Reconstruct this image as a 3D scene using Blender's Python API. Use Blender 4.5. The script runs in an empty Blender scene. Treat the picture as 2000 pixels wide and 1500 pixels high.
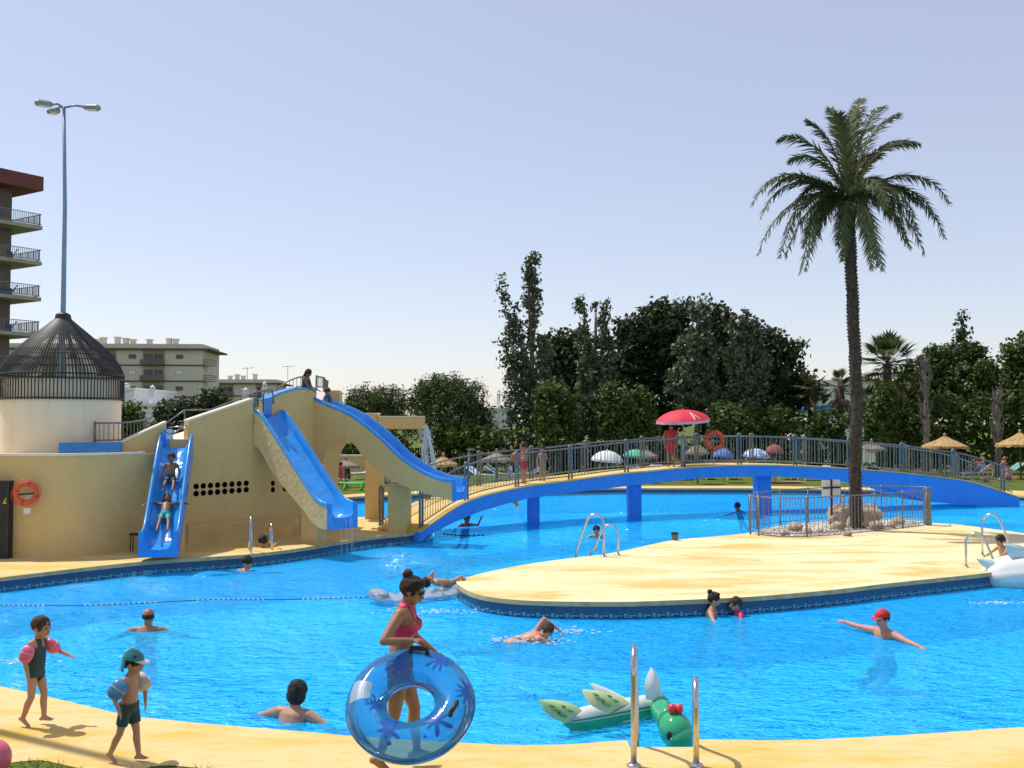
import bpy, bmesh, math, random
import numpy as np
from mathutils import Vector, Matrix, geometry
R = math.radians
random.seed(7); NR = np.random.RandomState(11)
sc = bpy.context.scene
COL = sc.collection

# ------------------------------------------------------------------ camera
H = 2.93
TH = math.atan(75 / 2000.0)
cd = bpy.data.cameras.new('camera'); cam = bpy.data.objects.new('camera', cd); COL.objects.link(cam)
cd.sensor_width = 36; cd.lens = 36; cd.clip_start = 0.1; cd.clip_end = 3000
cam.location = (0, 0, H); cam.rotation_euler = (R(90) + TH, 0, 0)
sc.camera = cam

# ------------------------------------------------------------------ light
SUNV = Vector((-0.87 * 0.55, 0.49 * 0.55, 1.0)).normalized()      # towards the sun
w = bpy.data.worlds.new('World'); sc.world = w; w.use_nodes = True
wn = w.node_tree; bg = wn.nodes['Background']
sky = wn.nodes.new('ShaderNodeTexSky'); sky.sky_type = 'NISHITA'; sky.sun_disc = False
sky.sun_elevation = math.asin(SUNV.z); sky.sun_rotation = math.atan2(SUNV.x, SUNV.y)
sky.air_density = 1.0; sky.dust_density = 0.6; sky.ozone_density = 2.0; sky.altitude = 0
tint = wn.nodes.new('ShaderNodeMix'); tint.data_type = 'RGBA'; tint.blend_type = 'MULTIPLY'; tint.inputs[0].default_value = 1.0; tint.inputs[7].default_value = (1.0, 0.90, 0.88, 1)
hz = wn.nodes.new('ShaderNodeMix'); hz.data_type = 'RGBA'; hz.blend_type = 'ADD'; hz.inputs[0].default_value = 1.0; hz.inputs[7].default_value = (2.5, 2.45, 2.85, 1)      # pale summer haze over the whole sky
wn.links.new(sky.outputs[0], tint.inputs[6]); wn.links.new(tint.outputs[2], hz.inputs[6]); wn.links.new(hz.outputs[2], bg.inputs[0]); bg.inputs[1].default_value = 0.10
sl = bpy.data.lights.new('sun', 'SUN'); so = bpy.data.objects.new('sun', sl); COL.objects.link(so)
sl.energy = 3.6; sl.angle = R(0.53); sl.color = (1.0, 0.955, 0.87)
so.rotation_euler = (-SUNV).to_track_quat('-Z', 'Y').to_euler(); so.location = (-20, 30, 40)
vs = sc.view_settings; vs.view_transform = 'Standard'; vs.look = 'None'; vs.exposure = 0.15; vs.gamma = 1.0; vs.use_curve_mapping = False
sc.cycles.max_bounces = 8; sc.cycles.transparent_max_bounces = 24
sc.cycles.use_denoising = True; sc.cycles.sample_clamp_indirect = 6

# ------------------------------------------------------------------ pixel <-> world (2000 x 1500 photo)
_f = Vector((0, math.cos(TH), math.sin(TH))); _u = Vector((0, -math.sin(TH), math.cos(TH)))
def ray(px, py): return _f + Vector(((px - 1000) / 2000.0, 0, 0)) + _u * ((750 - py) / 2000.0)
def P(px, py, z=0.0):
    d = ray(px, py); t = (z - H) / d.z
    return Vector((0, 0, H)) + d * t
def Q(px, py, Y):
    d = ray(px, py); return Vector((0, 0, H)) + d * (Y / d.y)
def ppm(Y): return 2000.0 / Y

# ------------------------------------------------------------------ mesh builder
class MB:
    def __init__(s): s.v = []; s.f = []
    def add(s, vs, fs):
        o = len(s.v); s.v += [tuple(v) for v in vs]; s.f += [tuple(i + o for i in f) for f in fs]; return s
    def box(s, c, size, rz=0, M=None):
        x, y, z = size[0] / 2, size[1] / 2, size[2] / 2
        vs = [Vector((a * x, b * y, e * z)) for e in (-1, 1) for a, b in ((-1, -1), (1, -1), (1, 1), (-1, 1))]
        if M is None: M = Matrix.Rotation(rz, 3, 'Z')
        vs = [M @ v + Vector(c) for v in vs]
        return s.add(vs, [(3, 2, 1, 0), (4, 5, 6, 7), (0, 1, 5, 4), (1, 2, 6, 5), (2, 3, 7, 6), (3, 0, 4, 7)])
    def beam(s, p, q, wd, ht):
        p = Vector(p); q = Vector(q); d = (q - p); L = d.length; d.normalize()
        sd = d.cross(Vector((0, 0, 1)))
        if sd.length < 1e-4: sd = Vector((1, 0, 0))
        sd.normalize(); up = sd.cross(d)
        M = Matrix((d, sd, up)).transposed()
        return s.box((p + q) / 2, (L, wd, ht), M=M)
    def tube(s, path, r, n=8, closed=False):
        path = [Vector(p) for p in path]; m = len(path)
        rad = r if isinstance(r, (list, tuple)) else [r] * m
        t0 = (path[1] - path[0]).normalized()
        nrm = t0.orthogonal().normalized(); vs = []; fs = []; pt = t0
        for i, p in enumerate(path):
            if closed: t = (path[(i + 1) % m] - path[i - 1]).normalized()
            elif i == 0: t = t0
            elif i == m - 1: t = (path[-1] - path[-2]).normalized()
            else: t = ((path[i + 1] - p).normalized() + (p - path[i - 1]).normalized()).normalized()
            q = pt.rotation_difference(t); nrm = q @ nrm; nrm = (nrm - t * nrm.dot(t)).normalized(); pt = t
            b = t.cross(nrm)
            for k in range(n):
                a = 2 * math.pi * k / n; vs.append(p + (nrm * math.cos(a) + b * math.sin(a)) * rad[i])
        for i in range(m if closed else m - 1):
            j = (i + 1) % m
            for k in range(n):
                l = (k + 1) % n; fs.append((i * n + k, i * n + l, j * n + l, j * n + k))
        if not closed: fs.append(tuple(range(n - 1, -1, -1))); fs.append(tuple((m - 1) * n + k for k in range(n)))
        return s.add(vs, fs)
    def lathe(s, prof, c=(0, 0, 0), n=16, a0=0.0):
        c = Vector(c); vs = []; fs = []; m = len(prof)
        for r, z in prof:
            for k in range(n):
                a = a0 + 2 * math.pi * k / n; vs.append(c + Vector((r * math.cos(a), r * math.sin(a), z)))
        for i in range(m - 1):
            for k in range(n):
                l = (k + 1) % n; fs.append((i * n + k, i * n + l, (i + 1) * n + l, (i + 1) * n + k))
        fs.append(tuple(range(n - 1, -1, -1))); fs.append(tuple((m - 1) * n + k for k in range(n)))
        return s.add(vs, fs)
    def prism(s, pts, vec):
        n = len(pts); vec = Vector(vec); a = [Vector(p) for p in pts]; b = [p + vec for p in a]
        return s.add(a + b, [tuple(range(n - 1, -1, -1)), tuple(range(n, 2 * n))] + [(i, (i + 1) % n, (i + 1) % n + n, i + n) for i in range(n)])
    def loft(s, rings, caps=True, closed=True):
        n = len(rings[0]); vs = [v for r in rings for v in r]; fs = []
        for i in range(len(rings) - 1):
            for k in range(n if closed else n - 1):
                l = (k + 1) % n; fs.append((i * n + k, i * n + l, (i + 1) * n + l, (i + 1) * n + k))
        if caps: fs.append(tuple(range(n - 1, -1, -1))); fs.append(tuple((len(rings) - 1) * n + k for k in range(n)))
        return s.add(vs, fs)
    def ell(s, c, r, M=None, nu=14, nv=9):
        c = Vector(c); M = M or Matrix.Identity(3); vs = [M @ Vector((0, 0, -r[2])) + c]; fs = []
        for j in range(1, nv):
            b = -math.pi / 2 + math.pi * j / nv
            for i in range(nu):
                a = 2 * math.pi * i / nu
                vs.append(M @ Vector((r[0] * math.cos(b) * math.cos(a), r[1] * math.cos(b) * math.sin(a), r[2] * math.sin(b))) + c)
        vs.append(M @ Vector((0, 0, r[2])) + c); N = len(vs) - 1
        for i in range(nu):
            k = (i + 1) % nu; fs.append((0, 1 + k, 1 + i)); fs.append((N, 1 + (nv - 2) * nu + i, 1 + (nv - 2) * nu + k))
            for j in range(nv - 2):
                o = 1 + j * nu; fs.append((o + i, o + k, o + nu + k, o + nu + i))
        return s.add(vs, fs)
    def caps(s, p, q, r0, r1, n=10):
        p = Vector(p); q = Vector(q); d = q - p; L = max(d.length, 1e-5); d /= L
        x = d.orthogonal().normalized(); y = d.cross(x); rings = []
        for k in range(1, 4):
            b = -math.pi / 2 + math.pi / 2 * k / 3; rings.append((p + d * (r0 * math.sin(b)), r0 * math.cos(b) if k < 3 else r0))
        for k in range(0, 3):
            b = math.pi / 2 * k / 3; rings.append((q + d * (r1 * math.sin(b)), r1 * math.cos(b)))
        vs = [p - d * r0]; fs = []
        for c, r in rings:
            for k in range(n):
                a = 2 * math.pi * k / n; vs.append(c + (x * math.cos(a) + y * math.sin(a)) * r)
        vs.append(q + d * r1); N = len(vs) - 1; m = len(rings)
        for k in range(n):
            l = (k + 1) % n; fs.append((0, 1 + l, 1 + k)); fs.append((N, 1 + (m - 1) * n + k, 1 + (m - 1) * n + l))
            for i in range(m - 1): fs.append((1 + i * n + k, 1 + i * n + l, 1 + (i + 1) * n + l, 1 + (i + 1) * n + k))
        return s.add(vs, fs)

ABS = {}
def link(o, parent):
    COL.objects.link(o)
    if parent is not None: o.parent = parent
    return o
def obj(name, mb, m, parent=None, smooth=False, bevel=0, origin=None):
    """One mesh object. Coordinates are world; the thing's own origin is taken off. origin: for a top-level mesh."""
    if isinstance(mb, bpy.types.Mesh): me = mb
    else:
        off = ABS[parent.name] if parent is not None else Vector(origin or (0, 0, 0))
        me = bpy.data.meshes.new(name)
        me.from_pydata([(v[0] - off.x, v[1] - off.y, v[2] - off.z) for v in mb.v], [], mb.f); me.update()
        bm = bmesh.new(); bm.from_mesh(me); bmesh.ops.recalc_face_normals(bm, faces=bm.faces)
        if bevel:
            bmesh.ops.bevel(bm, geom=[e for e in bm.edges if len(e.link_faces) == 2 and e.calc_face_angle(0) > 0.5], offset=bevel, segments=2, affect='EDGES', clamp_overlap=True)
        bm.to_mesh(me); bm.free()
        if m: me.materials.append(m)
        if smooth: me.polygons.foreach_set('use_smooth', [True] * len(me.polygons))
        if smooth == 'auto':
            try: me.set_sharp_from_angle(angle=R(40))
            except Exception: pass
    o = bpy.data.objects.new(name, me); link(o, parent)
    if parent is None: o.location = Vector(origin or (0, 0, 0)); ABS[o.name] = Vector(origin or (0, 0, 0))
    else: ABS[o.name] = ABS[parent.name]
    return o
def tag(o, label=None, cat=None, group=None, kind=None):
    if label: o['label'] = label
    if cat: o['category'] = cat
    if group: o['group'] = group
    if kind: o['kind'] = kind
    return o
def thing(name, label, cat, loc=(0, 0, 0), group=None):
    o = bpy.data.objects.new(name, None); COL.objects.link(o); o.location = loc; o.empty_display_size = 0.2
    ABS[o.name] = Vector(loc); return tag(o, label, cat, group)
def struct(name, mb, m, smooth=False, origin=None):
    return tag(obj(name, mb, m, None, smooth, 0, origin), kind='structure')
def inst(name, me, parent, loc, rot=None, scale=None):
    """A piece that shares mesh data; loc in world."""
    o = bpy.data.objects.new(name, me); link(o, parent)
    o.location = Vector(loc) - (ABS[parent.name] if parent else Vector())
    if rot is not None: o.rotation_euler = rot
    if scale is not None: o.scale = scale
    ABS[o.name] = Vector(loc); return o
def copy_tree(o, parent=None):
    c = o.copy(); COL.objects.link(c); c.parent = parent; ABS[c.name] = ABS[o.name]
    for ch in o.children: copy_tree(ch, c)
    return c
def place(o, loc, rz=0.0, scale=1.0):
    o.location = loc; o.rotation_euler = (0, 0, rz); o.scale = (scale,) * 3; return o
def mesh_of(mb, m, name='piece', smooth=False):
    me = bpy.data.meshes.new(name); me.from_pydata(mb.v, [], mb.f); me.update()
    bm = bmesh.new(); bm.from_mesh(me); bmesh.ops.recalc_face_normals(bm, faces=bm.faces); bm.to_mesh(me); bm.free()
    me.materials.append(m)
    if smooth: me.polygons.foreach_set('use_smooth', [True] * len(me.polygons))
    return me
def catmull(pts, n=6, closed=False):
    pts = [Vector(p) for p in pts]; out = []; m = len(pts)
    for i in range(m if closed else m - 1):
        if closed: a, b, c, d = pts[i - 1], pts[i], pts[(i + 1) % m], pts[(i + 2) % m]
        else: a, b, c, d = pts[max(i - 1, 0)], pts[i], pts[i + 1], pts[min(i + 2, m - 1)]
        for k in range(n):
            t = k / n
            out.append(0.5 * ((2 * b) + (c - a) * t + (2 * a - 5 * b + 4 * c - d) * t * t + (3 * b - a - 3 * c + d) * t ** 3))
    if not closed: out.append(pts[-1])
    return out
def walk(path, step, start=0.0):
    """Points and tangents every step metres along a polyline."""
    out = []; nxt = start; acc = 0.0
    for a, b in zip(path, path[1:]):
        L = (b - a).length
        while nxt <= acc + L + 1e-9:
            t = (nxt - acc) / max(L, 1e-9); out.append((a.lerp(b, t), (b - a).normalized())); nxt += step
        acc += L
    return out
def interp(x, xs, ys):
    return float(np.interp(x, xs, ys))

# ------------------------------------------------------------------ materials
def nodes(name):
    m = bpy.data.materials.new(name); m.use_nodes = True; nt = m.node_tree
    return m, nt, nt.nodes['Principled BSDF'], nt.nodes['Material Output']
def N(nt, t, **kw):
    n = nt.nodes.new(t)
    for k, v in kw.items(): setattr(n, k, v)
    return n
def ramp(nt, fac, stops):
    r = N(nt, 'ShaderNodeValToRGB'); e = r.color_ramp.elements
    while len(e) < len(stops): e.new(0.5)
    for i, (p, c) in enumerate(stops): e[i].position = p; e[i].color = (c[0], c[1], c[2], 1)
    nt.links.new(fac, r.inputs[0]); return r.outputs[0]
def noise(nt, scale, detail=5, rough=0.55, vec=None, stretch=None, dist=0.0):
    tc = N(nt, 'ShaderNodeTexCoord'); v = tc.outputs['Object']
    if vec is not None: v = vec
    if stretch:
        mp = N(nt, 'ShaderNodeMapping'); mp.inputs['Scale'].default_value = stretch; nt.links.new(v, mp.inputs[0]); v = mp.outputs[0]
    n = N(nt, 'ShaderNodeTexNoise'); n.inputs['Scale'].default_value = scale; n.inputs['Detail'].default_value = detail
    n.inputs['Roughness'].default_value = rough; n.inputs['Distortion'].default_value = dist; nt.links.new(v, n.inputs['Vector']); return n.outputs[0]
def mix(nt, fac, a, b, mode='MIX'):
    n = N(nt, 'ShaderNodeMix', data_type='RGBA', blend_type=mode)
    for s, v in ((n.inputs[0], fac), (n.inputs[6], a), (n.inputs[7], b)):
        if isinstance(v, bpy.types.NodeSocket): nt.links.new(v, s)
        elif isinstance(v, (int, float)): s.default_value = v
        else: s.default_value = (v[0], v[1], v[2], 1)
    return n.outputs[2]
def bump(nt, b, h, strength=0.3, dist=0.02):
    n = N(nt, 'ShaderNodeBump'); n.inputs['Strength'].default_value = strength; n.inputs['Distance'].default_value = dist
    nt.links.new(h, n.inputs['Height']); nt.links.new(n.outputs[0], b.inputs['Normal']); return n
def mat(name, c, c2=None, scale=3.0, rough=0.6, metal=0.0, bmp=0.0, bscale=None, stretch=None, lo=0.38, hi=0.62, spec=0.5, dist=0.01, sss=0.0):
    m, nt, b, o = nodes(name)
    b.inputs['Roughness'].default_value = rough; b.inputs['Metallic'].default_value = metal; b.inputs['Specular IOR Level'].default_value = spec
    if c2 is None: c2 = tuple(x * 0.86 for x in c)
    f = noise(nt, scale, stretch=stretch)
    nt.links.new(ramp(nt, f, [(lo, c), (hi, c2)]), b.inputs['Base Color'])
    if bmp: bump(nt, b, noise(nt, bscale or scale * 6, 4), bmp, dist)
    return m

def make_deck(name, pale, ochre, grey, big, extra=0.5):
    m, nt, b, o = nodes(name); b.inputs['Roughness'].default_value = 0.8; b.inputs['Specular IOR Level'].default_value = 0.25
    f1 = noise(nt, big, 7, 0.62, stretch=(0.55, 1.5, 1), dist=0.6); f2 = noise(nt, big * 6, 6, 0.65, stretch=(0.6, 1.4, 1)); f3 = noise(nt, 30, 4, 0.7)
    c = ramp(nt, f1, [(0.36, ochre), (0.45, tuple((a + d) / 2 for a, d in zip(pale, ochre))), (0.54, pale)])
    c = mix(nt, ramp(nt, f2, [(0.5, (0, 0, 0)), (0.72, (extra,) * 3)]), c, ochre)
    c = mix(nt, ramp(nt, f3, [(0.5, (0, 0, 0)), (0.8, (0.4,) * 3)]), c, grey)
    nt.links.new(c, b.inputs['Base Color']); bump(nt, b, f3, 0.35, 0.006); return m
M = {}
M['deck'] = make_deck('deck_paint', (0.72, 0.54, 0.25), (0.66, 0.43, 0.085), (0.46, 0.38, 0.24), 1.0, 0.75)
M['island'] = make_deck('island_paint', (0.84, 0.71, 0.41), (0.64, 0.45, 0.14), (0.45, 0.36, 0.22), 0.62, 0.6)
M['coping'] = mat('coping', (0.50, 0.42, 0.22), (0.36, 0.30, 0.16), 5, 0.8, bmp=0.2)
M['band'] = mat('blue_tile_band', (0.02, 0.06, 0.13), (0.03, 0.09, 0.17), 20, 0.3)  # dark navy: the coping's overhang shade put into the tile colour
M['paletile'] = mat('pale_tile', (0.13, 0.36, 0.44), (0.09, 0.28, 0.38), 22, 0.25)
M['keytile'] = mat('dark_tile', (0.01, 0.03, 0.10), (0.02, 0.05, 0.14), 22, 0.25)
M['plaster'] = mat('ochre_plaster', (0.71, 0.51, 0.215), (0.64, 0.46, 0.19), 0.9, 0.85, bmp=0.15, bscale=25, spec=0.2, lo=0.3, hi=0.7)
M['plaster2'] = mat('rough_ochre_plaster', (0.80, 0.61, 0.31), (0.66, 0.50, 0.25), 5, 0.9, bmp=0.6, bscale=9, spec=0.2, dist=0.03, lo=0.3, hi=0.7)
M['plinth'] = mat('plinth_plaster', (0.72, 0.51, 0.22), (0.60, 0.42, 0.18), 2, 0.85, bmp=0.2, spec=0.2)
M['drum'] = mat('cream_render', (0.84, 0.76, 0.60), (0.78, 0.70, 0.54), 0.8, 0.85, bmp=0.1, bscale=20, spec=0.2, lo=0.3, hi=0.7)
M['yellow'] = mat('yellow_paint', (0.72, 0.46, 0.04), (0.62, 0.40, 0.05), 2, 0.7)  # bright yellow for support faces turned to the sun, light put into the colour
def weather(m, kind):
    nt = m.node_tree; b = nt.nodes['Principled BSDF']; src = b.inputs['Base Color'].links[0].from_socket
    if kind == 'plaster':
        c = mix(nt, ramp(nt, noise(nt, 1.6, 6, .7, stretch=(2.2, 2.2, .22)), [(.50, (0, 0, 0)), (.74, (.32,) * 3)]), src, (.50, .36, .17))
        c = mix(nt, ramp(nt, noise(nt, 5, 6, .7), [(.55, (0, 0, 0)), (.75, (.35,) * 3)]), c, (.82, .68, .42))
    else:
        c = mix(nt, ramp(nt, noise(nt, 2.4, 7, .72), [(.5, (0, 0, 0)), (.75, (.32,) * 3)]), src, (.16, .42, .80))
        c = mix(nt, ramp(nt, noise(nt, 9, 5, .75, stretch=(1, 1, .3)), [(.60, (0, 0, 0)), (.74, (.4,) * 3)]), c, (.01, .12, .42))
        r_ = N(nt, 'ShaderNodeMapRange'); nt.links.new(noise(nt, 4, 5), r_.inputs[0]); r_.inputs[3].default_value = b.inputs['Roughness'].default_value * .6; r_.inputs[4].default_value = min(b.inputs['Roughness'].default_value * 1.8, .9); nt.links.new(r_.outputs[0], b.inputs['Roughness'])
    nt.links.new(c, b.inputs['Base Color'])
for k_ in ('plaster', 'drum'): weather(M[k_], 'plaster')
M['blue'] = mat('slide_blue', (0.018, 0.235, 0.72), (0.03, 0.28, 0.76), 2.5, 0.22, bmp=0.05)
M['bluewet'] = mat('slide_blue_wet', (0.025, 0.29, 0.76), (0.05, 0.35, 0.82), 3, 0.12, bmp=0.25, bscale=6, stretch=None, dist=0.02)
M['bluelip'] = mat('slide_blue_worn_edge', (0.10, 0.36, 0.72), (0.05, 0.26, 0.66), 4, 0.25)
M['bridgeblue'] = mat('bridge_blue', (0.016, 0.235, 0.76), (0.024, 0.26, 0.78), 1.2, 0.6, bmp=0.1, bscale=20, lo=0.3, hi=0.7)
for k_ in ('blue', 'bridgeblue'): weather(M[k_], 'blue')
M['white'] = mat('white_paint', (0.78, 0.78, 0.76), (0.70, 0.70, 0.68), 3, 0.6)
M['steel'] = mat('stainless_steel', (0.62, 0.60, 0.57), (0.52, 0.50, 0.47), 14, 0.22, metal=1.0)
M['rail'] = mat('grey_rail_paint', (0.22, 0.235, 0.24), (0.15, 0.16, 0.165), 9, 0.4, metal=0.3)
M['fencemetal'] = mat('fence_metal', (0.25, 0.26, 0.27), (0.17, 0.155, 0.14), 12, 0.45, metal=0.4)
M['cage'] = mat('dark_cage_iron', (0.018, 0.016, 0.016), (0.03, 0.027, 0.026), 10, 0.55)
M['pole'] = mat('blue_grey_pole', (0.22, 0.34, 0.46), (0.18, 0.29, 0.40), 5, 0.4, metal=0.2)
M['lampgrey'] = mat('lamp_grey', (0.30, 0.33, 0.33), (0.24, 0.27, 0.27), 5, 0.5)
M['glass'] = mat('dark_glass', (0.03, 0.045, 0.06), (0.05, 0.07, 0.09), 2, 0.08)
M['dark'] = mat('near_black', (0.012, 0.012, 0.013), (0.02, 0.02, 0.02), 5, 0.6)
M['orange'] = mat('lifebuoy_orange', (0.72, 0.10, 0.025), (0.62, 0.075, 0.02), 5, 0.5)
M['red'] = mat('parasol_red', (0.70, 0.02, 0.045), (0.60, 0.015, 0.04), 3, 0.7)
M['bfac'] = mat('pale_facade', (0.66, 0.60, 0.50), (0.60, 0.54, 0.45), 0.3, 0.85)
M['bslab'] = mat('concrete_slab', (0.42, 0.39, 0.31), (0.35, 0.32, 0.26), 0.6, 0.85)
M['bdark'] = mat('brown_facade', (0.15, 0.115, 0.10), (0.19, 0.145, 0.12), 0.5, 0.8)
M['bred'] = mat('red_brown_fascia', (0.20, 0.05, 0.045), (0.15, 0.04, 0.035), 0.5, 0.7)
M['bshutter'] = mat('terracotta_awning', (0.42, 0.30, 0.18), (0.36, 0.25, 0.15), 1, 0.8)
M['bline'] = mat('dark_string_course', (0.10, 0.10, 0.09), None, 1, 0.8)
M['straw'] = mat('straw', (0.55, 0.36, 0.13), (0.36, 0.23, 0.09), 9, 0.9, bmp=0.8, bscale=22, stretch=(1, 1, 0.4), dist=0.02)
M['straw2'] = mat('grey_straw', (0.36, 0.29, 0.22), (0.24, 0.19, 0.14), 9, 0.9, bmp=0.8, bscale=22, stretch=(1, 1, 0.4), dist=0.02)
M['wood'] = mat('pole_wood', (0.20, 0.13, 0.07), (0.14, 0.09, 0.05), 6, 0.8)
M['bark'] = mat('grey_bark', (0.22, 0.19, 0.16), (0.12, 0.10, 0.085), 5, 0.9, bmp=0.6, stretch=(1, 1, 0.3))
M['palmbark'] = mat('palm_bark', (0.075, 0.055, 0.04), (0.032, 0.024, 0.018), 6, 0.95, bmp=0.8, bscale=10, stretch=(1, 1, 1.6), dist=0.03)
M['rock'] = mat('limestone_rock', (0.58, 0.46, 0.33), (0.30, 0.21, 0.13), 3.2, 0.9, bmp=1.0, bscale=9, dist=0.06, lo=0.35, hi=0.65)
M['gravel'] = mat('white_gravel', (0.75, 0.70, 0.64), (0.45, 0.40, 0.34), 18, 0.9, bmp=1.0, bscale=30, dist=0.04)
M['earth'] = mat('earth', (0.14, 0.10, 0.06), (0.09, 0.07, 0.04), 3, 0.95)
M['towelblue'] = mat('navy_mesh', (0.03, 0.06, 0.16), (0.05, 0.09, 0.22), 8, 0.8)
M['fadedred'] = mat('faded_red_canvas', (.34, .10, .09), (.28, .08, .07), 4, .9)
M['pinkish'] = mat('pink_towel', (0.70, 0.15, 0.20), (0.6, 0.12, 0.18), 4, 0.9)
M['tealcloth'] = mat('teal_cloth', (0.12, 0.40, 0.38), (0.09, 0.33, 0.33), 4, 0.85)
M['yellowcloth'] = mat('yellow_cloth', (0.75, 0.55, 0.05), None, 4, 0.85)
M['greencloth'] = mat('green_canvas', (0.10, 0.42, 0.27), (0.16, 0.5, 0.35), 3, 0.8)
M['bluecloth'] = mat('blue_canvas', (0.08, 0.18, 0.55), (0.12, 0.24, 0.6), 3, 0.8)

def make_grass(name, a, b_):
    m, nt, b, o = nodes(name); b.inputs['Roughness'].default_value = 0.9; b.inputs['Specular IOR Level'].default_value = 0.15
    nt.links.new(ramp(nt, noise(nt, 0.8, 8, 0.7), [(0.35, a), (0.65, b_)]), b.inputs['Base Color'])
    bump(nt, b, noise(nt, 14, 4), 0.8, 0.05); return m
M['grass'] = make_grass('lawn_grass', (0.075, 0.115, 0.018), (0.13, 0.17, 0.03))
M['blade'] = make_grass('grass_blade', (0.06, 0.11, 0.02), (0.11, 0.16, 0.03))
def make_leaf(name, a, b_, tr=0.3, rough=0.55, mid=0.5):
    m, nt, b, o = nodes(name); b.inputs['Roughness'].default_value = rough; b.inputs['Specular IOR Level'].default_value = 0.35
    g = N(nt, 'ShaderNodeNewGeometry'); c = ramp(nt, g.outputs['Random Per Island'], [(0.0, a), (mid, tuple((x + y) / 2 for x, y in zip(a, b_))), (1.0, b_)])
    c = mix(nt, ramp(nt, noise(nt, 0.7, 3), [(0.35, (0, 0, 0)), (0.65, (0.45,) * 3)]), c, a)
    nt.links.new(c, b.inputs['Base Color'])
    t = N(nt, 'ShaderNodeBsdfTranslucent'); nt.links.new(mix(nt, 0.5, c, (0.16, 0.22, 0.03)), t.inputs[0])
    mx = N(nt, 'ShaderNodeMixShader'); mx.inputs[0].default_value = tr
    nt.links.new(b.outputs[0], mx.inputs[1]); nt.links.new(t.outputs[0], mx.inputs[2]); nt.links.new(mx.outputs[0], o.inputs[0]); return m
M['lf_dark'] = make_leaf('ficus_leaf', (0.018, 0.034, 0.012), (0.06, 0.085, 0.03), 0.14)
M['lf_poplar'] = make_leaf('poplar_leaf', (0.05, 0.07, 0.03), (0.19, 0.205, 0.12), 0.16, 0.5)
M['lf_pine'] = make_leaf('pine_needles', (0.030, 0.055, 0.012), (0.10, 0.14, 0.032), 0.18)
M['lf_hedge'] = make_leaf('hedge_leaf', (0.030, 0.058, 0.008), (0.105, 0.155, 0.018), 0.18)
M['lf_light'] = make_leaf('light_leaf', (0.042, 0.075, 0.012), (0.115, 0.165, 0.03), 0.2)
M['lf_palm'] = make_leaf('palm_leaflet', (0.055, 0.072, 0.024), (0.15, 0.155, 0.058), 0.18, 0.62)
M['lf_dry'] = make_leaf('dry_palm_leaf', (0.14, 0.10, 0.06), (0.24, 0.18, 0.11), 0.15)

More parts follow.
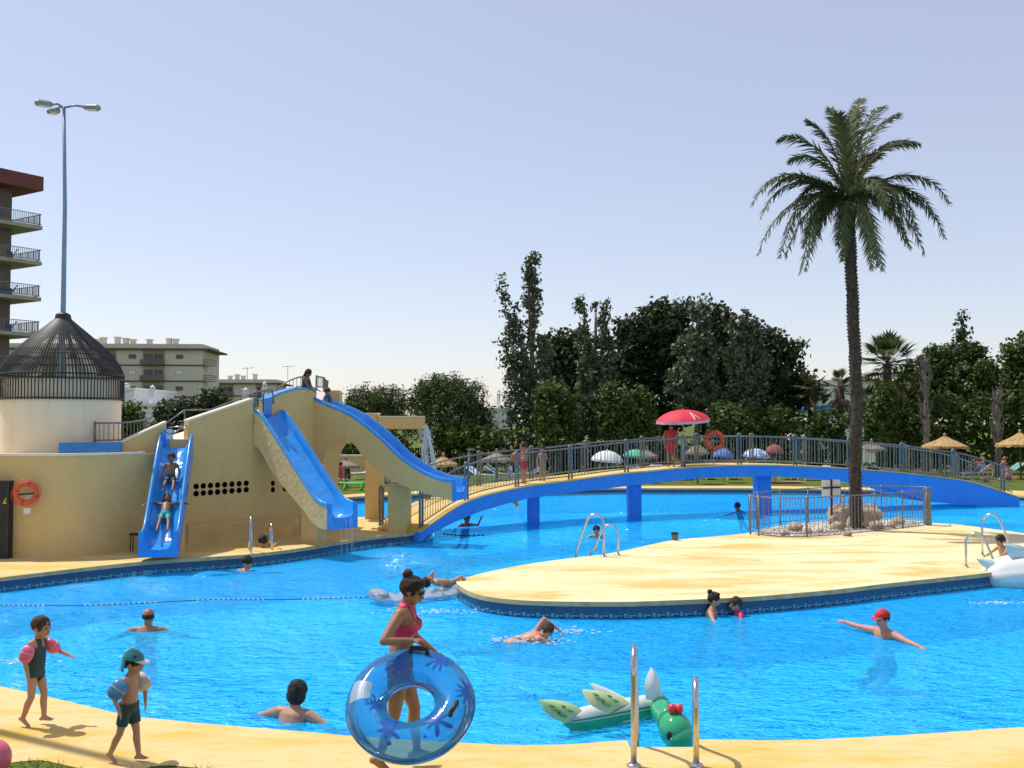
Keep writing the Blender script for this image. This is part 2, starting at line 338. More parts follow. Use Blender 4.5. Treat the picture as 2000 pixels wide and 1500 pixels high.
def make_water():
    m, nt, b, o = nodes('pool_water'); nt.nodes.remove(b)
    tc = N(nt, 'ShaderNodeTexCoord')
    h1 = noise(nt, 2.1, 3, 0.5, stretch=(0.8, 1.25, 1), dist=0.5); h2 = noise(nt, 6.5, 3, 0.55, stretch=(0.75, 1.3, 1), dist=0.8); h3 = noise(nt, 0.55, 2)
    a1 = N(nt, 'ShaderNodeMath', operation='MULTIPLY'); nt.links.new(h1, a1.inputs[0]); a1.inputs[1].default_value = 1.0
    a2 = N(nt, 'ShaderNodeMath', operation='MULTIPLY_ADD'); nt.links.new(h2, a2.inputs[0]); a2.inputs[1].default_value = 0.62; nt.links.new(a1.outputs[0], a2.inputs[2])
    a3 = N(nt, 'ShaderNodeMath', operation='MULTIPLY_ADD'); nt.links.new(h3, a3.inputs[0]); a3.inputs[1].default_value = 1.2; nt.links.new(a2.outputs[0], a3.inputs[2])
    bp = N(nt, 'ShaderNodeBump'); bp.inputs['Strength'].default_value = 1.0; nt.links.new(ramp(nt, noise(nt, .16, 3, .6), [(.35, (.10,) * 3), (.65, (.30,) * 3)]), bp.inputs['Distance']); nt.links.new(a3.outputs[0], bp.inputs['Height'])
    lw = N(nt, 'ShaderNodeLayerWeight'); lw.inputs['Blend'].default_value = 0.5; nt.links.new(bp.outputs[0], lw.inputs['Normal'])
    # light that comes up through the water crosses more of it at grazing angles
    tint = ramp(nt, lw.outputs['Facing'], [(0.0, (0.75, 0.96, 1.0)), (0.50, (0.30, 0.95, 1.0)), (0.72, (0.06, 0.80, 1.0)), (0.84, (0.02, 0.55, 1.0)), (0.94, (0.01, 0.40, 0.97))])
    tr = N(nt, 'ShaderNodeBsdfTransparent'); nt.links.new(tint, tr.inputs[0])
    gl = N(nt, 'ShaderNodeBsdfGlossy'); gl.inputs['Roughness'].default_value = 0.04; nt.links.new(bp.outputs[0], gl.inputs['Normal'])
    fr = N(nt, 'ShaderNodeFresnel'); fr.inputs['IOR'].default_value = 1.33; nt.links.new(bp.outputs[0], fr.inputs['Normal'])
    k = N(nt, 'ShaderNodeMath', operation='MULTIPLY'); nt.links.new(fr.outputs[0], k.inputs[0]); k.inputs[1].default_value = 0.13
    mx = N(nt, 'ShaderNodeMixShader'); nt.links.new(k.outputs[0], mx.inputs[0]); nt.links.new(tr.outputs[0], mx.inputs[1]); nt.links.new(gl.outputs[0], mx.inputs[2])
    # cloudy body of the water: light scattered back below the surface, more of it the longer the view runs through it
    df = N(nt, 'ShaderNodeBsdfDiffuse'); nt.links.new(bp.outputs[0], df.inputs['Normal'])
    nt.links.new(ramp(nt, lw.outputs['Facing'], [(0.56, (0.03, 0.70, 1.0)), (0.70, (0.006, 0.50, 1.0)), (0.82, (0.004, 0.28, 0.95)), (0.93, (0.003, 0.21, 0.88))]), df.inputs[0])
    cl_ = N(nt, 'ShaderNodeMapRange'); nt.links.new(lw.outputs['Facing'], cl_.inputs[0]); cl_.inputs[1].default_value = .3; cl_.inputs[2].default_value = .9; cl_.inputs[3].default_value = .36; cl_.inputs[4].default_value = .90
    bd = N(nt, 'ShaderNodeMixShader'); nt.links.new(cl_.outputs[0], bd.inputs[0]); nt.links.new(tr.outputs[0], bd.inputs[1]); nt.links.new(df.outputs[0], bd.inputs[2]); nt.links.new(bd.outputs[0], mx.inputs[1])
    nt.links.new(mx.outputs[0], o.inputs[0]); return m
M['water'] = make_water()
def make_floor():
    m, nt, b, o = nodes('pool_floor_paint'); b.inputs['Roughness'].default_value = 0.7
    c = ramp(nt, noise(nt, 0.25, 4), [(0.35, (0.20, 0.68, 0.90)), (0.65, (0.28, 0.76, 0.94))])
    v = N(nt, 'ShaderNodeTexVoronoi', feature='DISTANCE_TO_EDGE'); v.inputs['Scale'].default_value = 2.2
    nt.links.new(c, b.inputs['Base Color']); return m
M['floor'] = make_floor()

# ------------------------------------------------------------------ the setting: pool outline
WZ = -0.28; FZ = -1.05
near = [P(x, y) for x, y in ((0, 1340), (100, 1362), (240, 1395), (320, 1405), (420, 1415), (550, 1425), (700, 1438), (930, 1452), (1020, 1455), (1100, 1454), (1160, 1450), (1200, 1447))]
near = catmull(near, 4)
notch = [P(1226, 1446), P(1229, 1459), P(1352, 1459), P(1362, 1444)]
near2 = catmull([P(x, y) for x, y in ((1390, 1444), (1440, 1445), (1560, 1445), (1740, 1437), (1880, 1428), (2000, 1420))] + [Vector((7.6, 10.4, 0))], 4)
right = catmull([Vector(p) for p in ((7.6, 10.4, 0), (13, 13, 0), (20, 18, 0), (24.5, 27, 0), (23.5, 36, 0), (20.6, 40.3, 0))], 5)[1:]
far_ = catmull([P(x, y) for x, y in ((1900, 959), (1740, 957.5), (1600, 955), (1460, 953.5), (1300, 953.5), (1200, 953.5), (1060, 956), (960, 959), (870, 962), (750, 967), (690, 970), (640, 974))], 4)
back = catmull([Vector((-9, 39.2, 0)), Vector((-10, 36.5, 0)), Vector((-9, 33.5, 0)), P(640, 1008), P(720, 1010), P(770, 1009), P(800, 1007), P(835, 1002)], 4)
slide_edge_px = ((848, 1024), (838, 1033), (800, 1041), (760, 1045), (700, 1052), (590, 1070), (480, 1083), (300, 1095), (170, 1108), (0, 1128))
sl_edge = catmull([P(x, y) for x, y in slide_edge_px], 5)
left = catmull([P(0, 1128), Vector((-12, 18.3, 0)), Vector((-12.6, 16.2, 0)), Vector((-10.5, 14.2, 0)), Vector((-8, 12.6, 0)), P(0, 1340)], 4)[1:-1]
POOL = near + notch + near2 + right + far_ + back + sl_edge + left
ISL = catmull([P(x, y) for x, y in ((892, 1134), (925, 1124), (957, 1116), (1029, 1102), (1115, 1090), (1190, 1081), (1252, 1068), (1314, 1055), (1390, 1048), (1463, 1041), (1540, 1030), (1640, 1021), (1740, 1018), (1815, 1021), (1877, 1025), (1944, 1034), (2000, 1042), (2090, 1062), (2130, 1080), (2080, 1096), (2000, 1106), (1927, 1119), (1804, 1132), (1720, 1141), (1636, 1151), (1524, 1161), (1440, 1167), (1300, 1173), (1200, 1175.5), (1060, 1174), (980, 1169), (930, 1160), (902, 1147))], 4, closed=True)

def flat(mb, outer, holes, z):
    polys = [[Vector((p[0], p[1], 0)) for p in outer]] + [[Vector((p[0], p[1], 0)) for p in h] for h in holes]
    tris = geometry.tessellate_polygon(polys); pts = [p for pl in polys for p in pl]
    return mb.add([(p.x, p.y, z) for p in pts], [tuple(t) for t in tris])
def offset(poly, d):
    out = []; n = len(poly)
    for i in range(n):
        a, b, c = poly[i - 1], poly[i], poly[(i + 1) % n]
        t = Vector((c.x - a.x, c.y - a.y, 0))
        if t.length < 1e-6: t = Vector((1, 0, 0))
        t.normalize(); out.append(b + Vector((t.y, -t.x, 0)) * d)
    return out
def area(poly): return 0.5 * sum(a.x * b.y - b.x * a.y for a, b in zip(poly, poly[1:] + poly[:1]))
if area(POOL) < 0: POOL = POOL[::-1]
if area(ISL) < 0: ISL = ISL[::-1]
def ringstrip(mb, poly, za, zb, da=0.0, db=0.0):
    a = offset(poly, da) if da else poly; b = offset(poly, db) if db else poly; n = len(poly)
    vs = [(p.x, p.y, za) for p in a] + [(p.x, p.y, zb) for p in b]
    return mb.add(vs, [(i, (i + 1) % n, (i + 1) % n + n, i + n) for i in range(n)])

big = [Vector(p) for p in ((-900, -300, 0), (900, -300, 0), (900, 1600, 0), (-900, 1600, 0))]
struct('ground', flat(MB(), big, [POOL], -0.006), M['grass'])
deck_out = catmull([Vector(p) for p in ((-12, 9, 0), (-7, 9.6, 0))] + [P(x, y) for x, y in ((-120, 1478), (-20, 1493), (25, 1489), (80, 1485), (125, 1494), (190, 1506), (270, 1502), (315, 1495), (365, 1498), (430, 1512))] + [Vector(p) for p in ((-1.9, 7.6, 0), (0, 7.2, 0), (5, 7.4, 0), (12, 9.5, 0), (23, 15, 0), (29, 26, 0), (27, 38, 0), (22.5, 43.5, 0))], 3) + \
    [p + Vector((0, 1.7, 0)) for p in far_] + [Vector(p) for p in ((-11, 41, 0), (-17, 36, 0), (-18, 22, 0), (-17, 13, 0))]
struct('pool_deck', flat(MB(), deck_out, [POOL], 0.0), M['deck'])
struct('island_deck', flat(MB(), ISL, [], 0.0), M['island'])
struct('pool_floor', flat(MB(), offset(POOL, 0.05), [], FZ), M['floor'])
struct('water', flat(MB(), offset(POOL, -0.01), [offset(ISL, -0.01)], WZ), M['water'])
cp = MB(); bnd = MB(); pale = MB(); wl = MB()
for poly, s in ((POOL, -1), (ISL, 1)):
    ringstrip(cp, poly, 0.0, -0.075, 0, s * 0.012); ringstrip(cp, poly, -0.075, -0.075, s * 0.012, -s * 0.03)
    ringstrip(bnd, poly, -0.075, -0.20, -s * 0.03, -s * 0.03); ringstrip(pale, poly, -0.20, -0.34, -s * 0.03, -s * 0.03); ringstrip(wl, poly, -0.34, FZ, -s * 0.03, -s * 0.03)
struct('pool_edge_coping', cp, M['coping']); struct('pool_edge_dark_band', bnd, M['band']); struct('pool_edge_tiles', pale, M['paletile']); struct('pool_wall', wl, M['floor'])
# meander border of dark tiles, 2 mm proud of the pale band
mk = MB()
def key_run(path, sgn):
    per = 0.24; T = 0.017; zt, zb = -0.212, -0.275
    segs = [((0, 1), (0, 0)), ((0, 1), (.72, 1)), ((.72, 1), (.72, .28)), ((.72, .28), (.34, .28)), ((.34, .28), (.34, .62)), ((0, 0), (1, 0))]
    for p, t in walk(path, per):
        nrm = Vector((t.y, -t.x, 0)) * sgn
        for (a, za), (b, zb_) in segs:
            p0 = p + t * (a * per * .95) + nrm * 0.003; p1 = p + t * (b * per * .95) + nrm * 0.003
            z0 = zb + (zt - zb) * za; z1 = zb + (zt - zb) * zb_
            if abs(a - b) > 1e-6: q = [(p0.x, p0.y, z0 - T / 2), (p1.x, p1.y, z0 - T / 2), (p1.x, p1.y, z0 + T / 2), (p0.x, p0.y, z0 + T / 2)]
            else:
                d = t * (T / 2); q = [(p0.x - d.x, p0.y - d.y, z0), (p0.x + d.x, p0.y + d.y, z0), (p1.x + d.x, p1.y + d.y, z1), (p1.x - d.x, p1.y - d.y, z1)]
            mk.add(q, [(0, 1, 2, 3)])
io = offset(ISL, -0.03); key_run(io + io[:1], 1)
se = offset(POOL, 0.03); sidx = [i for i, p in enumerate(POOL) if p.y > 18 and p.y < 29 and p.x < -1.5]
key_run([se[i] for i in sidx], -1)
tag(obj('meander_border', mk, M['keytile']), kind='structure')
# grass tufts along the lawn edge by the camera
gb = MB(); el = sorted([p for p in deck_out if p.y < 10 and p.x < 0], key=lambda q: q.x); ex = [p.x for p in el]; ey = [p.y for p in el]
for k in range(5200):
    x, y = random.uniform(-6.2, -1.8), random.uniform(7.3, 9.6)
    edge = interp(x, ex, ey)
    if y > edge + random.uniform(-0.03, 0.05): continue
    a = random.uniform(0, 6.28); h = random.uniform(0.03, 0.07); wd = 0.004; dx, dy = math.cos(a), math.sin(a); le = random.uniform(-.04, .04)
    gb.add([(x - dx * wd, y - dy * wd, -0.004), (x + dx * wd, y + dy * wd, -0.004), (x + le, y + le * .6, h)], [(0, 1, 2)])
tag(obj('grass', gb, M['blade']), kind='stuff')
# ================================================================== far buildings
def frame_pts(o, e1, e2, pts): return [o + e1 * a + e2 * b + Vector((0, 0, c)) for a, b, c in pts]
def fbox(mb, o, e1, e2, a0, a1, b0, b1, z0, z1):
    p = frame_pts(o, e1, e2, [(a0, b0, z0), (a1, b0, z0), (a1, b1, z0), (a0, b1, z0)])
    return mb.prism(p, (0, 0, z1 - z0))
# tall block with wrap-round balconies
tip = Q(85, 373, 83); e1 = Vector((.55, .83, 0)).normalized(); e2 = Vector((.83, -.55, 0)).normalized(); o0 = Vector((tip.x, tip.y, 0))
tw = thing('apartment_tower', 'tall brown apartment block with stacked concrete balconies behind the cage tower', 'building', o0 - e1 * 8)
zr = tip.z; fl = 2.92
mb = MB(); fbox(mb, o0, e1, e2, -24, -1.6, -12, -1.8, 0, zr); obj('wall', mb, M['bdark'], tw)
mb = MB(); fbox(mb, o0, e1, e2, -24, 0, -12, 0, zr, zr + 1.15); obj('roof_fascia', mb, M['bred'], tw)
mb = MB(); fbox(mb, o0, e1, e2, -5.2, -4.4, -3, -2.2, zr + 1.15, zr + 1.9); obj('chimney', mb, M['bfac'], tw)
bar_t = mesh_of(MB().box((0, 0, 0), (0.05, 0.05, 1.0)), M['rail'], 'bar')
for k in range(1, 8):
    z = zr - k * fl + 0.02
    mb = MB(); fbox(mb, o0, e1, e2, -23.9, -0.02, -11.8, -0.02, z - .30, z); sl_ = obj('balcony_slab', mb, M['bslab'], tw)
    mb = MB()
    for zz in (z + .95, z + .12):
        mb.beam(*frame_pts(o0, e1, e2, [(-24, -.08, zz), (-.08, -.08, zz)]), .05, .05); mb.beam(*frame_pts(o0, e1, e2, [(-.08, -.1, zz), (-.08, -6, zz)]), .05, .05)
    obj('handrail', mb, M['rail'], sl_)
    mb = MB()
    for i in range(1, 40):
        p = frame_pts(o0, e1, e2, [(-.08 - i * .16, -.08, z + .53)])[0]; mb.box(p, (.035, .035, .83))
        if i < 30: p = frame_pts(o0, e1, e2, [(-.08, -.1 - i * .16, z + .53)])[0]; mb.box(p, (.035, .035, .83))
    tag(obj('railing_bars', mb, M['rail'], sl_), kind='stuff')
    if k % 2 == 0:
        mb = MB(); fbox(mb, o0, e1, e2, -24, -3.0, -.05, -.02, z, z + .95); obj('balcony_panel', mb, M['bdark'], sl_)
    if k in (2, 3, 4):
        mb = MB(); fbox(mb, o0, e1, e2, -2.9 - .3 * k, -2.2, -1.1, -.5, z, z + .55); mb.tube(frame_pts(o0, e1, e2, [(-2.2, -.8, z + .1), (-1.6, -.8, z + .9)]), .04, 6); obj('balcony_chair', mb, M['towelblue'], sl_)
    for j in range(3):
        a = -4.6 - j * 4.2
        mb = MB(); fbox(mb, o0, e1, e2, a - 1.0, a + 1.0, -1.8, -1.74, z + .08, z + 2.25); fr = obj('window', mb, M['bfac'], tw)
        mb = MB(); fbox(mb, o0, e1, e2, a - .9, a - .04, -1.735, -1.72, z + .16, z + 2.15); fbox(mb, o0, e1, e2, a + .04, a + .9, -1.735, -1.72, z + .16, z + 2.15); obj('pane', mb, M['glass'], fr)

def block(name, label, px0, px1, ytop, yeave, Yd, yaw, depth, nfl, fh, recess, smallwin, chim, right_balc):
    p0 = Q(px0, yeave, Yd); p1 = Q(px1, yeave, Yd); o = Vector((p1.x, p1.y, 0)); a = R(yaw)
    e1 = Vector((math.cos(a), math.sin(a), 0)); e2 = Vector((math.sin(a), -math.cos(a), 0)); W = (p1 - p0).length
    ze = p1.z; zt = Q(px1, ytop, Yd).z
    b = thing(name, label, 'building', o - e1 * W / 2)
    mb = MB(); fbox(mb, o, e1, e2, -W, 0, -depth, 0, 0, zt); obj('wall', mb, M['bfac'], b)
    mb = MB(); fbox(mb, o, e1, e2, -W - .3, 1.6, -depth, .7, ze - .3, ze); obj('eave', mb, M['bline'], b)
    mpx = W / (px1 - px0)
    for k in range(nfl):
        z = ze - .15 - (k + 1) * fh
        mb = MB(); fbox(mb, o, e1, e2, -W - .1, .05, -2, .12, z - .15, z + .1); obj('string_course', mb, M['bline'], b)
        for (q0, q1) in recess:
            x0, x1 = (q0 - px1) * mpx, (q1 - px1) * mpx
            mb = MB(); fbox(mb, o, e1, e2, x0, x1, .0, .03, z + .12, z + fh - .1); w_ = obj('window', mb, M['bshutter'] if k == 0 else M['bslab'], b)
            mb = MB(); fbox(mb, o, e1, e2, x0 + .3, (x0 + x1) / 2 - .1, .03, .05, z + .3, z + fh * .72); fbox(mb, o, e1, e2, (x0 + x1) / 2 + .1, x1 - .3, .03, .05, z + .3, z + fh * .72); obj('pane', mb, M['glass'], w_)
            mb = MB(); fbox(mb, o, e1, e2, x0 - .1, x1 + .1, .06, 1.3, z, z + .14); fbox(mb, o, e1, e2, x0 - .1, x1 + .1, 1.22, 1.3, z + .14, z + 1.0); obj('balcony', mb, M['bdark'], b)
        for q in smallwin:
            x = (q - px1) * mpx; mb = MB(); fbox(mb, o, e1, e2, x - .7, x + .7, 0, .04, z + 1.1, z + 2.0); w_ = obj('window', mb, M['bslab'], b)
            mb = MB(); fbox(mb, o, e1, e2, x - .6, x + .6, .04, .06, z + 1.2, z + 1.9); obj('pane', mb, M['white'] if (k + q) % 2 else M['glass'], w_)
        if right_balc:
            mb = MB(); fbox(mb, o, e1, e2, .01, 1.7, -4, -.4, z, z + .2); obj('balcony', mb, M['bslab'], b)
            mb = MB()
            for zz in (.45, .8, 1.1): fbox(mb, o, e1, e2, 1.62, 1.7, -4, -.4, z + zz - .12, z + zz); fbox(mb, o, e1, e2, .02, 1.7, -.48, -.4, z + zz - .12, z + zz)
            obj('balcony_rail', mb, M['bdark'], b)
    for q, hh in chim:
        x = (q - px1) * mpx; mb = MB(); fbox(mb, o, e1, e2, x - .45, x + .45, -4, -3.1, zt, zt + hh); fbox(mb, o, e1, e2, x - .6, x + .6, -4.15, -2.95, zt + hh, zt + hh + .2); obj('chimney', mb, M['bfac'], b)
    return b
block('apartment_block', 'long cream apartment block with dark floor lines and chimneys along its flat roof', 20, 396, 672, 681, 187, 4, 14, 5, 2.9, [(90, 118), (196, 232), (281, 324)], [60, 150, 262, 352], [(185, .9), (195, 1.2), (222, 1.3), (238, 1.1), (252, .9), (284, .9), (322, 1.1), (335, 1.0)], True)
block('distant_apartment_block', 'low cream apartment block just right of the taller block with chimneys', 405, 540, 741, 748, 240, 3, 14, 3, 2.9, [(430, 458), (500, 520)], [475], [(444, .8), (458, 1.1), (470, .8), (493, 1.2)], False)
# television aerials on the distant block
for q, h_ in ((483, 2.8), (562, 3.2)):
    p = Q(q, 741, 236); mb = MB().tube([p, p + Vector((0, 0, h_))], .06, 5).beam(p + Vector((-1.2, 0, h_ - .3)), p + Vector((1.6, 0, h_ - .1)), .08, .08)
    for k in range(5): mb.beam(p + Vector((-1 + k * .5, -.5, h_ - .26 + k * .03)), p + Vector((-1 + k * .5, .5, h_ - .26 + k * .03)), .06, .06)
    tag(obj('roof_aerial', mb, M['rail'], origin=p), 'thin television aerial on the roof line above the ' + ('stair rail, short and plain' if q < 500 else 'slide top, next to the girl'), 'aerial')

# white Moorish turret chimneys and the white houses under them
def turret(px, ytop, ybot, Yd, label, wpx=20):
    t = Q(px, ytop, Yd); b0 = Q(px, ybot, Yd); hh = t.z - b0.z; r = wpx / 2 / ppm(Yd)
    c = thing('turret_chimney', label, 'chimney', (t.x, t.y, b0.z), 'white turret chimneys')
    mb = MB().box((t.x, t.y, b0.z + hh * .36), (r * 1.5, r * 1.5, hh * .72)); mb.box((t.x, t.y, b0.z + hh * .73), (r * 1.9, r * 1.9, hh * .05)); obj('shaft', mb, M['white'], c, bevel=.02)
    for sx in (-1, 1):
        for sy in (-1, 1): obj('lantern_post', MB().box((t.x + sx * r * .45, t.y + sy * r * .45, b0.z + hh * .81), (r * .35, r * .35, hh * .12)), M['white'], c)
    mb = MB().lathe([(r * .75, 0), (r * .72, hh * .04), (r * .45, hh * .09), (r * .1, hh * .13)], (t.x, t.y, b0.z + hh * .87), 12); obj('cap', mb, M['white'], c)
def white_house(px0, px1, ytop, Yd, label, name='white_house', dp=8, m='white'):
    a = Q(px0, ytop, Yd); b = Q(px1, ytop, Yd); h_ = thing(name, label, 'building', ((a.x + b.x) / 2, Yd, 0))
    obj('wall', MB().box(((a.x + b.x) / 2, Yd + dp / 2, a.z / 2), (b.x - a.x, dp, a.z)), M[m], h_)
    obj('roof_edge', MB().box(((a.x + b.x) / 2, Yd + dp / 2, a.z + .08), (b.x - a.x + .3, dp + .3, .16)), M['white'], h_)
    w_ = obj('window', MB().box(((a.x + b.x) / 2, Yd - .02, a.z - 1.6), (.9, .05, 1.1)), M['bslab'], h_); obj('pane', MB().box(((a.x + b.x) / 2, Yd - .05, a.z - 1.6), (.74, .03, .94)), M['glass'], w_)
white_house(230, 262, 762, 68, 'small white block house with a stepped top beside the cage tower')
turret(247, 748, 762, 68.5, 'short white turret on the white block house beside the cage tower', 14)
white_house(268, 345, 793, 66, 'low white house under the slim white turret behind the trees')
turret(298, 752, 793, 66.5, 'slim white turret standing between the tower and the stair wall', 13)
turret(480, 757, 800, 66.6, 'white turret half hidden behind the stair handrail', 13); turret(517, 744, 800, 67.6, 'white turret just left of the top of the slides, by the aerial', 11)
white_house(440, 545, 800, 67, 'low white house hidden behind the stair wall of the slides')
white_house(905, 1000, 800, 84, 'low white house between the round pines and the tall poplar')
turret(931, 741, 800, 84.5, 'taller pale turret above the right edge of the round pines', 11); turret(974, 760, 800, 85.4, 'thin pale turret close beside the tall poplar', 9); turret(987, 765, 800, 86.4, 'pale turret half covered by the poplar leaves', 9)
# tiled villa with a blue fascia behind the big palm
a = Q(1575, 742, 92); b_ = Q(1705, 742, 92)
vl = thing('villa', 'white villa with blue roof edge glimpsed behind the palm trunk', 'building', ((a.x + b_.x) / 2, 92, 0))
obj('wall', MB().box(((a.x + b_.x) / 2, 96, a.z / 2), (b_.x - a.x, 8, a.z)), M['white'], vl); obj('roof_edge', MB().box(((a.x + b_.x) / 2, 96, a.z * .62), (b_.x - a.x + .5, 8.6, .5)), M['bridgeblue'], vl)
for q in (1600, 1640, 1690):
    p = Q(q, 770, 91.9); w_ = obj('window', MB().box(p, (.9, .14, 1.2)), M['bslab'], vl); obj('pane', MB().box(p + Vector((0, -.09, 0)), (.74, .03, 1.04)), M['glass'], w_)
# tan garden wall across the pool, seen through the arch
a = Q(560, 892, 58); b_ = Q(735, 892, 58)
gw = thing('garden_wall', 'plain tan garden wall across the pool seen through the slide arch', 'wall', ((a.x + b_.x) / 2, 58, 0))
zt = max(a.z, 1.0)
obj('wall_face', MB().box(((a.x + b_.x) / 2, 58.15, zt / 2), (b_.x - a.x, .3, zt)), M['plaster'], gw); obj('wall_cap', MB().box(((a.x + b_.x) / 2, 58.15, zt + .05), (b_.x - a.x + .1, .4, .1)), M['drum'], gw)

# ================================================================== cage tower with the floodlight mast
TC = Vector((-10.95, 24.9, 2.2)); TR = 1.36
ct = thing('cage_tower', 'round cream tower topped by a conical dark iron cage', 'tower', TC)
zd = 3.95
obj('drum', MB().lathe([(TR, 2.0), (TR, 3.5), (TR - .03, 3.5), (TR - .03, zd)], (TC.x, TC.y, 0), 48), M['drum'], ct, smooth='auto')
CR = TR + .055; zc = 4.08; za = 5.52
def conep(t):   # slightly domed cone
    return CR * (1 - t) ** 0.93 * (1 + .17 * math.sin(math.pi * t)) + .09 * t, zc + (za - zc) * t
for zz, rr in ((3.5, CR), (zd + .02, CR + .02), (zc, CR + .01)):
    obj('ring', MB().tube([(TC.x + rr * math.cos(a), TC.y + rr * math.sin(a), zz) for a in np.linspace(0, 2 * math.pi, 48, endpoint=False)], .022, 6, True), M['cage'], ct)
for t in (.33, .66):
    r_, z_ = conep(t); obj('ring', MB().tube([(TC.x + r_ * math.cos(a), TC.y + r_ * math.sin(a), z_) for a in np.linspace(0, 2 * math.pi, 40, endpoint=False)], .014, 5, True), M['cage'], ct)
pth = [Vector((CR, 0, 3.46))] + [Vector((r_, 0, z_)) for r_, z_ in [conep(t) for t in np.linspace(0, 1, 8)]]
bme = mesh_of(MB().tube([p - Vector((0, 0, 2.2)) for p in pth], .0145, 5), M['cage'], 'cage_bar')
for k in range(108): inst('cage_bar', bme, ct, TC, rot=(0, 0, 2 * math.pi * k / 108))
obj('apex_plate', MB().lathe([(.2, 5.42), (.17, 5.56), (.1, 5.6)], (TC.x, TC.y, 0), 20), M['cage'], ct)
top = Q(125, 208, 24.9)
mast = thing('floodlight_mast', 'tall thin blue grey mast with three floodlight heads above the cage tower', 'lamp post', (TC.x, TC.y, 5.6))
obj('mast_pole', MB().tube([(TC.x, TC.y, 3.9), (TC.x, TC.y, 5.6), (TC.x, TC.y, 8.2), (top.x, TC.y, top.z)], [.068, .064, .05, .038], 10), M['pole'], mast, smooth=True)
for ang, ln in ((R(5), .5), (R(215), .3), (R(140), .36)):
    d = Vector((math.cos(ang), math.sin(ang), 0)); p = Vector((top.x, TC.y, top.z)); n_ = d.cross(Vector((0, 0, 1)))
    arm = obj('lamp_arm', MB().tube([p - Vector((0, 0, .03)), p + d * ln * .5 + Vector((0, 0, .035)), p + d * ln], .03, 8), M['pole'], mast, smooth=True)
    c = p + d * (ln + .16); Mx = Matrix((d, -n_, Vector((0, 0, 1)))).transposed()
    hd = obj('lamp_head', MB().loft([[c + Mx @ Vector((x, y * s, z * s2 - (.0))) for y, z in ((-.10, -.07), (.10, -.07), (.12, .0), (.07, .06), (-.07, .06), (-.12, .0))] for x, s, s2 in ((-.2, .45, .6), (-.12, 1, 1), (.14, 1.05, 1), (.2, .7, .6))]), M['lampgrey'], mast, bevel=.008)
    obj('lens', MB().box(c + Vector((0, 0, -.075)), (.22, .15, .02), M=Mx), M['white'], hd)
# a plain lamp post beside the lawn, out of frame: its shadow crosses the deck by the children
lp = thing('lamp_post', 'slim grey lamp post beside the lawn', 'lamp post', (-8.3, 11.75, 0))
obj('lamp_pole', MB().tube([(-8.3, 11.75, 0), (-8.3, 11.75, 3), (-8.3, 11.75, 13)], [.10, .085, .06], 10), M['pole'], lp, smooth=True)
obj('base_flange', MB().lathe([(.2, 0), (.2, .04), (.12, .08)], (-8.3, 11.75, 0), 12), M['pole'], lp)
obj('lamp_shade', MB().lathe([(.08, 12.8), (.3, 13.0), (.22, 13.12), (.05, 13.2)], (-8.3, 11.75, 0), 16), M['lampgrey'], lp)

# ================================================================== slide building
sb = thing('slide_building', 'ochre plastered slide building with stepped stair walls and round vent holes', 'pool building', (-8, 25.5, 0))
tf = catmull([Vector((-15.5, 22.6, 0)), P(-150, 1082), P(-60, 1087), P(25, 1089), P(110, 1088), P(190, 1083), P(276, 1073)], 6)
ZT = 2.2
poly = tf + [Vector((-8.15, 24.6, 0)), Vector((-7.9, 27.5, 0)), Vector((-15.5, 27.5, 0))]
obj('terrace', MB().prism([(p.x, p.y, 0) for p in poly], (0, 0, ZT)), M['plaster'], sb, smooth='auto')
# terrace edge: pale cap, blue channel wall
cap = [p + Vector((0, .06, ZT + .02)) for p in tf]
obj('terrace_cap', MB().loft([[p + Vector((0, -.1, -.02)), p + Vector((0, .1, -.02)), p + Vector((0, .1, .03)), p + Vector((0, -.1, .03))] for p in cap]), M['drum'], sb)
bc = catmull([Q(116, 877, 23.3), Q(170, 875, 23.6), Q(238, 873, 23.9)], 5)
obj('blue_channel', MB().loft([[Vector((p.x, p.y - .05, ZT + .03)), Vector((p.x, p.y + .05, ZT + .03)), Vector((p.x, p.y + .05, ZT + .27)), Vector((p.x, p.y - .05, ZT + .27))] for p in bc]), M['blue'], sb, bevel=.01)
st = [(235, 24.0, 866, 0), (325, 24.55, 826, 0), (325, 24.55, 858, 1), (368, 24.75, 858, 1), (368, 24.75, 823, 0), (493, 25.8, 781, 0), (493, 25.8, 808, 1), (520, 26.15, 808, 1), (520, 26.15, 783, 0), (545, 26.5, 770, 0), (575, 26.9, 761, 0), (584, 27.0, 760, 0), (618, 27.78, 760, 0)]
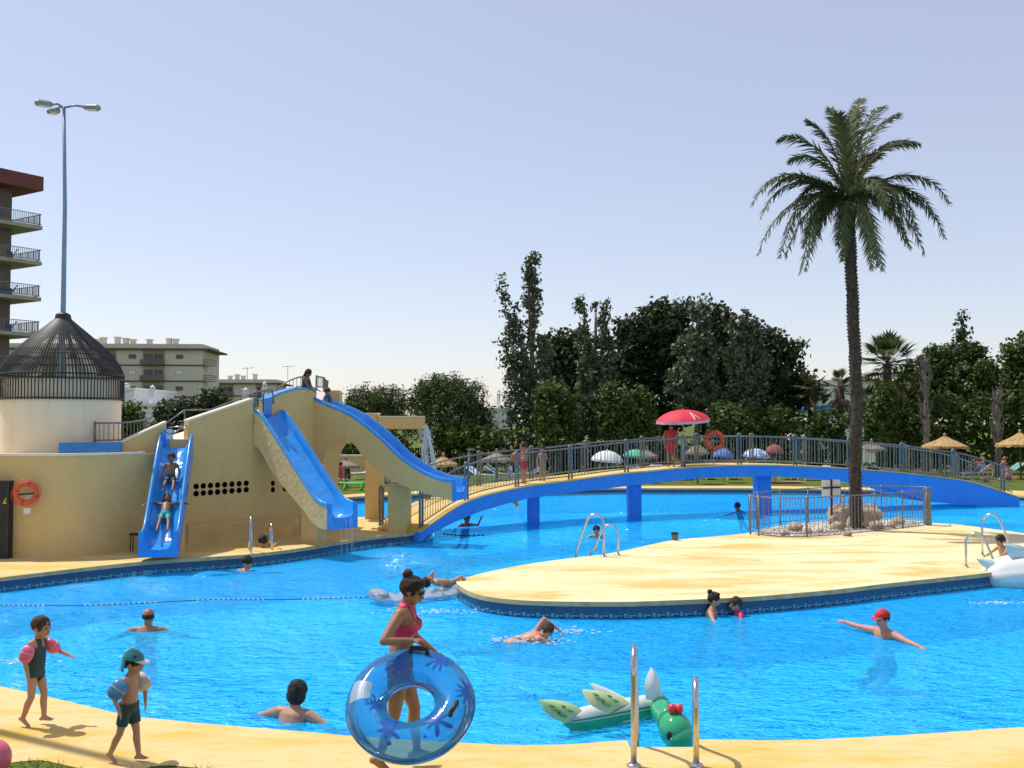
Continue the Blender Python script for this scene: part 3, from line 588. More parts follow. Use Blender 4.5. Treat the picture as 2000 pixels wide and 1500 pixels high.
def panel(A, B, za, zb, th, holes=()):
    """Wall panel from A to B (plan), sloping top, real round recesses given as (px, py, radius)."""
    A = Vector((A.x, A.y, 0)); B = Vector((B.x, B.y, 0)); d = B - A; L = d.length; d /= L; nb = Vector((-d.y, d.x, 0))
    if nb.y < 0: nb = -nb
    pt = lambda s, z, k=0.0: A + d * s + nb * k + Vector((0, 0, z))
    outer = [(0, 0), (L, 0), (L, zb), (0, za)]; mb = MB(); hs = []
    for (px, py, r) in holes:
        r0 = ray(px, py); den = r0.dot(nb); t = ((A - Vector((0, 0, H))).dot(nb)) / den; X = Vector((0, 0, H)) + r0 * t
        s = (X - A).dot(d); hs.append([(s + r * math.cos(a), X.z + r * math.sin(a)) for a in np.linspace(0, 2 * math.pi, 14, endpoint=False)])
    polys = [[Vector((s, z, 0)) for s, z in outer]] + [[Vector((s, z, 0)) for s, z in h] for h in hs]
    tr = geometry.tessellate_polygon(polys); pts = [p for q in polys for p in q]
    mb.add([pt(p.x, p.y) for p in pts], [tuple(t) for t in tr])
    mb.add([pt(s, z) for s, z in outer] + [pt(s, z, th) for s, z in outer], [(4, 5, 6, 7), (0, 1, 5, 4), (1, 2, 6, 5), (2, 3, 7, 6), (3, 0, 4, 7)])
    hm = MB()
    for h in hs:
        n = len(h); hm.add([pt(s, z) for s, z in h] + [pt(s, z, th * .8) for s, z in h], [(i, (i + 1) % n, (i + 1) % n + n, i + n) for i in range(n)] + [tuple(range(n, 2 * n))])
    return mb, hm, [pt(0, za), pt(L, zb)], nb
holes1 = [(383 + (495 - 383) * k / 8, (950 - 7 * k / 8) + r * (14 - 1.5 * k / 8), .072) for k in range(9) for r in (0, 1)]
holes2 = [(533 + 11.5 * k, 944 - .8 * k + r * 12.5, .07) for k in range(4) for r in (0, 1)]
for i in range(0, len(st) - 1):
    (x0, Y0, t0, n0), (x1, Y1, t1, n1) = st[i], st[i + 1]
    if x0 == x1: continue
    A = Q(x0, t0, Y0); B = Q(x1, t1, Y1)
    hl = holes1 if x0 == 368 else ([h for h in holes2 if x0 < h[0] < x1] if x0 > 500 else [])
    hl = [h for h in hl if x0 + 3 < h[0] < x1 - 3]
    mb, hm, tp, nb = panel(A, B, A.z, B.z, .28, hl)
    wp = obj('wall_panel', mb, M['plaster'], sb)
    if hl: tag(obj('vent_holes', hm, M['dark'], wp))  # hole linings near black, their unlit depth put into the colour
    if not n0:
        mt = M['bluelip'] if x0 >= 520 else M['drum']
        q0, q1 = tp; mb = MB().loft([[p - nb * .02 + Vector((0, 0, -.005)), p + nb * .30 + Vector((0, 0, -.005)), p + nb * .30 + Vector((0, 0, .045)), p - nb * .02 + Vector((0, 0, .045))] for p in (q0, q1)]); obj('wall_cap', mb, mt, wp)
    if x0 >= 368:
        q0 = Vector((A.x, A.y, 0)) - nb * .06; q1 = Vector((B.x, B.y, 0)) - nb * .06
        obj('plinth', MB().prism([q0, q1, q1 + nb * .055, q0 + nb * .055], (0, 0, .5)), M['plinth'], wp)
# block at the head of the right-hand slide
p = Q(640, 788, 28.4); q = Q(640, 762, 28.4)
obj('head_block', MB().box((p.x + .1, 28.75, (p.z + q.z) / 2 - .1), (.42, .5, q.z - p.z + .2)), M['plaster'], sb, bevel=.03)
# blue cheeks at the slide entries
for (px, Yd, yt, yb) in ((325, 24.5, 838, 872), (523, 26.05, 778, 812)):
    a = Q(px, yt, Yd); b = Q(px, yb, Yd); obj('entry_cheek', MB().box((a.x, Yd + .1, (a.z + b.z) / 2), (.10, .55, a.z - b.z)), M['blue'], sb, bevel=.02)
# walkway and platform behind the walls
wk = [(-8.9, 25.0, 2.2), (-8.0, 25.2, 2.45), (-7.2, 26.0, 2.8), (-6.6, 26.6, 2.95), (-5.9, 27.6, 3.0), (-5.2, 28.4, 3.0)]
obj('walkway', MB().loft([[Vector((x, y, z - .15)), Vector((x - 1.2, y + 1.2, z - .15)), Vector((x - 1.2, y + 1.2, z)), Vector((x, y, z))] for x, y, z in wk]), M['drum'], sb)
obj('back_wall', MB().loft([[Vector((x - 1.2, y + 1.2, 0)), Vector((x - 1.4, y + 1.4, 0)), Vector((x - 1.4, y + 1.4, z - .16)), Vector((x - 1.2, y + 1.2, z - .16))] for x, y, z in wk]), M['plaster'], sb)
obj('end_wall', MB().box((-5.75, 29.0, 1.42), (.5, 1.0, 2.84)), M['plaster'], sb)

# handrails: pipes with bars
def railing(name, label, path, h, post_step, bar_step, m, r=.022, group=None, hoop=False, mid=True, cat='railing', bw=.016):
    path = [Vector(p) for p in path]; t = thing(name, label, cat, path[0], group)
    up = Vector((0, 0, h)); mb = MB().tube([p + up for p in path], r, 7); obj('handrail', mb, m, t, smooth=True)
    if mid: obj('bottom_rail', MB().tube([p + Vector((0, 0, .10)) for p in path], r * .8, 6), m, t, smooth=True)
    if bar_step:
        bm_ = mesh_of(MB().box((0, 0, 0), (bw, bw, h - .10)), m, 'bar')
        for p, tg in walk(path, bar_step, bar_step): inst('bar', bm_, t, p + Vector((0, 0, .10 + (h - .10) / 2)))
    if post_step:
        for p, tg in walk(path, post_step):
            if hoop:
                tg = Vector((tg.x, tg.y, 0)).normalized(); q = p + tg * .13
                arc = [p + Vector((0, 0, -.02)), p + Vector((0, 0, h + .03))] + [p.lerp(q, .5 - .5 * math.cos(a)) + Vector((0, 0, h + .03 + .07 * math.sin(a))) for a in np.linspace(.3, math.pi - .3, 5)] + [q + Vector((0, 0, h + .03)), q + Vector((0, 0, -.02))]
                obj('post', MB().tube(arc, r * 1.35, 7), m, t, smooth=True)
            else: obj('post', MB().tube([p, p + Vector((0, 0, h + .04))], r * 1.4, 7), m, t, smooth=True)
    return t
railing('handrail', 'curved steel handrail with bars beside the round tower', catmull([Q(185, 868, 24.0), Q(215, 868, 24.0), Q(250, 866, 24.3), Q(292, 858, 25.0)], 4), .50, 1.4, .11, M['rail'])
def pipe_rail(label, pts, posts, r=.022, m='rail'):
    pts = [Q(*p) for p in pts]; t = thing('handrail', label, 'railing', pts[0]); obj('handrail_pipe', MB().tube(pts, r, 7), M[m], t, smooth=True)
    for p in posts:
        a = Q(*p[0]); b = Q(*p[1]); obj('post', MB().tube([a, b], r, 7), M[m], t, smooth=True)
pipe_rail('long slim handrail climbing the stair wall towards the slide top', [(325, 826, 25.2), (360, 801, 25.4), (412, 800, 26.0), (500, 765, 26.6), (532, 760, 26.8)], [((360, 801, 25.4), (362, 845, 25.4)), ((412, 800, 26.0), (414, 835, 26.0)), ((470, 777, 26.4), (471, 800, 26.4))], .018)
pipe_rail('handrail pair beside the stair head at the middle slide', [(425, 810, 26.2), (458, 789, 26.4), (500, 764, 26.7), (545, 766, 27.0)], [((500, 764, 26.7), (501, 800, 26.7)), ((545, 766, 27.0), (545, 790, 27.0))], .018)
pipe_rail('hoop shaped grab rail at the top of the middle slide', [(514, 806, 26.1), (514, 772, 26.1), (517, 762, 26.1), (524, 759, 26.1), (531, 762, 26.1), (534, 774, 26.1), (534, 790, 26.1)], [((497, 806, 25.9), (497, 775, 25.9))], .024)
pipe_rail('low white grab bars across the entry of the left slide', [(330, 835, 24.7), (368, 832, 24.8)], [((333, 848, 24.6), (352, 838, 24.7)), ((352, 838, 24.7), (367, 833, 24.7))], .018, 'steel')
railing('handrail', 'barred railing along the top platform behind the girl', [Q(538, 786, 28.2), Q(562, 770, 28.4), Q(582, 762, 28.6), Q(604, 760, 28.8)], .36, .9, .12, M['rail'])
railing('handrail', 'barred railing on the right side of the slide platform', [Q(618, 762, 28.6), Q(630, 763, 29.0), Q(641, 772, 30.2)], .38, .7, .12, M['rail'])

# ------------------------------------------------------------------ slides
def slide(name, label, cl, width, zr, dep, zb, body_m, loc, mouth=True, chute_m='bluewet'):
    """cl: plan centre line points; zr rim height, dep channel depth, zb underside, per point."""
    t = thing(name, label, 'water slide', loc); hw = width / 2; n = len(cl); ch = []; bd = []; rimL = []; rimR = []
    for i, p in enumerate(cl):
        d = (cl[min(i + 1, n - 1)] - cl[max(i - 1, 0)]); d.z = 0; d.normalize(); s = Vector((d.y, -d.x, 0))
        z, f, b = zr[i], zr[i] - dep[i], zb[i]; at = lambda a, zz: Vector((p.x, p.y, 0)) + s * a + Vector((0, 0, zz))
        ch.append([at(-hw - .045, z - .03), at(-hw - .03, z + .015), at(-hw + .02, z + .02), at(-hw + .05, z - .03), at(-hw + .065, f + .14), at(-hw + .16, f + .02), at(0, f), at(hw - .16, f + .02), at(hw - .065, f + .14), at(hw - .05, z - .03), at(hw - .02, z + .02), at(hw + .03, z + .015), at(hw + .045, z - .03), at(hw + .03, z - .06), at(hw - .01, f - .03), at(-hw + .01, f - .03), at(-hw - .03, z - .06)])
        bd.append([at(-hw - .035, z - .055), at(-hw + .02, z - .055), at(-hw + .02, f - .035), at(hw - .02, f - .035), at(hw - .02, z - .055), at(hw + .035, z - .055), at(hw + .035, b), at(-hw - .035, b)])
        rimL.append(at(-hw, z + .018)); rimR.append(at(hw, z + .018))
    obj('chute', MB().loft(ch), M[chute_m], t, smooth='auto')
    for fj in (.18, .42, .70):
        j = int(fj * (n - 1)); a_, b_ = ch[j], ch[j + 1]; u = Vector((0, 0, .004)); tq = .035 / max((b_[0] - a_[0]).length, .01)
        obj('joint_strip', MB().loft([[v + u for v in a_[:13]], [v.lerp(w_, tq) + u for v, w_ in zip(a_[:13], b_[:13])]], caps=False, closed=False), M['bluelip'], t)
    obj('slide_body', MB().loft(bd), M[body_m], t, smooth='auto')
    for rm in (rimL, rimR): obj('rim', MB().tube(rm, .026, 7), M['bluelip'], t, smooth=True)
    if mouth:
        d = (cl[-1] - cl[-2]); d.z = 0; d.normalize(); s = Vector((d.y, -d.x, 0)); z, f, b = zr[-1], zr[-1] - dep[-1], zb[-1]; p = Vector((cl[-1].x, cl[-1].y, 0))
        sec = [(-hw - .05, b - .01), (hw + .05, b - .01), (hw + .05, z + .03), (hw - .06, z + .03), (hw - .065, f + .14), (hw - .16, f + .02), (0, f - .0), (-hw + .16, f + .02), (-hw + .065, f + .14), (-hw + .06, z + .03), (-hw - .05, z + .03)]
        obj('mouth_plate', MB().loft([[p + s * a + d * k + Vector((0, 0, zz)) for a, zz in sec] for k in (.001, .06)]), M['blue'], t, bevel=.006)
    return t
def prof(n, ks, vs): return [float(np.interp(i / (n - 1), ks, vs)) for i in range(n)]
def smooth_prof(n, ks, vs):
    pts = catmull([Vector((k, v, 0)) for k, v in zip(ks, vs)], 12); xs = [p.x for p in pts]; ys = [p.y for p in pts]
    return [float(np.interp(i / (n - 1), xs, ys)) for i in range(n)]
n = 26
cl = [Vector((-8.03, 24.55, 0)).lerp(Vector((-7.47, 21.75, 0)), i / (n - 1)) for i in range(n)]
s1 = slide('water_slide', 'left blue water slide, short and steep, with two children on it', cl, .70, smooth_prof(n, (0, .1, .3, .6, .85, 1), (2.62, 2.52, 2.08, 1.30, .70, .60)), prof(n, (0, .15, 1), (.30, .40, .36)), smooth_prof(n, (0, .1, .3, .6, .85, 1), (2.05, 1.92, 1.45, .68, .14, .10)), 'blue', (-7.5, 21.8, 0))
obj('support_leg', MB().box((-7.72, 23.2, .42), (.55, .4, .84)), M['plaster'], s1)
cl = [Vector((-6.22, 26.15, 0)).lerp(Vector((-4.02, 24.28, 0)), i / (n - 1)) for i in range(n)]
s2 = slide('water_slide', 'middle blue water slide with rough ochre sides and an empty chute', cl, .80, smooth_prof(n, (0, .08, .3, .65, .85, 1), (3.22, 3.14, 2.58, 1.62, 1.12, 1.00)), prof(n, (0, .12, .85, 1), (.12, .34, .34, .32)), smooth_prof(n, (0, .1, .3, .65, .85, 1), (2.35, 2.2, 1.62, .92, .50, .43)), 'plaster2', (-4.4, 24.6, 0))
a = P(589, 1062); obj('support_leg', MB().box((a.x + .25, a.y + .22, .52), (.46, .4, 1.04), rz=R(-20)), M['plaster'], s2)
tag(obj('leg_paint', MB().box((a.x + .03, a.y + .27, .5), (.012, .36, 1.0), rz=R(-20)), M['yellow'], s2))  # thin slab colouring the leg's left face as sunlit
# right-hand slide: arch in its side, long run towards the bridge
n = 60
A3 = Vector((-5.33, 28.12, 0)); B3 = Vector((-1.40, 26.88, 0)); cl = [A3.lerp(B3, i / (n - 1)) for i in range(n)]
pxs = []
for p in cl:
    q = p + Vector((-.12, -.38, 0)); pxs.append(1000 + 2000 * q.x / q.y)
tx = (600, 612, 640, 660, 690, 720, 750, 765, 780, 800, 830, 860, 885); ty = (770, 777, 790, 797, 812, 834, 860, 876, 890, 905, 923, 935, 939)
bx = (600, 629, 631, 634, 640, 650, 660, 672, 685, 697, 706, 716, 735, 757, 790, 840, 885); by = (2000, 2000, 925, 900, 880, 866, 859, 857, 861, 872, 885, 897, 916, 932, 949, 966, 978)
zr = []; zb = []
for p, px in zip(cl, pxs):
    Yn = p.y - .40; z = Q(px, interp(px, tx, ty), Yn).z; b = Q(px, interp(px, bx, by), Yn).z; zr.append(z); zb.append(max(b, 0.0) if b > 0.2 else 0.0)
s3 = slide('water_slide', 'right blue water slide, the longest, sweeping over an ochre arch to the bridge', cl, .84, zr, prof(n, (0, .05, .2, 1), (.10, .24, .34, .32)), zb, 'plaster', (-3.4, 27.3, 0), chute_m='blue')
a = P(757, 1040.5); b = P(791, 1040.5)
obj('support_leg', MB().prism([(a.x, a.y, 0), (b.x, b.y - .06, 0), (b.x + .1, b.y + .72, 0), (a.x + .1, a.y + .76, 0)], (0, 0, 1.32)), M['plaster'], s3)
# waterfall beam on its pillar
wf = thing('waterfall_channel', 'ochre overhead channel spilling water behind the right slide', 'water feature', P(729, 1014))
p = P(713, 1014); q = P(745, 1014)
zc_ = Q(745, 838, p.y).z
obj('pillar', MB().box(((p.x + q.x) / 2, p.y + .3, zc_ / 2), (q.x - p.x, .6, zc_)), M['plaster'], wf)
tag(obj('pillar_paint', MB().box((p.x - .004, p.y + .3, zc_ / 2), (.008, .59, zc_ - .02)), M['yellow'], wf))  # sunlight on the pillar's left side, painted as a yellow slab
a = Q(640, 838, p.y - .05); b = Q(737, 838, p.y - .05); c = Q(826, 838, p.y - .05); tz = Q(737, 809, p.y).z; tz2 = Q(780, 815, p.y).z
obj('beam', MB().box(((b.x + c.x) / 2, p.y + .3, (zc_ + tz2) / 2), (c.x - b.x, .7, tz2 - zc_)), M['plaster'], wf, bevel=.015)
obj('beam_end', MB().box(((a.x + b.x) / 2 - .002, p.y + .3, (zc_ + tz) / 2), (b.x - a.x, .72, tz - zc_)), M['plaster'], wf, bevel=.015)
obj('beam_cap', MB().box(((a.x + b.x) / 2, p.y + .3, tz + .02), (b.x - a.x, .74, .04)), M['drum'], wf); obj('beam_cap', MB().box(((b.x + c.x) / 2 + .01, p.y + .3, tz2 + .02), (c.x - b.x - .02, .72, .04)), M['drum'], wf)
def make_fall():
    m, nt, b, o = nodes('falling_water'); b.inputs['Base Color'].default_value = (.80, .88, .95, 1); b.inputs['Roughness'].default_value = .12; b.inputs['Alpha'].default_value = .62
    return m
M['fall'] = make_fall()
wm = MB(); x0, y0, z0 = c.x, p.y + .02, zc_ + .12
for k in range(150):
    yy = y0 + random.uniform(0, .56); vx = random.uniform(.05, .62) if k % 3 else random.uniform(.45, .62); zz = z0 - random.uniform(0, .12); xo = x0 - random.uniform(0, .20) * (vx < .4); ts = random.uniform(0, .45); path = []; rad = []
    te = ts + random.uniform(.08, .22)
    for j in range(7):
        tt = ts + (te - ts) * j / 6; path.append((xo + vx * tt * 1.25 + random.uniform(-.012, .012), yy + random.uniform(-.012, .012), zz - 4.9 * tt * tt - .05 * tt)); rad.append(.004 + .012 * random.random() * math.sin(math.pi * (j + .5) / 7))
    if path[-1][2] > -.3: wm.tube(path, rad, 5)
for k in range(420):
    tt = random.uniform(.02, .78); vx = random.uniform(.0, .66)
    pz = z0 - 4.9 * tt * tt
    if pz > WZ: wm.ell((x0 + vx * tt * 1.3 + random.uniform(-.05, .05), y0 + random.uniform(-.05, .62), pz), (.011, .011, .02 + .015 * random.random()), nu=5, nv=4)
fw = tag(obj('falling_water', wm, M['fall'], None, True, origin=(x0, y0, z0)), 'stream of falling water breaking into drops below the channel', 'water', kind='stuff')
mb = MB()
for k in range(4):
    p0 = Vector((-3.95 + random.uniform(-.2, .2), 24.30 + random.uniform(-.1, .1), .66)); mb.tube([p0, p0 + Vector((.03, -.05, -.35)), p0 + Vector((.05, -.07, -.94))], [.003, .005, .004], 4)
tag(obj('water_trickle', mb, M['fall'], None, True, origin=(-4, 24.3, 0)), 'thin trickle of water dripping from the middle slide mouth', 'water', kind='stuff')

# ================================================================== bridge
nr = [(820, 1040, 27.4), (860, 1012, 28.3), (900, 987, 29.2), (940, 971, 29.9), (985, 960, 30.7), (1042, 949, 31.7), (1122, 939, 32.8), (1210, 927, 33.8), (1275, 921, 34.4), (1350, 914, 35.1), (1450, 910, 35.9), (1550, 911, 36.6), (1650, 916, 37.3), (1758, 924, 38.0), (1835, 933, 38.5), (1890, 941, 38.85), (1945, 957, 39.2), (1991, 973, 39.5)]
bt = [(820, 1060), (837, 1046), (885, 1021), (935, 1000), (985, 985), (1030, 974), (1135, 960), (1255, 946), (1375, 933), (1480, 930), (1510, 930), (1650, 939), (1683, 944), (1736, 952), (1760, 962), (1815, 980), (1868, 985), (1945, 990), (1995, 995)]
edge = catmull([Q(*p) for p in nr], 4)
br = thing('footbridge', 'blue arched footbridge with a pale deck crossing the pool', 'bridge', (8, 34, 0))
beamr = []; deckr = []; farl = []; nearl = []
for i, p in enumerate(edge):
    d = edge[min(i + 1, len(edge) - 1)] - edge[max(i - 1, 0)]; d.z = 0; d.normalize(); s = Vector((-d.y, d.x, 0))
    px = 1000 + 2000 * p.x / (p.y * math.cos(TH) + (p.z - H) * math.sin(TH)); zb_ = Q(px, interp(px, [b[0] for b in bt], [b[1] for b in bt]), p.y).z
    zb_ = min(max(zb_, -.6), p.z - .1); W = 1.55
    beamr.append([Vector((p.x, p.y, zb_)), Vector((p.x, p.y, zb_)) + s * W, p + s * W - Vector((0, 0, .0)), p - Vector((0, 0, .0))])
    deckr.append([p + s * -.03 + Vector((0, 0, .004)), p + s * (W + .03) + Vector((0, 0, .004)), p + s * (W + .03) + Vector((0, 0, .05)), p + s * -.03 + Vector((0, 0, .05))])
    nearl.append(p + s * .12 + Vector((0, 0, .05))); farl.append(p + s * (W - .12) + Vector((0, 0, .05)))
obj('beam', MB().loft(beamr), M['bridgeblue'], br, smooth='auto'); obj('deck', MB().loft(deckr), M['deck'], br)
for px, Yd in ((1042, 32.2), (1241, 34.5), (1494, 36.7)):
    p = P(px, 1000, 0); x = (px - 1000) / 2000 * Yd; wd = 24 / ppm(Yd) if px < 1400 else 25 / ppm(Yd)
    zt = min((q[0].z for q in beamr if abs(q[0].x - x) < .8)) + .12
    obj('pier', MB().box((x, Yd + .55, (zt + FZ) / 2), (wd, .9, zt - FZ)), M['bridgeblue'], br, bevel=.02)
def sub(path, x0, x1): return [p for p in path if x0 <= p.x <= x1]
railing('bridge_railing', 'near grey railing of the footbridge with hooped posts', nearl[1:-1], .98, 2.3, .135, M['rail'], .024, 'railings along the footbridge', True)
railing('bridge_railing', 'far grey railing of the footbridge behind the lifeguard', farl[1:-1], .98, 2.3, .21, M['rail'], .024, 'railings along the footbridge', True)

# ================================================================== palm enclosure on the island
fr = catmull([P(1482, 1046.5), P(1542, 1050), P(1610, 1047), P(1667, 1042), P(1748, 1034), P(1814, 1026)], 4)
bk = catmull([P(1814, 1026), P(1806, 1017), P(1700, 1015), P(1600, 1019), P(1500, 1030), P(1462, 1041), P(1482, 1046.5)], 3)
railing('palm_fence', 'brown metal fence with thin bars round the palm, front run', fr, 1.0, 1.3, .14, M['fencemetal'], .016, None, False, True, 'fence', .011)
railing('palm_fence', 'rear run of the metal fence behind the palm rocks', bk, 1.0, 1.35, .15, M['fencemetal'], .015, None, False, True, 'fence', .011)
p = P(1815, 1026); tag(obj('end_post', MB().box((p.x - .02, p.y + .08, .53), (.16, .22, 1.06)), M['fencemetal'], None, bevel=.01, origin=(p.x, p.y, 0)), 'broad brown end post closing the right end of the palm fence', 'post')
poly = offset(fr + bk[1:-1], 0)
gp = [q + (Vector((9.0, 28, 0)) - q) * .06 for q in fr + bk[1:-1]]
struct('gravel_bed', flat(MB(), gp, [], .02), M['gravel'])
from mathutils import noise as mnoise
def stone(c, r, seed, squash=.8):
    rr = np.random.RandomState(seed); mb = MB().ell(c, (r, r * rr.uniform(.8, 1), r * squash), nu=34, nv=22); o = Vector(rr.uniform(0, 50, 3)); out = []; c = Vector(c)
    for v in mb.v:
        d = Vector(v) - c; q = d / r
        k = 1 + .34 * mnoise.noise(q * 1.4 + o) + .17 * (1 - 2 * abs(mnoise.noise(q * 3.1 + o))) + .09 * mnoise.noise(q * 7 + o) - .16 * max(0, mnoise.noise(q * 4.2 - o) - .15)
        out.append(tuple(c + d * k))
    mb.v = out; return mb
sts = [(1648, 1010, .33, 'big pitted boulder left of the palm trunk'), (1695, 1008, .34, 'tall pitted boulder right of the palm trunk'), (1672, 1028, .24, 'rounded boulder in front of the palm trunk'), (1635, 1030, .17, 'small boulder at the left foot of the rock pile'), (1712, 1028, .17, 'small boulder at the right foot of the rock pile'), (1553, 1033, .18, 'lone boulder in the gravel left of the palm'), (1577, 1038, .12, 'fist sized stone next to the lone boulder'), (1740, 1026, .12, 'small stone right of the rock pile by the fence'), (1755, 1020, .15, 'flat stone near the right end of the palm fence'), (1533, 1041, .11, 'low stone by the left corner of the palm fence'), (1600, 1036, .09, 'tiny stone in the gravel between the boulders'), (1655, 1041, .10, 'tiny stone at the front fence under the boulders')]
for k, (px, py, r, lb) in enumerate(sts):
    g = P(px, py + 6); z = r * .62; 
    if k < 2: g = P(px, 1030) + Vector((0, .15, 0)); z = Q(px, py, g.y).z
    c = Vector((g.x, g.y, z)); mb = stone(c, r * (1.05 if k < 2 else 1), 30 + k, .95 if k < 3 else .75)
    tag(obj('boulder', mb, M['rock'], None, True, origin=(c.x, c.y, 0)), lb, 'rock', 'rocks round the palm')
gm = MB()
for k in range(900):
    a, b = random.random(), random.random(); q = gp[random.randrange(len(gp))]; c = Vector((9.05, 28.1, 0)) + (q - Vector((9.05, 28.1, 0))) * math.sqrt(a) * .98
    gm.ell((c.x, c.y, .03), (random.uniform(.015, .04), random.uniform(.015, .04), random.uniform(.012, .03)), nu=5, nv=4)
tag(obj('gravel', gm, M['gravel']), kind='stuff')
# pale board on a dark cross frame behind the fence
bd = thing('notice_board', 'pale square board on a dark cross frame above the palm fence', 'sign', P(1623, 1030))
by_ = P(1623, 1030).y
for px0, px1, y0, y1 in ((1605, 1622, 938, 951.5), (1625.5, 1641, 937, 950), (1605.5, 1622, 954.5, 969), (1625.5, 1641.5, 953, 967)):
    a = Q(px0, y0, by_); b = Q(px1, y1, by_); obj('panel', MB().box(((a.x + b.x) / 2, by_ + .012, (a.z + b.z) / 2), (b.x - a.x, .02, a.z - b.z)), M['white'], bd)
a = Q(1623.5, 936, by_); obj('post', MB().tube([(a.x, by_ - .01, 0), (a.x, by_ - .01, a.z)], .028, 8), M['dark'], bd)
a = Q(1607, 953.5, by_ - .03); b = Q(1641, 951.5, by_ - .03); obj('crossbar', MB().beam(a, b, .03, .045), M['dark'], bd)
# ================================================================== vegetation
def leaf_mesh(centers, size, rs, up_bias=0.3, aspect=0.6, out=None):
    """Kite shaped leaves at the given centres, as numpy arrays -> mesh data."""
    n = len(centers); nrm = rs.normal(size=(n, 3)); nrm[:, 2] += up_bias
    if out is not None: nrm += out * 0.9
    nrm /= np.linalg.norm(nrm, axis=1)[:, None]; a = np.cross(nrm, rs.normal(size=(n, 3))); a /= np.linalg.norm(a, axis=1)[:, None] + 1e-9; b = np.cross(nrm, a)
    s = size * rs.uniform(.6, 1.3, (n, 1)); w_ = s * aspect
    v = np.empty((n, 4, 3)); fold = nrm * s * .12
    v[:, 0] = centers - a * s; v[:, 1] = centers + b * w_ + fold; v[:, 2] = centers + a * s; v[:, 3] = centers - b * w_ + fold
    return v.reshape(-1, 3)
def quads_obj(name, v, m, parent):
    off = ABS[parent.name]; n = len(v) // 4; me = bpy.data.meshes.new(name); v = v - np.array(off)
    me.vertices.add(len(v)); me.vertices.foreach_set('co', v.astype(np.float32).ravel()); me.loops.add(n * 4); me.loops.foreach_set('vertex_index', np.arange(n * 4, dtype=np.int32))
    me.polygons.add(n); me.polygons.foreach_set('loop_start', np.arange(0, n * 4, 4, dtype=np.int32)); me.polygons.foreach_set('loop_total', np.full(n, 4, dtype=np.int32))
    me.update(); me.validate(); me.materials.append(m); o = bpy.data.objects.new(name, me); link(o, parent); ABS[o.name] = off; return o
def tree(name, label, cat, px, Yd, lobes, nleaf, lsize, m, seed, group=None, trunk=None, trunk_r=.2, clump=.35, surf=.75, wob=.25, ydepth=1.0, zbase=0.0, limbs=6, aspect=.6, bark='bark', csz=12, leaves_name='crown', conv=None):
    """lobes: (px, py, rx_px, ry_px[, dY]) at depth Yd."""
    rs = np.random.RandomState(seed); k = 1 / ppm(Yd); base = Vector(((px - 1000) * k, Yd, zbase)); t = thing(name, label, cat, base, group)
    L = []
    for lb in lobes:
        dY = lb[4] if len(lb) > 4 else 0; c = Q(lb[0], lb[1], Yd + dY); L.append((np.array(c), np.array((lb[2] * k, max(lb[2] * k * ydepth, .3), lb[3] * k))))
    wts = np.array([(r[0] * r[2]) ** .9 for c, r in L]); wts /= wts.sum()
    nc = max(nleaf // csz, 8); ci = rs.choice(len(L), nc, p=wts); d = rs.normal(size=(nc, 3)); d /= np.linalg.norm(d, axis=1)[:, None]
    rad = (surf + (1 - surf) * rs.uniform(0, 1, nc)) * (1 + np.clip(wob * rs.normal(size=nc) * .5, -.3, .22)); rad = np.where(rs.uniform(size=nc) < .25, rs.uniform(.1, 1, nc), rad)
    cc = np.array([L[i][0] for i in ci]) + d * np.array([L[i][1] for i in ci]) * rad[:, None]
    li = rs.randint(0, nc, nleaf); cs = clump * rs.uniform(.5, 1.4, (nc, 1)); pos = cc[li] + np.clip(rs.normal(size=(nleaf, 3)), -1.6, 1.6) * cs[li] * .55
    pos[:, 2] = np.maximum(pos[:, 2], zbase + .05)
    quads_obj(leaves_name, leaf_mesh(pos, lsize, rs, .35, aspect, d[li]), m, t)
    # trunk and limbs
    zt = max(c[2] + r[2] * .3 for c, r in L); cx = L[0][0]
    top = Vector((cx[0], cx[1], zt)) if trunk is None else Q(trunk[0], trunk[1], Yd)
    mid = base.lerp(top, .45) + Vector((rs.uniform(-.2, .2), rs.uniform(-.2, .2), 0))
    pth = catmull([base, base.lerp(mid, .5), mid, top], 3); n = len(pth)
    tr = obj('trunk', MB().tube(pth, [trunk_r * (1.15 - .95 * i / (n - 1)) for i in range(n)], 8), M[bark], t, smooth=True)
    mb = MB()
    for j in range(limbs):
        c, r = L[rs.randint(len(L))]; e = Vector(c + rs.uniform(-.7, .7, 3) * r); s0 = base.lerp(top, rs.uniform(.25, .7))
        mb.tube([s0, s0.lerp(e, .5) + Vector((0, 0, .2)), e], [trunk_r * .45, trunk_r * .28, trunk_r * .08], 6)
    if limbs: obj('limbs', mb, M[bark], t, smooth=True)
    return t
D = 62
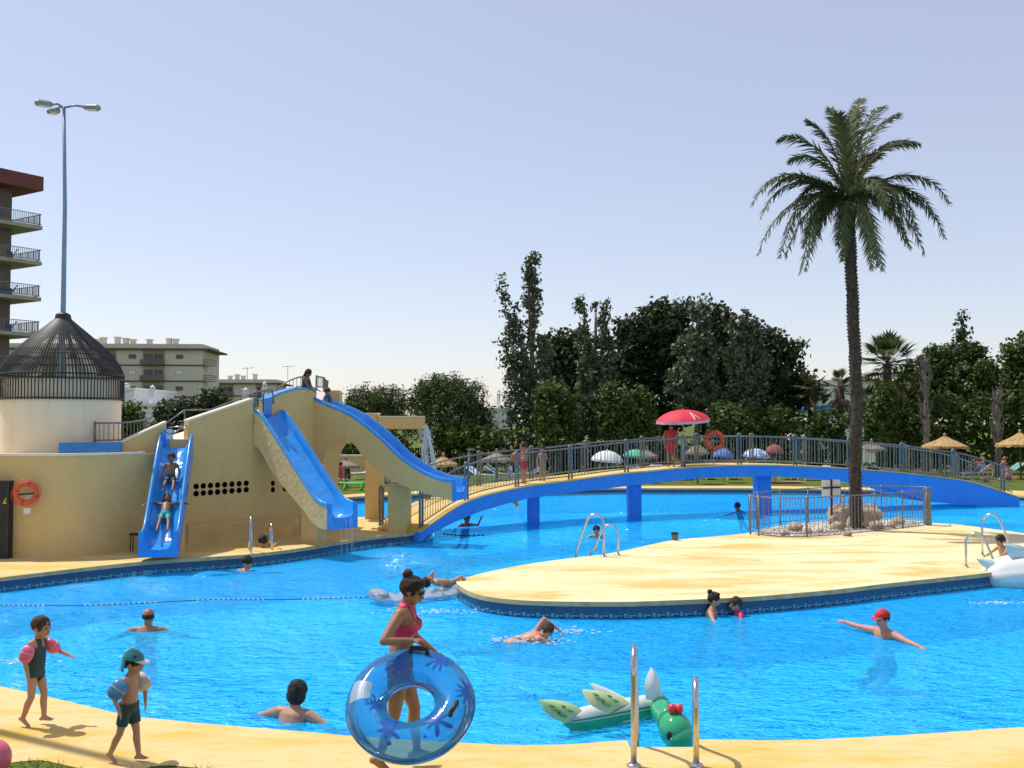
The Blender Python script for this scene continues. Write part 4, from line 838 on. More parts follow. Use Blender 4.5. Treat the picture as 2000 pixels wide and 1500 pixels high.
# poplars with silvery leaves
tree('poplar_tree', 'tallest slender silvery poplar with two open spires', 'tree', 1040, 60, [(1041, 560, 10, 60), (1032, 520, 6, 30), (1047, 510, 5, 28), (1030, 585, 8, 40), (1050, 590, 7, 40), (1038, 650, 12, 50), (1000, 640, 9, 55), (985, 585, 5, 34), (976, 560, 4, 18), (1010, 640, 8, 45), (992, 690, 12, 50), (1018, 690, 10, 40), (1058, 665, 5, 38), (1072, 680, 4, 28), (1008, 730, 24, 50), (1042, 740, 24, 50), (1012, 795, 28, 52), (1045, 805, 28, 46), (1030, 850, 26, 36), (980, 668, 12, 4), (1064, 720, 10, 30)], 7000, .125, M['lf_poplar'], 3, 'poplars behind the pool', (1040, 520), .24, .32, .5, .2, 1.0, limbs=22, csz=12)
tree('poplar_tree', 'pair of pointed poplar spires right of the tallest poplar', 'tree', 1158, 60, [(1140, 640, 9, 42), (1132, 600, 5, 26), (1180, 640, 10, 44), (1184, 592, 3, 16), (1165, 598, 4, 10), (1150, 690, 26, 50), (1182, 700, 18, 48), (1160, 760, 38, 62), (1150, 820, 34, 46)], 6400, .13, M['lf_poplar'], 4, 'poplars behind the pool', (1165, 620), .24, .28, .55, .2, 1.0, limbs=12, csz=13)
tree('poplar_tree', 'grey green poplar rising in front of the dark ficus, above the red parasol', 'tree', 1355, 60, [(1375, 620, 16, 32), (1374, 590, 6, 16), (1360, 610, 8, 22), (1350, 700, 30, 60), (1375, 690, 28, 60), (1340, 760, 40, 55), (1375, 780, 42, 50)], 5200, .15, M['lf_poplar'], 5, 'poplars behind the pool', (1372, 620), .24, .28, .6, .2, limbs=8, csz=13)
tree('poplar_tree', 'grey green poplar with twin tips left of the big palm', 'tree', 1445, 60, [(1437, 630, 9, 28), (1455, 640, 12, 38), (1445, 690, 24, 55), (1455, 740, 34, 60), (1440, 800, 36, 60), (1480, 650, 6, 30), (1485, 720, 18, 50)], 5200, .15, M['lf_poplar'], 6, 'poplars behind the pool', (1448, 640), .24, .28, .6, .2, limbs=8, csz=13)
# dark mass of ficus trees
for i, (px, lob, n, lb) in enumerate((
    (1110, [(1105, 730, 45, 70), (1090, 690, 30, 40), (1120, 680, 22, 40), (1100, 800, 55, 60)], 5200, 'dark evergreen crown between the tall poplar and the twin spires'),
    (1225, [(1225, 690, 40, 55), (1262, 618, 9, 16), (1218, 640, 10, 14), (1250, 650, 34, 30), (1220, 760, 55, 70), (1210, 820, 50, 40)], 6500, 'dark ficus crown just right of the twin poplar spires'),
    (1300, [(1300, 640, 44, 40), (1297, 600, 8, 12), (1335, 606, 10, 12), (1274, 606, 8, 12), (1325, 625, 22, 22), (1280, 620, 18, 14), (1300, 700, 60, 70), (1290, 790, 65, 60)], 8500, 'highest dark ficus crown, above the left of the red parasol'),
    (1405, [(1400, 655, 34, 40), (1398, 612, 7, 14), (1420, 618, 8, 12), (1412, 625, 14, 18), (1410, 720, 60, 70), (1400, 800, 60, 50)], 7000, 'dark ficus crown between the two grey poplars'),
    (1510, [(1500, 700, 40, 50), (1478, 640, 6, 18), (1518, 662, 12, 12), (1552, 676, 16, 8), (1480, 680, 24, 28), (1545, 690, 22, 16), (1530, 750, 50, 55), (1500, 800, 60, 50), (1570, 760, 22, 24)], 7500, 'dark ficus crown with ragged right edge beside the big palm'))):
    tree('ficus_tree', lb, 'tree', px, 65 + i % 3, lob, n, .19, M['lf_dark'], 20 + i, 'dark evergreen trees behind the pool', None, .35, .55, .8, .22, .8, csz=18)
# round pines
tree('pine_tree', 'round bushy pine behind the water channel, lower one', 'tree', 735, 62, [(735, 800, 62, 45), (715, 790, 40, 30), (760, 785, 36, 26), (700, 810, 34, 22), (735, 840, 75, 40)], 13500, .12, M['lf_pine'], 31, 'round pines behind the slides', None, .25, .38, .82, .2, .9, csz=20, aspect=.3)
tree('pine_tree', 'larger round pine with knobbly top above the footbridge end', 'tree', 875, 61, [(870, 790, 68, 45), (865, 765, 46, 30), (910, 780, 40, 34), (830, 785, 34, 30), (880, 830, 80, 50), (935, 810, 26, 24), (885, 742, 7, 10), (905, 748, 7, 9), (855, 745, 9, 12), (826, 758, 9, 14), (840, 752, 6, 10)], 17000, .12, M['lf_pine'], 32, 'round pines behind the slides', None, .3, .38, .82, .2, .9, csz=20, aspect=.3)
# lighter shrubs in front of the dark mass
for i, (px, lob, n, lb) in enumerate((
    (1085, [(1085, 800, 42, 55), (1075, 770, 28, 26), (1090, 840, 45, 40)], 3600, 'mid green shrub between the two tall poplars'),
    (1195, [(1195, 800, 32, 55), (1190, 775, 12, 26), (1210, 830, 36, 46)], 3200, 'yellow green bush with a pointed top left of the red parasol'),
    (1250, [(1248, 810, 24, 46), (1247, 780, 8, 20), (1255, 840, 34, 40)], 2600, 'narrow yellow green bush right behind the red parasol edge'),
    (1430, [(1425, 830, 40, 36), (1410, 815, 24, 26)], 2600, 'small pale leaved bush between the parasol and the lifebuoy'))):
    tree('bush', lb, 'bush', px, 57.5, lob, n, .13, M['lf_light'], 40 + i, 'light bushes before the trees', None, .1, .35, .8, .2, .8, limbs=3, csz=16)
# clipped hedge runs
for i, (x0, x1, yt, Yd, lb) in enumerate(((845, 1022, 836, 59, 'clipped green hedge behind the left end of the footbridge'), (1395, 1668, 800, 58.5, 'tall clipped hedge from the lifebuoy to the palm trunk'), (1690, 1800, 796, 58, 'tall clipped hedge right of the palm trunk'), (1812, 1940, 775, 59, 'tall clipped hedge between the two bare poplars'), (1950, 2120, 772, 59, 'tall clipped hedge at the right end beyond the bare poplar'), (1040, 1400, 862, 59.5, 'low dark hedge along the lawn under the poplars'), (560, 850, 868, 61, 'dark low hedge behind the tan garden wall'))):
    k = 1 / ppm(Yd); nl = max(int((x1 - x0) / 26), 3); rs = random.Random(i); lob = []
    for j in range(nl):
        xx = x0 + (x1 - x0) * (j + .5) / nl; yy = yt + rs.uniform(-6, 8); bot = 922; h = (bot - yy) / 2
        lob += [(xx, yy + h * .5, (x1 - x0) / nl * .8, h * .55, rs.uniform(-.4, .4)), (xx, yy + h * 1.4, (x1 - x0) / nl * .75, h * .6, 0)]
    tree('hedge', lb, 'hedge', (x0 + x1) / 2, Yd, lob, int((x1 - x0) * (922 - yt) * .30), .13, M['lf_hedge'], 60 + i, 'hedges round the lawn', ((x0 + x1) / 2, 890), .06, .28, .86, .12, 1.3, limbs=0, csz=16, leaves_name='foliage')
# right-hand trees
tree('conifer_tree', 'dark conifer with a thin ladder like spire at the right', 'tree', 1880, 66, [(1880, 650, 9, 28), (1880, 625, 6, 12), (1875, 690, 40, 26), (1850, 690, 16, 16), (1905, 690, 26, 18), (1870, 740, 60, 45), (1880, 780, 70, 40)], 7500, .14, M['lf_pine'], 71, None, (1880, 625), .25, .36, .7, .25, csz=16)
tree('leafy_tree', 'broad green tree between the fan palm and the spired conifer', 'tree', 1825, 65, [(1822, 700, 14, 24), (1815, 720, 26, 30), (1835, 760, 40, 40), (1790, 770, 26, 40)], 5200, .14, M['lf_hedge'], 72, None, None, .2, .36, .75, .2, csz=16)
tree('leafy_tree', 'broad green tree at the right edge of the picture', 'tree', 1985, 64, [(1985, 700, 28, 36), (2020, 690, 40, 50), (1960, 760, 50, 40), (2020, 770, 60, 60), (1925, 730, 26, 30)], 7500, .15, M['lf_hedge'], 73, None, None, .25, .38, .78, .2, csz=16)
tree('leafy_tree', 'light leaved young tree just right of the palm trunk', 'tree', 1722, 57, [(1722, 790, 22, 40), (1712, 830, 26, 40), (1735, 770, 14, 24), (1720, 870, 26, 40)], 3000, .12, M['lf_light'], 74, None, None, .1, .3, .75, .25, csz=14)
tree('leafy_tree', 'dark leafy tree filling the gap under the large fan palm', 'tree', 1755, 68, [(1750, 790, 45, 50), (1785, 780, 34, 60), (1715, 800, 34, 44), (1770, 740, 24, 30)], 6000, .15, M['lf_dark'], 78, None, None, .2, .36, .8, .2, csz=16)
# trees left by the blocks
tree('leafy_tree', 'small green tree between the cage tower and the stair wall', 'tree', 255, 50, [(252, 815, 24, 26), (262, 840, 26, 26), (245, 850, 24, 30)], 2600, .11, M['lf_hedge'], 75, None, None, .12, .28, .8, .2, csz=14)
tree('leafy_tree', 'row of dark green trees above the stair wall', 'tree', 370, 52, [(350, 805, 36, 24), (330, 820, 30, 22), (385, 795, 30, 24), (415, 785, 24, 22), (370, 835, 55, 24)], 4600, .11, M['lf_dark'], 76, None, None, .12, .28, .8, .2, csz=14)
tree('cypress_tree', 'little pointed cypress above the stair handrail', 'tree', 428, 53, [(427, 775, 7, 18), (430, 795, 14, 24)], 1200, .10, M['lf_dark'], 77, None, (427, 770), .08, .2, .8, .15, csz=12)
# bare grey poplars
for i, (px, yt, yb, Yd, lb) in enumerate(((1805, 690, 905, 55, 'bare grey poplar with upright twigs beside the straw parasol'), (1945, 762, 905, 55, 'bare grey poplar trunk in front of the right hedge'))):
    b = P(px, 0, 0) if False else Vector(((px - 1000) / ppm(Yd), Yd, 0)); t = thing('bare_tree', lb, 'tree', b, 'bare poplars'); tp = Q(px + 2, yt, Yd); rs = random.Random(i)
    obj('trunk', MB().tube([b, b.lerp(tp, .4) + Vector((.1, 0, 0)), b.lerp(tp, .75), tp], [.2, .15, .08, .02], 8), M['bark'], t, smooth=True); mb = MB()
    for j in range(70):
        f = rs.uniform(.3, .95); s0 = b.lerp(tp, f); a = rs.uniform(0, 6.28); l = rs.uniform(.5, 1.4) * (1.2 - f * .6); e = s0 + Vector((math.cos(a) * l * .36, math.sin(a) * l * .36, l)); mb.tube([s0, s0.lerp(e, .5) + Vector((math.cos(a) * .08, math.sin(a) * .08, -.05)), e], [.035, .025, .008], 4)
    obj('twigs', mb, M['bark'], t)

# ------------------------------------------------------------------ the big date palm
def frond_mesh(p0, p1, p2, p3, rs, nl=34, ll=.46):
    """Feather leaf along a cubic curve: a rib with two rows of narrow leaflets."""
    mb = MB(); pts = []
    for i in range(nl + 1):
        t = i / nl; u = 1 - t; pts.append(p0 * u ** 3 + p1 * (3 * u * u * t) + p2 * (3 * u * t * t) + p3 * t ** 3)
    mb.tube(pts[::3] + [pts[-1]], [.03 - .026 * i / (len(pts[::3])) for i in range(len(pts[::3]) + 1)], 5)
    for i in range(2, nl + 1):
        t = i / nl; tg = (pts[min(i + 1, nl)] - pts[i - 1]).normalized(); sd = tg.cross(Vector((0, 0, 1)))
        if sd.length < .1: sd = Vector((1, 0, 0))
        sd.normalize(); up = sd.cross(tg)
        for s in (-1, 1):
            for kk in (0, .5):
                l = ll * (math.sin(math.pi * min(.12 + t * .86, 1)) ** .6 + .12) * rs.uniform(.8, 1.15)
                b = pts[i - 1].lerp(pts[i], kk); d = (sd * s * rs.uniform(.55, .75) + tg * rs.uniform(.7, .95) + up * rs.uniform(-.55, .30)).normalized(); e = b + d * l - Vector((0, 0, l * l * .35)); w_ = tg * .021
                mid = b.lerp(e, .5) + Vector((0, 0, .02))
                mb.add([b - w_, b + w_, mid + w_ * 1.1, e, mid - w_ * 1.1], [(0, 1, 2, 3, 4)])
    return mb
PY = 28.1; PB = Vector(((1671 - 1000) / ppm(PY), PY, 0))
palm = thing('date_palm', 'tall date palm with a slightly bent trunk standing among boulders on the island', 'tree', PB)
tp = [Vector((PB.x, PY, 0))] + [Q(x, y, PY) for x, y in ((1671, 960), (1671, 880), (1673, 800), (1671, 720), (1667, 640), (1664, 560), (1660, 480), (1658, 425))]
pth = catmull(tp, 5); n = len(pth); rr = [0.162 + .045 * max(0, 1 - i / 5) - .02 * i / n + (.05 * max(0, (i - n + 6) / 6)) + .008 * math.sin(i * 2.1) for i in range(n)]
obj('trunk', MB().tube(pth, rr, 14), M['palmbark'], palm, smooth=True)
# leaf-base stubs up the trunk
rs = np.random.RandomState(5); mb = MB(); fine = catmull(tp, 24)
for i in range(10, len(fine), 2):
    for j in range(5):
        a = i * 1.3 + j * 1.2566 + rs.uniform(-.2, .2); f = fine[i]; d = Vector((math.cos(a), math.sin(a), 0)); r0 = .155; mb.caps(f + d * (r0 - .03), f + d * (r0 + .018) + Vector((0, 0, .06)), .035, .018, 5)
tag(obj('leaf_scars', mb, M['palmbark'], palm), kind='stuff')
CRN = Q(1658, 400, PY); mb = MB()
for j in range(60):
    a = rs.uniform(0, 6.28); z = rs.uniform(-.45, .25); d = Vector((math.cos(a), math.sin(a), 0)); c = CRN + Vector((0, 0, z)); mb.caps(c + d * .12, c + d * (.30 + z * .15) + Vector((0, 0, .12)), .06, .03, 6)
obj('crown_shaft', mb, M['palmbark'], palm)
tips = [(1622, 212), (1638, 222), (1682, 193), (1666, 218), (1727, 209), (1756, 224), (1797, 284), (1775, 285), (1518, 275), (1578, 237), (1540, 318), (1466, 404), (1484, 428), (1479, 500), (1521, 506), (1573, 531), (1635, 480), (1645, 512), (1716, 523), (1768, 473), (1807, 500), (1848, 469), (1858, 402), (1715, 310), (1568, 480), (1835, 440), (1500, 380), (1590, 470), (1745, 420), (1780, 490), (1550, 410), (1530, 460), (1790, 400)]
fl_ = []
for i, (x, y) in enumerate(tips):
    dY = rs.uniform(-1.5, 1.5) * (1 - .5 * abs(x - 1660) / 200); fl_.append(Q(x, y, PY + dY))
for i in range(10):
    a = rs.uniform(0, 6.28); el = rs.uniform(-1.0, .35); Lh = 2.5 * math.cos(el * .8) * rs.uniform(.75, 1); fl_.append(CRN + Vector((math.cos(a) * Lh * .85, math.sin(a) * Lh, 2.4 * math.sin(el) - .2)))
for i, e in enumerate(fl_):
    d = e - CRN; hz = Vector((d.x, d.y, 0)); hl = hz.length; up = max(d.z, 0)
    p1 = CRN + hz * .22 + Vector((0, 0, .35 + up * .55 + hl * .16)); p2 = CRN + hz * .78 + Vector((0, 0, d.z * .72 + hl * .36 + .14 + (.26 if d.z < 0 else 0)))
    if hl < .9 and d.z > 1: p2 = CRN + d * .7
    st = CRN + hz.normalized() * .12 + Vector((0, 0, rs.uniform(-.25, .2) if d.z < .8 else .2))
    obj('frond', frond_mesh(st, p1, p2, e, rs, 46, .42), M['lf_palm'], palm)
# ------------------------------------------------------------------ fan palms
def fan_palm(label, px, ytop, Yd, rpx, seed, nfan=24, skirt=14):
    rs = np.random.RandomState(seed); b = Vector(((px - 1000) / ppm(Yd), Yd, 0)); c = Q(px, ytop + rpx * .8, Yd); r = rpx / ppm(Yd); t = thing('fan_palm', label, 'tree', b, 'fan palms')
    obj('trunk', MB().tube([b, b.lerp(c, .5), c], [.3, .26, .24], 10), M['palmbark'], t, smooth=True)
    for k in range(nfan + skirt):
        dry = k >= nfan; a = rs.uniform(0, 6.28); el = rs.uniform(-.5, 1.35) if not dry else rs.uniform(-1.4, -.8); d = Vector((math.cos(a) * math.cos(el), math.sin(a) * math.cos(el), math.sin(el))); ln = r * rs.uniform(.45, .62) * (.8 if dry else 1); h = c + d * ln - Vector((0, 0, .12 * ln if not dry else .3))
        s = d.cross(Vector((0, 0, 1))).normalized(); u = s.cross(d); mb = MB().tube([c, c.lerp(h, .5) + Vector((0, 0, .06)), h], .018, 4); nb = 15
        for j in range(nb):
            f = (j / (nb - 1) - .5) * 2.9; dd = (d * math.cos(f) + s * math.sin(f)); l = r * .50 * (.72 + .28 * math.cos(f)); e = h + dd * l - Vector((0, 0, l * .16)); q = Vector((0, 0, 1)).cross(dd).normalized() * (.05 * r / 1.6); mm = h + dd * l * .6 + u * .02; mb.add([h, mm + q, e, mm - q], [(0, 1, 2, 3)])
        obj('fan_leaf' if not dry else 'dry_leaf', mb, M['lf_palm'] if not dry else M['lf_dry'], t)
fan_palm('large fan palm with a dry leaf skirt right of the palm trunk', 1733, 650, 60, 78, 1, 46, 26)
fan_palm('smaller fan palm between the dark ficus and the palm trunk', 1640, 722, 64, 44, 2, 30, 12)
fan_palm('low fan palm at the ragged right edge of the dark ficus', 1585, 724, 64, 40, 3, 26, 8)
# ================================================================== people
def skin_mat(name, c):
    m, nt, b, o = nodes(name); b.inputs['Roughness'].default_value = .48; b.inputs['Specular IOR Level'].default_value = .45
    nt.links.new(ramp(nt, noise(nt, 7, 3), [(.35, c), (.65, (c[0] * .88, c[1] * .82, c[2] * .80))]), b.inputs['Base Color'])
    b.inputs['Subsurface Weight'].default_value = .08; b.inputs['Subsurface Radius'].default_value = (.02, .008, .004); return m
M['skin_tan'] = skin_mat('tanned_skin', (.36, .18, .095)); M['skin_mid'] = skin_mat('light_skin', (.50, .27, .165)); M['skin_pink'] = skin_mat('sunburnt_skin', (.58, .26, .17)); M['skin_dark'] = skin_mat('brown_skin', (.22, .105, .055))
M['hair_black'] = mat('black_hair', (.012, .009, .008), (.035, .024, .018), 40, .62, bmp=1.0, bscale=70, stretch=(1, 1, .25), dist=.012, spec=.3); M['hair_brown'] = mat('brown_hair', (.08, .042, .022), (.03, .016, .009), 40, .65, bmp=1.0, bscale=70, stretch=(1, 1, .25), dist=.012, spec=.3); M['hair_fair'] = mat('fair_hair', (.25, .14, .06), (.16, .09, .04), 30, .5, bmp=.6, bscale=60, dist=.004)
M['pinkfab'] = mat('coral_pink_swimwear', (.66, .045, .13), (.56, .035, .11), 12, .6, bmp=.15, bscale=80); M['redfab'] = mat('red_cloth', (.58, .02, .03), (.48, .015, .025), 6, .7, bmp=.2, bscale=40); M['navyfab'] = mat('dark_swimwear', (.02, .03, .05), (.03, .045, .07), 12, .7); M['greenfab'] = mat('dark_teal_swimwear', (.015, .07, .07), (.02, .05, .06), 9, .7); M['tealfab'] = mat('teal_shorts', (.02, .32, .34), (.02, .26, .3), 6, .6); M['greyfab'] = mat('grey_beige_cloth', (.32, .27, .22), (.26, .22, .18), 8, .8); M['hat'] = mat('teal_cap_cloth', (.05, .27, .26), (.03, .2, .2), 9, .8); M['whitefab'] = mat('white_cloth', (.75, .73, .70), None, 6, .8)
M['eye'] = mat('dark_eye', (.02, .014, .01), None, 3, .2); M['lip'] = mat('lip', (.36, .10, .08), None, 3, .5)
ADULT = dict(head=.142, neck=.014, sw=.112, hw=.052, torso=.288, ua=.168, fa=.148, hand=.100, th=.242, sh=.232, ank=.042, foot=.148, r=dict(up=.029, el=.0215, wr=.0150, th=.052, kn=.031, cf=.035, an=.0195, nk=.031))
WOMAN = dict(ADULT, sw=.102, hw=.056, r=dict(up=.029, el=.0215, wr=.0150, th=.060, kn=.0325, cf=.035, an=.0190, nk=.028))
KID = dict(head=.190, neck=.010, sw=.098, hw=.048, torso=.268, ua=.150, fa=.132, hand=.090, th=.212, sh=.205, ank=.038, foot=.140, r=dict(up=.026, el=.021, wr=.0165, th=.048, kn=.031, cf=.0325, an=.0205, nk=.030))
def nv(*a): return Vector(a if len(a) > 1 else a[0]).normalized()
def frame3(f, u):
    f = Vector(f).normalized(); u = Vector(u); l = u.cross(f)
    if l.length < 1e-4: l = Vector((0, 1, 0))
    l.normalize(); u = f.cross(l); return f, l, u
def person(label, at, yaw, Hh, kind='man', skin='skin_mid', lean=(0, 0, 1), tw=0.0, head=(0, 0), armR=((0, -.18, -1), (.15, -.05, -1)), armL=((0, .18, -1), (.15, .05, -1)), legR=((0, 0, -1), (0, 0, -1)), legL=((0, 0, -1), (0, 0, -1)), wear=(), hair='short', hairm='hair_brown', vox=.014, zmode='feet', grip=(0, 0), group=None, face=True, bust=False, belly=1.0, flip=None, handR=None):
    """Local frame: +x forward, +y left, +z up. at = where the lowest foot stands (zmode feet) or the pelvis centre (zmode pelvis)."""
    B = {'man': ADULT, 'woman': WOMAN, 'kid': KID}[kind]; r = {k: v * Hh for k, v in B['r'].items()}; s = lambda k: B[k] * Hh
    mb = MB(); seg = []; J = {}
    sp = nv(*lean); pel = Vector((0, 0, 0)); f0 = Vector((1, 0, 0)); _, _, _ = 0, 0, 0
    tf_, tl, tu = frame3(Vector((1, 0, 0)) - sp * sp.x, sp)
    ct_, stw = math.cos(tw), math.sin(tw); sl_ = tl * ct_ - tf_ * stw; sf = tf_ * ct_ + tl * stw       # shoulder line
    shc = pel + sp * s('torso')
    fem = kind == 'woman'
    if kind == 'kid': secs = [(-.050, .040, .042), (-.015, .078, .062), (.03, .084, .066), (.10, .082, .068), (.16, .082, .064), (.22, .088, .060), (.262, .080, .050), (.285, .040, .034)]
    elif fem: secs = [(-.060, .045, .045), (-.02, .098, .070), (.03, .094, .066), (.10, .076, .060), (.15, .076, .060), (.21, .086, .066), (.26, .090, .058), (.292, .066, .040), (.312, .034, .030)]
    else: secs = [(-.060, .045, .045), (-.02, .092, .064), (.03, .092, .066), (.10, .085, .062 * belly), (.15, .085, .060 * belly), (.21, .098, .066), (.26, .104, .062), (.292, .080, .046), (.312, .038, .034)]
    rings = []
    for t_, a, b in secs:
        q = min(max(t_ / .29, 0), 1); L_ = tl.lerp(sl_, q).normalized(); F_ = tf_.lerp(sf, q).normalized(); c = pel + sp * (t_ * Hh)
        rings.append([c + L_ * (a * Hh * math.cos(x)) + F_ * (b * Hh * math.sin(x)) for x in np.linspace(0, 2 * math.pi, 16, endpoint=False)])
    mb.loft(rings); seg.append((pel - sp * .03 * Hh, pel + sp * .06 * Hh, .07 * Hh, 'pelvis')); seg.append((pel + sp * .09 * Hh, shc - sp * .03 * Hh, .07 * Hh, 'torso'))
    if bust:
        for sd in (-1, 1): mb.ell(shc - sp * .085 * Hh + sl_ * sd * .040 * Hh + sf * .052 * Hh, (.036 * Hh, .036 * Hh, .038 * Hh))
    # neck and head
    hy, hp = head; hf = (sf * math.cos(hy) + sl_ * math.sin(hy)); nk0 = shc + sp * .012 * Hh; nd = (sp + hf * .18).normalized(); nk1 = nk0 + nd * (s('neck') + .02 * Hh)
    hu = sp.lerp(Vector((0, 0, 1)), .65).normalized() if sp.z > -.2 else sp; hf, hl, hu = frame3(hf * math.cos(hp) + hu * math.sin(hp), hu)
    hs = s('head') / 2; hc = nk1 + hu * hs * .72 + hf * hs * .16; mb.caps(nk0 - sp * .02 * Hh, nk1 + hu * hs * .2, r['nk'] * 1.15, r['nk']); seg.append((nk0, nk1, r['nk'], 'neck'))
    HM = Matrix((hf, hl, hu)).transposed(); hp_ = lambda x, y, z: hc + HM @ Vector((x * hs, y * hs, z * hs))
    mb.ell(hp_(-.06, 0, .18), (.86 * hs, .70 * hs, .82 * hs), HM); mb.ell(hp_(.16, 0, -.30), (.60 * hs, .56 * hs, .62 * hs), HM); mb.ell(hp_(.42, 0, -.72), (.24 * hs, .28 * hs, .22 * hs), HM)
    seg.append((hp_(-.05, 0, .2), hp_(.1, 0, -.4), .62 * hs, 'head'))
    mb.caps(hp_(.76, 0, .02), hp_(.92, 0, -.24), .075 * hs, .125 * hs, 8); mb.ell(hp_(.74, 0, -.50), (.12 * hs, .20 * hs, .09 * hs), HM, 8, 6)
    for sd in (-1, 1):
        mb.ell(hp_(-.05, sd * .70, -.06), (.16 * hs, .07 * hs, .24 * hs), HM, 8, 6); mb.ell(hp_(.62, sd * .28, .16), (.14 * hs, .18 * hs, .08 * hs), HM, 8, 6)
    J['hc'], J['HM'], J['hs'] = hc, HM, hs
    # arms
    for sd, (du, df), nm, g in ((-1, armR, 'R', grip[0]), (1, armL, 'L', grip[1])):
        sh0 = shc + sl_ * sd * s('sw') - sp * .018 * Hh
        if nm == 'R' and handR is not None:
            zb_ = Hh * (.02 + B['th'] + B['sh'] + B['ank']) - .012; loc_ = Matrix.Rotation(-yaw, 3, 'Z') @ (Vector(handR) - Vector(at) - Vector((0, 0, zb_))); du, df = ik(sh0, loc_, s('ua'), s('fa'), Vector((-1, -.35, -.2)))
        du = nv(*du); df = nv(*df); sh0 = shc + sl_ * sd * s('sw') - sp * .018 * Hh; el = sh0 + du * s('ua'); wr = el + df * s('fa')
        mb.caps(shc + sl_ * sd * s('sw') * .45 - sp * .015 * Hh, sh0, r['up'] * 1.05, r['up'] * 1.2); mb.caps(sh0, sh0.lerp(el, .45), r['up'] * 1.18, r['up'] * 1.02); mb.caps(sh0.lerp(el, .4), el, r['up'] * 1.02, r['el']); mb.caps(el, el.lerp(wr, .3), r['el'], r['el'] * 1.06); mb.caps(el.lerp(wr, .3), wr, r['el'] * 1.06, r['wr'])
        seg += [(sh0, el, r['up'], 'arm'), (el, wr, r['el'], 'forearm')]
        # hand: palm, four fingers of two joints, thumb from the side
        hl_ = s('hand'); side = df.cross(Vector((0, 0, 1)) if abs(df.z) < .8 else sf * sd); side.normalize(); pn = side.cross(df).normalized()
        if pn.dot(-sl_ * sd) < 0 and abs(df.z) > .8: pn = -pn; side = -side
        elif abs(df.z) <= .8 and pn.z > 0: pn = -pn; side = -side
        pc = wr + df * hl_ * .27; PM = Matrix((df, side, pn)).transposed(); mb.ell(pc, (hl_ * .30, hl_ * .22, max(hl_ * .11, vox * .8)), PM, 10, 7); fr = max(.0085 * Hh / 1.7, .62 * vox); mb.caps(wr, pc, r['wr'], fr * 1.2)
        for k, (off, ln) in enumerate(((-.165, .40), (-.055, .46), (.055, .43), (.165, .34))):
            k0 = wr + df * hl_ * .46 + side * off * hl_; b1 = (df + pn * (.15 + .9 * g) + side * off * .25).normalized(); k1 = k0 + b1 * hl_ * ln * .52; b2 = (df * (1 - 1.6 * g) + pn * (.35 + 1.1 * g)).normalized(); k2 = k1 + b2 * hl_ * ln * .48; mb.caps(k0 - df * hl_ * .08, k1, fr * 1.1, fr, 8); mb.caps(k1, k2, fr, fr * .8, 8)
        sg = -1 if (side.dot(sf) < 0) else 1; th0 = wr + df * hl_ * .12 + side * sg * .16 * hl_; th1 = th0 + (df * .6 + side * sg * .75 + pn * .35).normalized() * hl_ * .26; th2 = th1 + (df * .9 + side * sg * .15 + pn * (.3 + .7 * g)).normalized() * hl_ * .22; mb.caps(th0, th1, fr * 1.35, fr * 1.1, 8); mb.caps(th1, th2, fr * 1.1, fr * .85, 8)
        seg.append((wr, wr + df * hl_, .02 * Hh, 'hand')); J['wr' + nm] = wr; J['el' + nm] = el; J['sh' + nm] = sh0; J['hand' + nm] = wr + df * hl_ * .55; J['fa' + nm] = df
    # legs
    low = 9
    for sd, (dt, ds), nm in ((-1, legR, 'R'), (1, legL, 'L')):
        dt = nv(*dt); ds = nv(*ds); h0 = pel + tl * sd * s('hw') - sp * .02 * Hh; kn = h0 + dt * s('th'); an = kn + ds * s('sh')
        mb.caps(h0, h0.lerp(kn, .5), r['th'], (r['th'] + r['kn']) * .53); mb.caps(h0.lerp(kn, .45), kn, (r['th'] + r['kn']) * .53, r['kn']); cfp = kn.lerp(an, .3) - tf_ * r['kn'] * .22; mb.caps(kn, cfp, r['kn'], r['cf']); mb.caps(cfp, kn.lerp(an, .7), r['cf'], r['an'] * 1.25); mb.caps(kn.lerp(an, .65), an, r['an'] * 1.3, r['an'])
        seg += [(h0, kn, r['th'] * .8, 'thigh'), (kn, an, r['kn'], 'shin')]
        # foot lies across the shin; toes forward
        fd = (f0 - ds * f0.dot(ds)); fd = (f0 * .9 + Vector((0, 0, -.15)) * 0 + fd * .4).normalized() if fd.length > .2 else -ds
        if abs(ds.z) < .5: fd = (ds * .3 + Vector((0, 0, 1)) * .2 + f0 * .1).normalized()
        if ds.x < -.35 and ds.z < -.3: fd = nv(.75, 0, -.55)
        dn = ds if abs(ds.z) > .5 else ds; sole = an + Vector((0, 0, -1)) * s('ank') * (1 if abs(ds.z) > .5 else .2); fr = s('ank') * .48
        heel = an - fd * s('foot') * .20 + Vector((0, 0, -s('ank') * .42)); ball = heel + fd * s('foot') * .68; lat = fd.cross(Vector((0, 0, 1)));
        mb.caps(an, heel, r['an'], fr); mb.caps(an + fd * .01, ball, r['an'] * .9, fr * .80)
        for k in range(-1, 2): mb.caps(heel.lerp(ball, .2), ball + lat * k * fr * .62, fr * .8, fr * .66)
        for k in range(5): b0 = ball + lat * (k - 2) * fr * .42 * sd; mb.caps(b0, b0 + fd * s('foot') * (.22 - .022 * k), max(fr * .40, .6 * vox), max(fr * .30, .5 * vox), 6)
        seg.append((heel, ball, fr, 'foot')); low = min(low, heel.z - fr, ball.z - fr * .8); J['an' + nm] = an; J['kn' + nm] = kn
    dz = -low if zmode == 'feet' else 0.0
    root = thing('person', label, 'person', Vector(at) + Vector((0, 0, dz)), group); root.rotation_euler = (0, 0, yaw)
    if flip: root.rotation_euler = (flip[0], flip[1], yaw)
